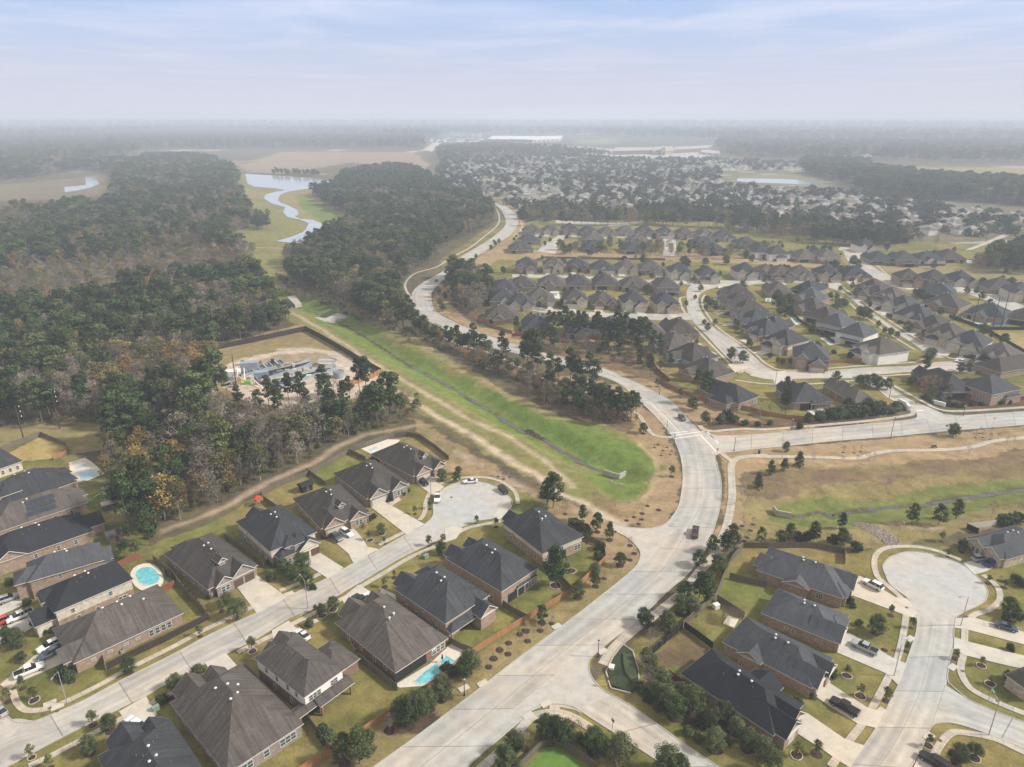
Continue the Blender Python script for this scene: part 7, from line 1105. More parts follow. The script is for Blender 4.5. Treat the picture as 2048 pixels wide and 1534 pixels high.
# ------------------------------------------------------------------ pools
PW = plain('pool_water', (0.16, 0.47, 0.54), 0.1, 0.35, 0.9, 0, 0.6); DECK = plain('pool_deck_stone', (0.62, 0.56, 0.48), 0.8, 0.1, 1); BLUEC = plain('blue_court', (0.06, 0.16, 0.42), 0.7, 0.1)
def pool(deck, waters, label, wm=None, dm=None, cat='swimming pool', nm='swimming_pool'):
    c = P(*deck[0]); t = empty(nm, (*c, 0)); tag(t, label, cat, 'backyard pools'); m = MB()
    q = [(a - c[0], b - c[1]) for a, b in PP(deck)]; polysheet(m, q, 0.12, True, 0.1); m.build('deck', dm or DECK, t)
    for w in waters:
        q = [(a - c[0], b - c[1]) for a, b in PP(w)]; m = MB(); polysheet(m, q, 0.128, True); m.build('water', wm or PW, t)
        m = MB(); q.append(q[0])
        for a, b in zip(q, q[1:]):
            l = math.hypot(b[0] - a[0], b[1] - a[1])
            if l > 0.05: m.obox(((a[0] + b[0]) / 2, (a[1] + b[1]) / 2), ((b[0] - a[0]) / l, (b[1] - a[1]) / l), l / 2, 0.14, 0.05, 0.19)
        m.build('coping', DECK, t)
def ell(cx, cy, rx, ry, n=14, k=0.0): return [(cx + rx * math.cos(i * 6.283 / n) * (1 + k * math.sin(2 * i * 6.283 / n)), cy + ry * math.sin(i * 6.283 / n)) for i in range(n)]
pool([(789, 1371), (800, 1376), (850, 1372), (938, 1310), (922, 1296), (903, 1288), (897, 1292), (860, 1328)], [[(826, 1364), (840, 1371), (858, 1366), (884, 1345), (874, 1324), (850, 1342)], [(886, 1340), (911, 1323), (892, 1311), (878, 1321)]], 'rectangular turquoise pool with stepped spa behind the big brown roof')
pool(ell(294, 1155, 33, 28, 18, 0.08), [ell(295, 1153, 25, 19, 16, 0.1)], 'round turquoise pool on a pale curved deck behind the black-roofed house'); pool([(138, 925), (170, 916), (185, 925), (210, 948), (155, 966), (140, 945)], [[(153, 944), (183, 938), (203, 950), (172, 962), (160, 958)], [(150, 934), (170, 928), (178, 933), (154, 939)]], 'white paved terrace with two pools and loungers at the wood edge', plain('pool_blue_grey', (0.30, 0.43, 0.50), 0.1, 0.2))
pool([(722, 898), (775, 879), (800, 880), (790, 892), (742, 908)], [[(736, 899), (752, 893), (757, 897), (741, 903)]], 'narrow pale pool terrace behind the last house of the north row', plain('pool_pale', (0.36, 0.55, 0.62), 0.1, 0.1)); pool([(1422, 803), (1432, 799), (1470, 812), (1484, 816), (1476, 820), (1450, 817)], [ell(1443, 808, 13, 5, 14, 0.15), ell(1466, 814, 6, 3)], 'kidney-shaped teal pool behind the orange fence', plain('pool_teal', (0.06, 0.30, 0.32), 0.1, 0.2)); pool([(1612, 820), (1640, 818), (1668, 818), (1666, 824), (1626, 830)], [[(1624, 822), (1634, 821), (1640, 824), (1655, 822), (1658, 826), (1632, 829)]], 'small angular teal pool beside the covered patio', plain('pool_teal', (0.06, 0.30, 0.32), 0.1, 0.2))
pool([(1100, 583), (1118, 583), (1120, 598), (1106, 596)], [[(1102, 586), (1114, 586), (1114, 592), (1104, 592)]], 'small turquoise pool between two brown roofs'); pool([(1580, 636), (1606, 636), (1610, 646), (1592, 650)], [[(1583, 637), (1603, 637), (1605, 644), (1592, 646)]], 'bright turquoise pool in the inner gardens'); pool([(1640, 676), (1672, 674), (1690, 688), (1658, 690)], [[(1648, 678), (1672, 677), (1682, 685), (1660, 687)]], 'turquoise pool behind the slate two-storey house'); pool([(1922, 633), (1950, 628), (1988, 645), (1975, 651), (1930, 645)], [[(1932, 637), (1950, 633), (1976, 645), (1960, 648)]], 'large turquoise pool on a white terrace by the power poles'); pool([(1985, 648), (2005, 643), (2024, 646), (2018, 651), (1990, 651)], [], 'blue sports court beside the large pool', None, BLUEC, 'sports court', 'sports_court'); pool([(1532, 596), (1543, 597), (1541, 605), (1530, 604)], [[(1534, 598), (1541, 598), (1539, 603), (1532, 603)]], 'small blue pool behind the brown two-storey roofs'); pool([(1924, 520), (1945, 521), (1947, 527), (1926, 527)], [[(1927, 522), (1942, 522), (1943, 526), (1929, 526)]], 'small far pool above the eastern tan strip')
# ------------------------------------------------------------------ vehicles
TYRE = plain('tyre_rubber', (0.02, 0.02, 0.02), 0.85, 0.1); RIM = plain('alloy_rim', (0.5, 0.5, 0.52), 0.3, 0.05, 1, 0.8); CGL = plain('car_glass', (0.012, 0.015, 0.018), 0.08, 0.1, 1, 0, 0.9); HL = plain('headlight_lens', (0.75, 0.75, 0.72), 0.15, 0.05); TL = plain('tail_light_lens', (0.35, 0.02, 0.02), 0.25, 0.05); CARP = {}
def paint_of(c):
    if c not in CARP: CARP[c] = plain('car_paint_%s' % c, {'white': (0.74, 0.74, 0.73), 'silver': (0.36, 0.37, 0.385), 'grey': (0.10, 0.11, 0.12), 'black': (0.012, 0.012, 0.014), 'navy': (0.06, 0.075, 0.105), 'blue': (0.012, 0.06, 0.30), 'red': (0.45, 0.05, 0.03), 'maroon': (0.075, 0.03, 0.028)}[c], 0.25, 0.04, 1, 0.1 if c in ('silver', 'grey') else 0, 0.6)
    return CARP[c]
def loft(secs, mi=0):
    """closed skin through cross-sections: (x, half width, z bottom, z shoulder, z top, half width at top)"""
    m = MB(); R = []
    for x, hw, zb, zs, zt, ht in secs: R.append([(x, -hw * 0.94, zb), (x, -hw, (zb + zs) * 0.5), (x, -hw * 0.98, zs), (x, -ht, zt), (x, ht, zt), (x, hw * 0.98, zs), (x, hw, (zb + zs) * 0.5), (x, hw * 0.94, zb)])
    for A, B in zip(R, R[1:]):
        for i in range(8): j = (i + 1) % 8; m.face([A[j], A[i], B[i], B[j]], mi)
    m.face(R[0], mi); m.face(R[-1][::-1], mi); return m
CAR = {}
def car_meshes(kind):
    if kind in CAR: return CAR[kind]
    L_ = {'suv': 5.0, 'wagon': 5.3, 'pickup': 5.9, 'sedan': 4.9}[kind]; h = L_ / 2; w = {'suv': 0.97, 'wagon': 1.0, 'pickup': 1.02, 'sedan': 0.92}[kind]
    if kind in ('suv', 'wagon'):
        H_ = 1.78 if kind == 'suv' else 1.9; body = [(-h, w * .86, .5, .8, 1.0, w * .8), (-h + .12, w * .97, .38, .95, 1.12, w * .9), (-h + .5, w, .32, 1.0, 1.12, w * .92), (h - 1.6, w, .32, 1.0, 1.1, w * .92), (h - .9, w * .99, .32, .95, 1.06, w * .88), (h - .2, w * .92, .36, .85, .92, w * .8), (h, w * .8, .48, .7, .76, w * .66)]
        cab = [(-h + .12, w * .86, 1.08, 1.12, 1.2, w * .84), (-h + .42, w * .9, 1.08, 1.2, H_ - .06, w * .72), (-h + .9, w * .92, 1.08, 1.2, H_, w * .74), (h - 2.45, w * .92, 1.08, 1.2, H_ - .02, w * .74), (h - 1.55, w * .9, 1.05, 1.1, 1.16, w * .8)]; roof = (-h + .62, h - 2.5, w * .70, H_ - 0.02)
    elif kind == 'pickup':
        H_ = 1.92; body = [(-h, w * .96, .55, 1.0, 1.12, w * .94), (-h + .1, w, .42, 1.05, 1.18, w * .95), (-h + 1.95, w, .4, 1.05, 1.18, w * .95), (h - 1.7, w, .4, 1.08, 1.2, w * .93), (h - .9, w, .4, 1.05, 1.16, w * .9), (h - .15, w * .95, .42, .98, 1.05, w * .84), (h, w * .88, .5, .8, .9, w * .78)]
        cab = [(-h + 1.95, w * .9, 1.15, 1.2, 1.3, w * .86), (-h + 2.1, w * .92, 1.15, 1.25, H_ - .04, w * .76), (-h + 2.7, w * .92, 1.15, 1.25, H_, w * .77), (h - 2.35, w * .92, 1.15, 1.25, H_ - .02, w * .76), (h - 1.55, w * .9, 1.1, 1.16, 1.22, w * .82)]; roof = (-h + 2.15, h - 2.4, w * .73, H_ - 0.02)
    else:
        H_ = 1.46; body = [(-h, w * .84, .48, .72, .86, w * .76), (-h + .2, w * .96, .34, .85, .98, w * .86), (-h + 1.1, w, .3, .86, .98, w * .88), (h - 1.6, w, .3, .86, .96, w * .88), (h - .7, w * .97, .3, .78, .88, w * .82), (h, w * .78, .42, .62, .68, w * .66)]
        cab = [(-h + .55, w * .84, .95, .98, 1.0, w * .8), (-h + 1.35, w * .88, .95, 1.0, H_ - .04, w * .68), (-h + 2.0, w * .88, .95, 1.0, H_, w * .68), (h - 2.4, w * .88, .95, 1.0, H_ - .03, w * .68), (h - 1.45, w * .86, .92, .96, 1.0, w * .78)]; roof = (-h + 1.4, h - 2.5, w * .66, H_ - 0.03)
    B_m = loft(body); C_m = loft(cab); x0, x1, rw, rz_ = roof; Rf = MB(); Rf.box(x0, x1, -rw, rw, rz_, rz_ + 0.05)
    for s in (-1, 1):                     # painted pillars over the glass
        for px in ((x0 + x1) / 2, x0 + 0.02): Rf.obox((px, s * w * 0.86), (1, 0), 0.05, 0.03, 1.05, rz_ - 0.28)
    CAR[kind] = dict(L=L_, w=w, body=B_m, cab=C_m, roof=Rf, bed=None)
    if kind == 'pickup': bd = MB(); bd.box(-h + 0.14, -h + 1.85, -w * .84, w * .84, 1.14, 1.2); CAR[kind]['bed'] = bd
    return CAR[kind]
WHEEL = {}
VEH = {}
def car(kind, colr, p, q, label, group='parked vehicles', lift=0.03):
    """p: middle of the car on the ground in the survey, q: a point it faces towards"""
    a = P(*p); b = P(*q); rz = math.atan2(b[1] - a[1], b[0] - a[0]); nm = {'suv': 'parked_suv', 'wagon': 'parked_suv', 'pickup': 'pickup_truck', 'sedan': 'parked_car'}[kind]; k = (kind, colr)
    if k in VEH: return copy_thing(VEH[k], (*a, 0.12 + lift), rz, None, label, group)
    c = car_meshes(kind); t = empty(nm, (*a, 0.12 + lift), rz); tag(t, label, {'suv': 'car', 'wagon': 'car', 'pickup': 'pickup truck', 'sedan': 'car'}[kind], group); h = c['L'] / 2; w = c['w']
    link('body', c['body'].mesh('body', paint_of(colr)), t); link('window_glass', c['cab'].mesh('window_glass', CGL), t); link('roof', c['roof'].mesh('roof', paint_of(colr)), t)
    if c['bed']: link('truck_bed', c['bed'].mesh('truck_bed', plain('bed_liner', (0.015, 0.015, 0.016), 0.8, 0.2)), t)
    if not WHEEL: m = MB(); m.lathe([(0.0, -0.12), (0.37, -0.12), (0.37, 0.12), (0, 0.12)], 14); WHEEL['t'] = m.mesh('wheel', TYRE); m = MB(); m.lathe([(0.0, -0.135), (0.22, -0.135), (0.22, 0.135), (0, 0.135)], 10); WHEEL['r'] = m.mesh('rim', RIM)
    for x in (-h + 1.0, h - 0.98):
        for s in (-1, 1): o = link('wheel', WHEEL['t'], t, (x, s * (w - 0.1), 0.37)); o.rotation_euler = (math.pi / 2, 0, 0); link('rim', WHEEL['r'], o)
    for s in (-1, 1):
        m = MB(); m.box(h - 0.16, h - 0.02, min(s * w * .5, s * w * .84), max(s * w * .5, s * w * .84), 0.68, 0.84); link('headlight', m.mesh('headlight', HL), t); m = MB(); m.box(-h - 0.01, -h + 0.1, min(s * w * .62, s * w * .86), max(s * w * .62, s * w * .86), 0.75, 1.02); link('tail_light', m.mesh('tail_light', TL), t)
    remember(t); VEH[k] = t; return t
for a in (('suv', 'silver', (19, 1201), (60, 1186), 'silver wagon with roof rails on the uppermost western drive'), ('pickup', 'white', (41, 1237), (5, 1252), 'white pickup on the western drive before the black-roofed house'), ('suv', 'red', (-2, 1250), (-40, 1266), 'red car cut by the western edge'), ('suv', 'white', (99, 1297), (60, 1316), 'white wagon on the drive of the long brown house'), ('suv', 'navy', (100, 1313), (62, 1332), 'slate blue wagon beside the white wagon'), ('pickup', 'white', (60, 1346), (110, 1326), 'white pickup with empty bed by the corner lawn'),
          ('suv', 'white', (270, 1452), (240, 1430), 'white vehicle before the charcoal house at the bottom'), ('sedan', 'silver', (1, 1426), (-20, 1404), 'silver car cut by the western edge at the side street'), ('pickup', 'black', (722, 1206), (700, 1190), 'black pickup at the garage of the pool house'), ('suv', 'white', (741, 1200), (722, 1184), 'white wagon beside the black pickup'), ('sedan', 'black', (588, 1281), (570, 1266), 'black car in front of the white-sided house'), ('sedan', 'white', (606, 1274), (588, 1260), 'white car in front of the white-sided house'), ('wagon', 'white', (1745, 1174), (1700, 1151), 'large white wagon on the drive near the turning circle'),
          ('pickup', 'silver', (1728, 1300), (1685, 1280), 'silver pickup with black bed on the shaded drive'), ('pickup', 'black', (1688, 1419), (1640, 1392), 'black pickup on the drive below the pergola house'), ('sedan', 'navy', (2011, 1258), (2060, 1272), 'dark blue-grey sedan on the eastern drive'), ('wagon', 'black', (1866, 1528), (1840, 1512), 'black wagon with red tail lamps at the bottom edge'), ('pickup', 'grey', (671, 1078), (700, 1098), 'dark grey pickup on the shared pale drive'), ('suv', 'white', (694, 1070), (725, 1088), 'white wagon beside the dark grey pickup'), ('suv', 'black', (847, 968), (870, 984), 'black wagon on the drive of the last north house'),
          ('sedan', 'white', (941, 966), (900, 970), 'white sedan parked along the top of the turning circle'), ('suv', 'black', (1007, 984), (1030, 1006), 'black wagon parked at the east side of the turning circle'), ('pickup', 'white', (875, 999), (872, 1030), 'white pickup parked at the kerb of the turning circle'), ('suv', 'grey', (1364, 839), (1388, 862), 'dark car driving towards the crossing'), ('pickup', 'maroon', (1390, 1069), (1384, 1110), 'dark red pickup driving down the boulevard'), ('suv', 'silver', (1959, 1121), (1990, 1116), 'silver wagon beside the blue pickup'), ('pickup', 'blue', (1984, 1130), (2020, 1122), 'bright blue pickup before the buff stone house'),
          ('sedan', 'white', (1920, 725), (1890, 722), 'white sedan at the kerb near the umber roof'), ('suv', 'black', (1937, 716), (1905, 712), 'black wagon on the drive near the umber roof'), ('pickup', 'black', (1762, 619), (1800, 621), 'black pickup highest on the long street drives'), ('suv', 'grey', (1780, 633), (1810, 634), 'grey wagon second on the long street drives'), ('suv', 'black', (1801, 647), (1830, 648), 'black wagon lowest on the long street drives'), ('suv', 'black', (1918, 572), (1922, 590), 'black car outside the upper right row'), ('suv', 'white', (1926, 573), (1930, 590), 'white car outside the upper right row'), ('sedan', 'white', (1953, 582), (1990, 584), 'white car at the kerb in the upper right'), ('suv', 'white', (1711, 564), (1700, 575), 'white car outside the teal-roofed corner house'), ('suv', 'black', (1494, 559), (1498, 575), 'black car before the teal-roofed house'), ('sedan', 'white', (1439, 576), (1470, 572), 'white car at the bend of the curving street'), ('suv', 'grey', (1284, 549), (1288, 570), 'grey car before the third last front'), ('suv', 'grey', (1291, 550), (1296, 570), 'grey car on the right of its twin'), ('suv', 'black', (1361, 557), (1365, 570), 'black car before the charcoal two-storey front'), ('suv', 'white', (1340, 548), (1344, 560), 'white car near the wood end of the first row'), ('sedan', 'white', (1105, 543), (1107, 560), 'white car before the brown gabled front'), ('sedan', 'white', (1250, 628), (1254, 645), 'white car on the lower court drive'), ('suv', 'black', (1325, 625), (1327, 640), 'black car on the lower court drive'), ('suv', 'grey', (1453, 629), (1420, 632), 'grey wagon on a drive off the curving street'), ('suv', 'grey', (873, 563), (884, 552), 'dark car on the upper bend of the boulevard'), ('suv', 'grey', (988, 483), (1002, 473), 'dark car farthest up the boulevard'), ('suv', 'silver', (940, 674), (970, 684), 'silver car behind the boulevard pines')): car(*a)
# ------------------------------------------------------------------ lamps, poles and signs
BLK = plain('black_metal', (0.03, 0.03, 0.032), 0.5, 0.1); GAL = plain('galvanised_steel', (0.36, 0.36, 0.36), 0.45, 0.1, 1, 0.4); GLOBE = plain('lamp_globe', (0.75, 0.74, 0.70), 0.3, 0.03)
def black_lamp(p, label, h=4.4):
    t = empty('street_lamp', (*P(*p), 0)); tag(t, label, 'street lamp', 'black globe lamps'); m = MB(); m.lathe([(0.22, 0), (0.22, 0.25), (0.10, 0.5), (0.075, h - 0.4), (0.12, h - 0.35), (0, h - 0.35)], 8); m.build('pole', BLK, t); m = MB(); m.lathe([(0.0, h - 0.36), (0.2, h - 0.3), (0.27, h - 0.1), (0.22, h + 0.12), (0.0, h + 0.2)], 10); m.build('globe', GLOBE, t); m = MB(); m.lathe([(0.27, h + 0.08), (0.1, h + 0.26), (0, h + 0.4)], 8); m.build('cap', BLK, t)
for p, l, h in (((1196, 1314), 'black globe lamp at the corner of the southern branch road', 4.6), ((929, 1391), 'black globe lamp on the verge below the rectangular pool', 4.6), ((1333, 864), 'black globe lamp west of the crossing', 4.6), ((1348, 892), 'black globe lamp below the crosswalk', 4.6), ((1468, 902), 'black lamp post beside the eastern arm of the crossing', 5.2), ((1583, 859), 'black globe lamp on the verge north of the eastern road', 4.6), ((1926, 832), 'black globe lamp beside the corner of the side street', 4.6), ((1319, 789), 'black globe lamp north of the boulevard bend', 4.6)): black_lamp(p, l, h)
def steel_lamp(p, q, label, h=8.5, mat=None, arm=2.2):
    """tall light column whose arm reaches towards q"""
    a = P(*p); b = P(*q); rz = math.atan2(b[1] - a[1], b[0] - a[0]); t = empty('light_column', (*a, 0), rz); tag(t, label, 'street light', 'tall street lights'); m = MB(); m.tube((0, 0, 0), (0, 0, h), 0.11, 0.07, 8, 0); m.build('pole', mat or GAL, t); m = MB(); pr = (0, 0, h - 0.1)
    for i in range(1, 5): s = i / 4; nx_ = (arm * s, 0, h - 0.1 + 0.5 * math.sin(s * 1.57)); m.tube(pr, nx_, 0.05, 0.045, 6); pr = nx_
    m.build('arm', mat or GAL, t); m = MB(); m.prism([(arm - 0.1, -0.14), (arm + 0.65, -0.1), (arm + 0.65, 0.1), (arm - 0.1, 0.14)], h + 0.3, h + 0.46); m.build('lamp_head', mat or GAL, t)
for a in (((616, 1218), (600, 1200), 'galvanised street light on the local street opposite the widest drive'), ((134, 1407), (120, 1430), 'galvanised street light on the western corner lawn'), ((862, 989), (880, 1000), 'galvanised street light at the mouth of the turning circle'), ((1788, 1352), (1815, 1330), 'galvanised street light beside the kerb of the eastern street'), ((1977, 1471), (1960, 1440), 'galvanised street light on the south side of the eastern branch'), ((1921, 1252), (1900, 1255), 'galvanised street light at the neck of the eastern circle'), ((1793, 1090), (1800, 1110), 'galvanised street light above the eastern circle')): steel_lamp(*a)
for a in (((1781, 877), (1790, 860), 'tall dark lamp post on the tan verge south of the eastern road'), ((826, 584), (845, 584), 'dark lamp column outside the sharp bend'), ((872, 615), (855, 615), 'dark lamp column inside the sharp bend'), ((1550, 770), (1552, 752), 'dark lamp column between two charcoal roofs'), ((1778, 798), (1790, 785), 'dark lamp column beside the side street')): steel_lamp(*a, h=7.5, mat=BLK)
steel_lamp((1008, 430), (1020, 430), 'dark lamp column farthest up the boulevard', h=7.5, mat=BLK)
UTIL = plain('creosote_pole', (0.07, 0.05, 0.04), 0.9, 0.2)
def utility_pole(p, h, label, arms=True):
    t = empty('utility_pole', (*P(*p), 0), 0.5); tag(t, label, 'utility pole', 'wooden power poles'); m = MB(); m.lathe([(0.28, 0), (0.16, h), (0, h)], 8); m.build('pole', UTIL, t)
    if arms:
        for z in (h - 1.0, h - 3.0, h - 5.0):
            m = MB(); m.tube((-0.2, 0, z), (1.2, 0, z + 0.25), 0.07, 0.06, 5); m.build('crossarm', UTIL, t); m = MB(); m.lathe([(0.0, z + 0.2), (0.15, z + 0.22), (0.12, z + 0.7), (0, z + 0.75)], 8, 0, 1.15, 0); m.build('insulator', GLOBE, t)
for a in (((49, 884), 15, 'dark utility pole with white insulators beside the yellow yard'), ((120, 857), 16, 'dark utility pole in the clearing by the wood'), ((1946, 650), 17, 'power pole at the west end of the pool terrace'), ((1982, 668), 21, 'power pole standing behind the sports court fence', False), ((2002, 652), 21, 'power pole beside the blue sports court', False), ((475, 786), 18, 'single dark pole in front of the treatment plant', False)): utility_pole(*a)
def sign(p, label, face, shape='board', c=(0.7, 0.7, 0.68), h=2.4, txt=None):
    t = empty('road_sign', (*P(*p), 0.1), face); tag(t, label, 'sign'); m = MB(); m.box(-0.04, 0.04, -0.04, 0.04, 0, h); m.build('post', GAL, t); m = MB()
    if shape == 'board': m.box(-0.4, 0.4, -0.075, -0.045, h - 0.6, h + 0.1)
    elif shape == 'octagon':
        q = [(0.42 * math.cos(R_(22.5 + 45 * i)), h - 0.3 + 0.42 * math.sin(R_(22.5 + 45 * i))) for i in range(8)]; m.face([(x, -0.07, z) for x, z in q]); m.face([(x, -0.05, z) for x, z in q[::-1]])
    m.build('plate', plain('sign_%.2f_%.2f' % c[:2], c, 0.5, 0.03), t)
    if shape == 'octagon': m = MB(); m.box(-0.27, 0.27, -0.085, -0.072, h - 0.36, h - 0.24); m.build('white_bar', GLOBE, t)
sign((1434, 909), 'red no-entry style sign with a white bar at the crossing corner', 0.2, 'octagon', (0.6, 0.03, 0.03)); sign((1214, 1373), 'slim sign post on the corner verge by the sunken bed', 2.2, 'board', (0.15, 0.2, 0.12)); sign((1224, 1463), 'slim sign post at the bottom branch road', 2.2, 'board', (0.12, 0.12, 0.1), 3.0); sign((1830, 816), 'dark round topped sign at the side street mouth', 0, 'octagon', (0.05, 0.05, 0.05)); sign((1977, 1401), 'green street name sign on the branch road verge', 0.4, 'board', (0.10, 0.32, 0.2), 3.2); sign((1986, 849), 'yellow warning sign on the eastern road edge', 0.2, 'board', (0.65, 0.42, 0.08), 2.8); sign((1432, 938), 'small square sign on the verge below the crossing', 0.1); sign((1892, 854 + 4), 'small dark post on the tan verge', 0.1, 'board', (0.05, 0.05, 0.05), 1.6)
# ------------------------------------------------------------------ small yard things
def box_thing(name, label, p, w, d, h, mat, rz=0.75, cat=None, roof=None, z=0.0, group=None):
    t = empty(name, (*P(*p), z), rz); tag(t, label, cat or name.replace('_', ' '), group); m = MB(); m.box(-w / 2, w / 2, -d / 2, d / 2, 0, h); m.build('body', mat, t)
    if roof: m = MB(); f_ = MB(); roof_faces(m, f_, None, -w / 2, w / 2, -d / 2, d / 2, h, 'gx', 0.45, f_, 0); m.build('roof', roof, t); f_.build('gable', mat, t); m = MB(); m.box(-0.45, 0.45, -d / 2 - 0.04, -d / 2, 0.05, 1.9); m.build('door', DTRIM, t)
    else: m = MB(); m.box(-w / 2 - 0.05, w / 2 + 0.05, -d / 2 - 0.05, d / 2 + 0.05, h, h + 0.06); m.build('lid', mat, t)
    return t
box_thing('garden_shed', 'tan shed with grey roof in the yard above the round pool', (233, 1078), 4.2, 3.4, 2.3, WALL['tan'], 0.75, 'shed', ROOF['slate']); box_thing('garden_shed', 'small dark shed with pale roof at the wood edge', (217, 1018), 3.0, 2.4, 2.2, WOOD['grey'], 0.75, 'shed', ROOF['pale']); box_thing('garden_shed', 'dark patio shelter beside the last north house', (755, 928), 3.4, 2.4, 2.2, WOOD['dark'], -0.8, 'shed', ROOF['black'])
box_thing('garden_shed', 'small black shed behind the north house with dormer and cars', (612, 980), 3.6, 2.8, 2.3, WOOD['black'], 0.78, 'shed', ROOF['black'])
AC = plain('utility_box_green', (0.20, 0.27, 0.22), 0.6, 0.1)
box_thing('utility_cabinet', 'green utility cabinet beside the drive of the brown house', (852, 1116), 1.4, 1.0, 1.1, AC, 0.8, 'utility box'); box_thing('utility_cabinet', 'grey utility cabinet at the bottom drive', (312, 1420), 1.3, 0.9, 1.0, AC, 0.8, 'utility box'); box_thing('utility_cabinet', 'pale utility cabinet behind the trail fence', (1432, 1216), 1.4, 1.2, 1.2, GLOBE, 0.4, 'utility box'); box_thing('trash_bin', 'dark bin beside the eastern house wall', (1543, 1363), 0.7, 0.7, 1.1, BLK, 0.4, 'bin')
def bench(p, label, rz):
    t = empty('park_bench', (*P(*p), 0.1), rz); tag(t, label, 'bench'); m = MB(); m.box(-1.0, 1.0, -0.25, 0.25, 0.42, 0.48); m.build('seat', BLK, t); m = MB(); m.box(-1.0, 1.0, 0.25, 0.30, 0.5, 0.95); m.build('backrest', BLK, t)
    for s in (-0.85, 0.85): m = MB(); m.box(s - 0.04, s + 0.04, -0.22, 0.22, 0, 0.42); m.build('leg', BLK, t)
bench((1868, 896), 'dark park bench beside the eastern trail', 0.1); box_thing('litter_bin', 'dark litter bin beside the trail near the crossing', (1518, 907), 0.6, 0.6, 1.2, BLK, 0.2, 'litter bin')
def playset(p, label, slide=(0.70, 0.50, 0.20), roofc=(0.45, 0.14, 0.06), rz=0.5):
    t = empty('play_set', (*P(*p), 0), rz); tag(t, label, 'play set'); m = MB()
    for x in (-0.8, 0.8):
        for y in (-0.8, 0.8): m.box(x - 0.06, x + 0.06, y - 0.06, y + 0.06, 0, 2.6)
    m.box(-0.9, 0.9, -0.9, 0.9, 1.35, 1.45); m.build('tower', WOOD['orange'], t); m = MB(); q = [(-1.1, -1.1, 2.6), (1.1, -1.1, 2.6), (1.1, 1.1, 2.6), (-1.1, 1.1, 2.6)]
    for i in range(4): m.face([q[i], q[(i + 1) % 4], (0, 0, 3.5)])
    m.build('canopy_roof', plain('canopy_%.2f' % roofc[0], roofc, 0.7, 0.1), t); m = MB()
    for y0, y1, za in ((-0.3, 0.3, 0), (-0.34, -0.28, 0.12), (0.28, 0.34, 0.12)): m.face([(-0.9, y0, 1.45 + za), (-0.9, y1, 1.45 + za), (-3.6, y1, 0.2 + za), (-3.6, y0, 0.2 + za)][::-1])
    m.face([(-0.9, -0.34, 1.57), (-0.9, -0.28, 1.57), (-3.6, -0.28, 0.32), (-3.6, -0.34, 0.32)]); m.build('slide', plain('slide_%.2f' % slide[0], slide, 0.4, 0.05), t)
playset((1972, 800), 'wooden play set with yellow slide by the red-brown fence', rz=0.4); playset((213, 990), 'play set with pale yellow slide at the wood edge', (0.6, 0.45, 0.22), (0.2, 0.2, 0.2), 0.5); playset((516, 1010), 'play set with bright red canopy behind the north row', (0.5, 0.4, 0.3), (0.55, 0.05, 0.03), 0.3)
def pergola(p, label, rz):
    t = empty('pergola', (*P(*p), 0), rz); tag(t, label, 'pergola'); m = MB()
    for x in (-2.2, 2.2):
        for y in (-1.8, 1.8): m.box(x - 0.08, x + 0.08, y - 0.08, y + 0.08, 0, 2.5)
    m.build('post', WOOD['grey'], t); m = MB()
    for i in range(10): x = -2.4 + i * 0.53; m.box(x - 0.04, x + 0.04, -2.1, 2.1, 2.56, 2.7)
    for i in range(7): y = -2.0 + i * 0.66; m.box(-2.6, 2.6, y - 0.03, y + 0.03, 2.71, 2.78)
    m.build('rafter', WOOD['grey'], t)
pergola((1464, 1243), 'slatted grey pergola over a white patio', -0.35); slab_thing('patio_slab', 'small white patio beside the pergola', [[(1446, 1247), (1456, 1232), (1478, 1238), (1468, 1256)]], 0.0, 0.10, DECK, 'patio')
def umbrella(p, label, c):
    t = empty('patio_umbrella', (*P(*p), 0.13)); tag(t, label, 'umbrella'); m = MB(); m.tube((0, 0, 0), (0, 0, 2.4), 0.03, 0.03, 6); m.build('pole', GAL, t); m = MB(); m.lathe([(0.28, 1.2), (0.16, 1.9), (0.05, 2.45)], 8); m.build('canopy', plain('umbrella_cloth', c, 0.8, 0.05), t)
umbrella((885, 1326), 'closed dark blue umbrella standing by the spa', (0.02, 0.03, 0.08))
# sunken bed with hedge and pale monument signs
g_ = slab_thing('clipped_hedge', 'low dark clipped hedge bed curving inside the corner walk', [[(1222, 1372), (1216, 1345), (1228, 1318), (1246, 1294), (1262, 1306), (1270, 1325), (1276, 1345), (1276, 1370), (1264, 1386), (1240, 1380)]], 0.0, 0.5, plain('clipped_leaves', (0.035, 0.05, 0.025), 0.95, 0.5, 3), 'hedge'); m_ = MB(); polysheet(m_, [(1246, 1312), (1260, 1316), (1270, 1335), (1273, 1362), (1262, 1366), (1250, 1350), (1246, 1330)], 0.95, th=0.5); o = m_.build('upper_tier', plain('clipped_leaves_light', (0.06, 0.075, 0.035), 0.95, 0.4, 3), g_)
m_ = MB()
for a, b in (((1262, 1388), (1222, 1378)), ((1222, 1378), (1212, 1345)), ((1212, 1345), (1226, 1316)), ((1226, 1316), (1246, 1290)), ((1246, 1290), (1266, 1304)), ((1266, 1304), (1276, 1340)), ((1276, 1340), (1279, 1368))): m_.obox(((P(*a)[0] + P(*b)[0]) / 2, (P(*a)[1] + P(*b)[1]) / 2), ((P(*b)[0] - P(*a)[0]) / math.dist(P(*a), P(*b)), (P(*b)[1] - P(*a)[1]) / math.dist(P(*a), P(*b))), math.dist(P(*a), P(*b)) / 2, 0.16, 0, 0.35)
tag(m_.build('stone_edging', RING), 'pale stone edging round the clipped hedge bed', 'edging')
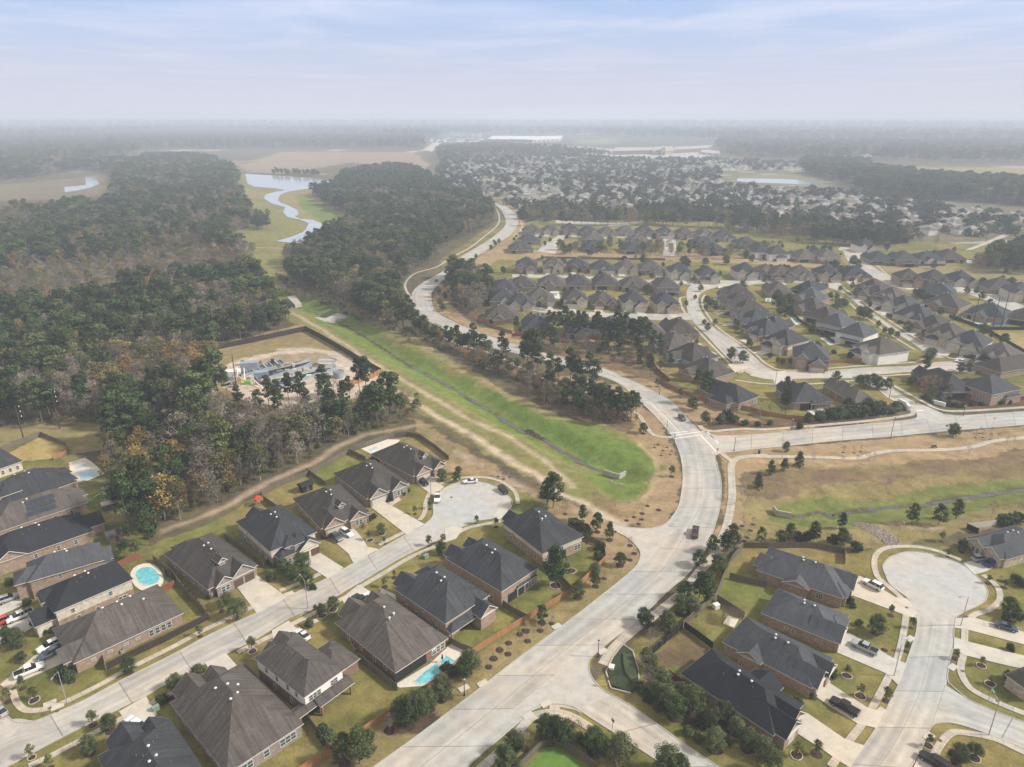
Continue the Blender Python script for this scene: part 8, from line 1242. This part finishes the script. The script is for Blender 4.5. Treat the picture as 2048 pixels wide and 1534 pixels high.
def monument(pts, label, z=1.5):
    q = PP(pts); t = empty('monument_sign', (*q[0], 0)); tag(t, label, 'monument wall'); o0 = q[0]
    for a, b in zip(q, q[1:]):
        l = math.hypot(b[0] - a[0], b[1] - a[1]); m = MB(); m.obox(((a[0] + b[0]) / 2 - o0[0], (a[1] + b[1]) / 2 - o0[1]), ((b[0] - a[0]) / l, (b[1] - a[1]) / l), l / 2, 0.5, 0, z); m.build('wall', WALL['white'], t); m = MB(); m.obox(((a[0] + b[0]) / 2 - o0[0], (a[1] + b[1]) / 2 - o0[1]), ((b[0] - a[0]) / l, (b[1] - a[1]) / l), l / 2 + 0.08, 0.6, z, z + 0.15); m.build('coping', TRIM, t)
monument([(1222, 1344), (1224, 1336)], 'small white monument block at the hedge bed edge', 1.0); monument([(1108, 1448), (1126, 1452)], 'low white monument block inside the bottom walk', 1.0); monument([(1797, 806), (1812, 814), (1817, 822)], 'white curved entrance wall by the clipped hedges', 2.0); monument([(1865, 806), (1890, 813)], 'long white entrance wall opposite the curved one', 1.4)
for pts, l in (([(1786, 806), (1800, 806), (1808, 818), (1800, 824), (1780, 822)], 'rounded clipped hedge behind the curved entrance wall'), ([(1845, 795), (1870, 800), (1910, 808), (1915, 812), (1900, 814), (1860, 806)], 'long clipped hedge behind the long entrance wall')): slab_thing('clipped_hedge', l, [pts], 0, 1.0, plain('clipped_leaves', (0.035, 0.05, 0.025), 0.95, 0.5, 3), 'hedge')
ACM = plain('ac_unit_metal', (0.30, 0.30, 0.29), 0.5, 0.15)
for i, (x, y, w_) in enumerate(((712, 1300, 'the big brown-roofed pool house'), (707, 1292, 'the pool house, further from the street'), (560, 1345, 'the white-sided two-storey house'), (400, 1480, 'the biggest grey-brown roofed house'), (845, 1218, 'the pinkish brick house'), (955, 1152, 'the next charcoal two-storey house'), (372, 1142, 'the dormer house'), (490, 1085, 'the cream two-storey house'), (606, 1040, 'the brown-roofed house with two vehicles'), (700, 985, 'the greyish brick house'), (780, 935, 'the last house of the north row'), (1600, 1180, 'the slate house nearest the creek'), (1612, 1272, 'the slate house with the silver pickup'), (1555, 1362, 'the slate house below the pergola'), (1571, 1366, 'the slate house below the pergola, second unit'), (245, 1305, 'the long brown-roofed house'), (1446, 1428, 'the blackest roof'))):
    t = empty('air_conditioner', (*P(x, y), 0.03), 0.78); tag(t, 'grey air conditioning unit beside ' + w_, 'air conditioner', 'air conditioners beside walls'); m = MB(); m.box(-0.45, 0.45, -0.45, 0.45, 0.08, 0.95); m.build('casing', ACM, t); m = MB(); m.lathe([(0.36, 0.96), (0.36, 1.0), (0.1, 1.02), (0, 1.02)], 12); m.build('fan_grille', BLK, t)
# grass of the brightest lawns
for pts, c, l in (([(1046, 1545), (1078, 1506), (1096, 1494), (1124, 1496), (1184, 1545)], (0.11, 0.20, 0.035), ''), ([(160, 1008), (200, 978), (215, 975), (195, 1005), (178, 1015)], (0.10, 0.15, 0.04), ''), ([(300, 1120), (320, 1130), (350, 1160), (330, 1170), (300, 1140)], (0.11, 0.16, 0.04), '')):
    m = MB(); polysheet(m, pts, 0.03); gg = NG('bright_lawn'); pz = gg.geo(); gg.col(gg.gain(gg.mix(0, c, c), gg.rng(gg.noise(pz, 0.8, 5, 0.7), 0.3, 0.7, 0.8, 1.2))); tag(m.build('lawn', gg.m), kind='structure')
# solar panels on the roof
sp = plain('solar_panel', (0.03, 0.035, 0.05), 0.2, 0.15, 1, 0, 0.7); SF = plain('panel_frame', (0.55, 0.55, 0.55), 0.4, 0.05, 1, 0.5)
hs = [o for o in COL.objects if o.get('label') == 'brown-roofed house carrying rows of solar panels'][0]
rfm = [c for c in hs.children if c.name.startswith('roof') and 'vent' not in c.name][0].data; big = None
for pl_ in rfm.polygons:
    nw = pl_.normal.copy(); nw.rotate(__import__('mathutils').Euler((0, 0, hs.rotation_euler.z)))
    if nw.z > 0.5 and nw.y < -0.2 and nw.x > 0 and (big is None or pl_.area > big.area): big = pl_
if big:
    cs = [Vector(rfm.vertices[i].co) for i in big.vertices]; u = (cs[1] - cs[0]).normalized(); n_ = big.normal.copy(); v = n_.cross(u); c0 = sum(cs, Vector()) / len(cs)
    for ri in range(3):
        for ci in range(6):
            cc = c0 + u * ((ci - 2.5) * 1.3 + ri * 0.4 + 1.0) + v * ((ri - 1.0) * 1.9) + n_ * 0.14; m = MB()
            for sz, mi in ((0.0, 0),):
                q = [cc + u * a * 0.6 + v * b * 0.85 for a, b in ((-1, -1), (1, -1), (1, 1), (-1, 1))]; m.face([p_ for p_ in q]); q2 = [p_ - n_ * 0.05 for p_ in q]
                for i in range(4): m.face([q2[i], q2[(i + 1) % 4], q[(i + 1) % 4], q[i]], 1)
            m.build('solar_panel', [sp, SF], hs)
# ------------------------------------------------------------------ the treatment plant
BST = plain('painted_blue_steel', (0.27, 0.31, 0.36), 0.6, 0.2, 0.5); TANKC = plain('tank_concrete', (0.42, 0.40, 0.37), 0.85, 0.2); DKW = plain('dark_basin_water', (0.05, 0.06, 0.065), 0.15, 0.3)
def basin(pts, label, h=2.6, bays=5, z0=0.0):
    q = PP(pts, 2.0); c = q[0]; t = empty('settling_tank', (*c, 0)); tag(t, label, 'tank', 'settling tanks'); loc = [(a - c[0], b - c[1]) for a, b in q]; m = MB(); cl = loc + [loc[0]]
    for a, b in zip(cl, cl[1:]):
        l = math.dist(a, b); m.obox(((a[0] + b[0]) / 2, (a[1] + b[1]) / 2), ((b[0] - a[0]) / l, (b[1] - a[1]) / l), l / 2 + 0.1, 0.16, 0, h)
    m.build('wall', BST, t); m = MB(); polysheet(m, loc, h - 0.6, True); m.build('water', DKW, t); a, b, cc, d = loc[0], loc[1], loc[2], loc[3]
    for i in range(1, bays):
        s = i / bays; p = (a[0] + (b[0] - a[0]) * s, a[1] + (b[1] - a[1]) * s); r = (d[0] + (cc[0] - d[0]) * s, d[1] + (cc[1] - d[1]) * s); l = math.dist(p, r); m = MB(); m.obox(((p[0] + r[0]) / 2, (p[1] + r[1]) / 2), ((r[0] - p[0]) / l, (r[1] - p[1]) / l), l / 2, 0.3, h, h + 0.08); m.build('walkway', GAL if i % 2 else TANKC, t)
    for a_, b_ in ((a, b), (d, cc)):
        l = math.dist(a_, b_); u = ((b_[0] - a_[0]) / l, (b_[1] - a_[1]) / l); m = MB()
        for zz in (0.55, 1.05): m.obox(((a_[0] + b_[0]) / 2, (a_[1] + b_[1]) / 2), u, l / 2, 0.03, h + zz, h + zz + 0.06)
        k = int(l / 2)
        for i in range(k + 1): x = a_[0] + u[0] * l * i / k; y = a_[1] + u[1] * l * i / k; m.box(x - 0.03, x + 0.03, y - 0.03, y + 0.03, h, h + 1.1)
        m.build('railing', GAL, t)
basin([(476, 737), (560, 716), (570, 724), (482, 747)], 'long blue steel tank nearest the wood side of the plant', 1.5, 7); basin([(508, 747), (600, 722), (618, 714), (622, 722), (606, 730), (516, 758)], 'bent blue steel tank in the middle of the plant', 1.6, 8); basin([(545, 762), (640, 730), (668, 722), (672, 732), (646, 740), (552, 770)], 'lowest blue steel tank beside the pines of the plant', 1.5, 8)
def roundtank(p, r, h, label, mat):
    t = empty('round_tank', (*P(*p), 0)); tag(t, label, 'tank'); m = MB(); m.lathe([(r, 0), (r, h), (r - 0.2, h), (r - 0.2, h - 0.5), (0, h - 0.5)], 24); m.build('wall', mat, t); m = MB(); m.lathe([(r + 0.02, h + 1.0), (r + 0.06, h + 1.06), (r + 0.02, h + 1.08)], 24); m.box(-r, r, -0.3, 0.3, h, h + 0.1); m.build('walkway', GAL, t)
roundtank((678, 754), 2.6, 3.0, 'pale round tank among the plant pines', BST); roundtank((655, 730), 5.0, 2.2, 'round clarifier with railing at the far end of the plant', TANKC)
box_thing('control_building', 'white flat building at the corner of the plant', (466, 752), 7, 4.5, 2.8, WALL['white'], 0.2, 'building'); box_thing('blower_housing', 'pale blue raised platform of the plant', (500, 742), 8, 4, 4.6, BST, 0.28, 'platform'); box_thing('blower_housing', 'pale blue blower housing beside the middle tank', (524, 756), 6, 4, 3.4, BST, 0.28, 'platform'); box_thing('pump_unit', 'bright green pump cover in front of the plant', (495, 768), 2.6, 2.2, 1.6, plain('lime_cover', (0.18, 0.42, 0.05), 0.5, 0.1), 0.2, 'pump'); box_thing('pump_unit', 'yellow pump frame in front of the plant', (480, 764), 1.4, 1.4, 2.4, plain('yellow_steel', (0.65, 0.45, 0.05), 0.5, 0.1), 0.2, 'pump'); box_thing('storage_crate', 'orange and white crates before the plant', (512, 782), 2.6, 1.6, 1.2, plain('crate_orange', (0.6, 0.3, 0.15), 0.6, 0.2), 0.4, 'crate')
rq = random.Random(12); CLUT = [('grey', (0.2, 0.21, 0.22)), ('tan', (0.42, 0.34, 0.25)), ('white', (0.6, 0.6, 0.58)), ('rust-brown', (0.22, 0.12, 0.08)), ('steel blue', (0.2, 0.26, 0.33)), ('dark', (0.05, 0.05, 0.055))]
CP = [(486, 730), (497, 727), (509, 731), (521, 727), (534, 733), (546, 729), (560, 735), (573, 731), (588, 737), (602, 733), (530, 747), (543, 752), (560, 748), (575, 744), (590, 749), (606, 745), (622, 741), (636, 747), (650, 743), (664, 741), (505, 760), (520, 768), (536, 772), (556, 764), (574, 758), (596, 760), (618, 756), (640, 756), (462, 760), (470, 774)]
for i, (x, y) in enumerate(CP):
    nm_, cc = CLUT[i % 6]; w_ = rq.uniform(0.9, 2.6); box_thing('equipment_housing', '%s machine housing, %s of the equipment rows in the treatment plant' % (nm_, nth(i)), (x, y), w_, rq.uniform(0.8, 2.0), rq.uniform(1.0, 3.2), plain('equipment_' + nm_.replace(' ', '_'), cc, 0.6, 0.2), 0.28 + rq.uniform(-0.1, 0.1), 'machinery', group='treatment plant machinery')
def pipe_run(pts, r, label, mat):
    t = empty('pipe', (*P(*pts[0][:2]), 0)); tag(t, label, 'pipe'); o0 = P(*pts[0][:2]); w_ = [Vector((P(a, b)[0] - o0[0], P(a, b)[1] - o0[1], z)) for a, b, z in pts]; m = MB()
    for a, b in zip(w_, w_[1:]): m.tube(a, b, r, r, 8)
    m.build('tube', mat, t)
pipe_run([(508, 768, 0.2), (508, 768, 2.2), (524, 778, 0.8), (524, 778, 0.2)], 0.3, 'pale bent pipe in front of the plant', GLOBE); pipe_run([(476, 766, 0), (476, 750, 4)], 0.25, 'white downpipe from the raised platform', GLOBE); pipe_run([(490, 764, 0), (490, 752, 4)], 0.25, 'second white downpipe from the raised platform', GLOBE)
# ------------------------------------------------------------------ the big buildings far away
def big(pts, h, wall, roof, label, bays=0, z=0, parts=()):
    q = PP(pts); c = q[0]; t = empty('large_building', (*c, 0)); tag(t, label, 'building', 'large far buildings'); loc = [(a - c[0], b - c[1]) for a, b in q]; m = MB(); m.prism(loc, 0, h, 0, False); m.build('wall', WALL[wall], t); m = MB(); polysheet(m, loc, h + 0.6, True, 0.7); m.build('roof', roof, t); a, b = loc[0], loc[1]; l = math.dist(a, b); u = ((b[0] - a[0]) / l, (b[1] - a[1]) / l); nn = (u[1], -u[0])
    for i in range(bays):
        s = (i + 0.5) / bays * l
        for zz in (1.5, 6.5):
            if zz + 3 > h: continue
            m = MB(); m.obox((a[0] + u[0] * s + nn[0] * 0.2, a[1] + u[1] * s + nn[1] * 0.2), u, l / bays * 0.28, 0.2, zz, zz + 3.0); m.build('window', GLASS, t)
    return t
FLATW = plain('white_flat_roof', (0.72, 0.70, 0.68), 0.7, 0.08, 0.02); FLATG = plain('grey_flat_roof', (0.38, 0.36, 0.35), 0.8, 0.1, 0.02)
big([(975, 283), (1065, 284), (1090, 277), (985, 276)], 11, 'red', FLATW, 'dark red far building with white flat roof', 12); big([(930, 290), (972, 291), (972, 286), (935, 286)], 8, 'white', FLATG, 'low white block west of the dark red building', 4); big([(1065, 285), (1118, 283), (1125, 276), (1085, 277)], 12, 'cream', FLATW, 'cream far building joined to the red one', 6)
sch = big([(1226, 310), (1305, 308), (1315, 302), (1230, 302)], 12, 'red', FLATG, 'red brick west wing of the far school', 14); big([(1346, 307), (1412, 303), (1425, 297), (1350, 301)], 12, 'red', FLATG, 'red brick east wing of the far school', 12); big([(1305, 309), (1346, 308), (1346, 301), (1308, 302)], 14, 'cream', FLATG, 'pale central block of the far school with columns', 9); big([(1322, 311), (1330, 311), (1330, 308), (1322, 308)], 24, 'stone', FLATG, 'pale entrance tower of the far school', 1)
for a in (([(1570, 298), (1600, 299), (1598, 295), (1572, 294)], 8, 'cream', FLATW, 'white shed roof beyond the wood', 3), ([(1635, 309), (1680, 309), (1680, 303), (1636, 303)], 9, 'white', FLATW, 'long white warehouse beyond the wood', 5), ([(1690, 312), (1720, 313), (1718, 308), (1688, 307)], 7, 'cream', FLATG, 'pale warehouse east of the long one', 3), ([(1145, 258), (1210, 259), (1210, 255), (1148, 254)], 12, 'white', FLATW, 'pale building almost lost in haze', 5), ([(510, 255), (560, 256), (560, 252), (512, 252)], 12, 'white', FLATW, 'pale building near the western skyline', 4), ([(1400, 308), (1440, 312), (1440, 306), (1404, 303)], 6, 'cream', FLATG, 'low annexe of the far school', 3)): big(*a)
# ------------------------------------------------------------------ haze
hz = MB(); hz.box(-24000, 24000, -2400, 38000, -4.5, 150.0)
g = bpy.data.materials.new('haze'); g.use_nodes = True; g.node_tree.nodes.clear(); ho = g.node_tree.nodes.new('ShaderNodeOutputMaterial'); pv = g.node_tree.nodes.new('ShaderNodeVolumePrincipled')
pv.inputs['Color'].default_value = (0.78, 0.86, 1.0, 1); pv.inputs['Density'].default_value = HAZE_DENSITY; pv.inputs['Anisotropy'].default_value = 0.0; g.node_tree.links.new(pv.outputs[0], ho.inputs['Volume'])
tag(hz.build('haze', g), 'pale winter haze lying over the whole country', 'haze', kind='stuff')
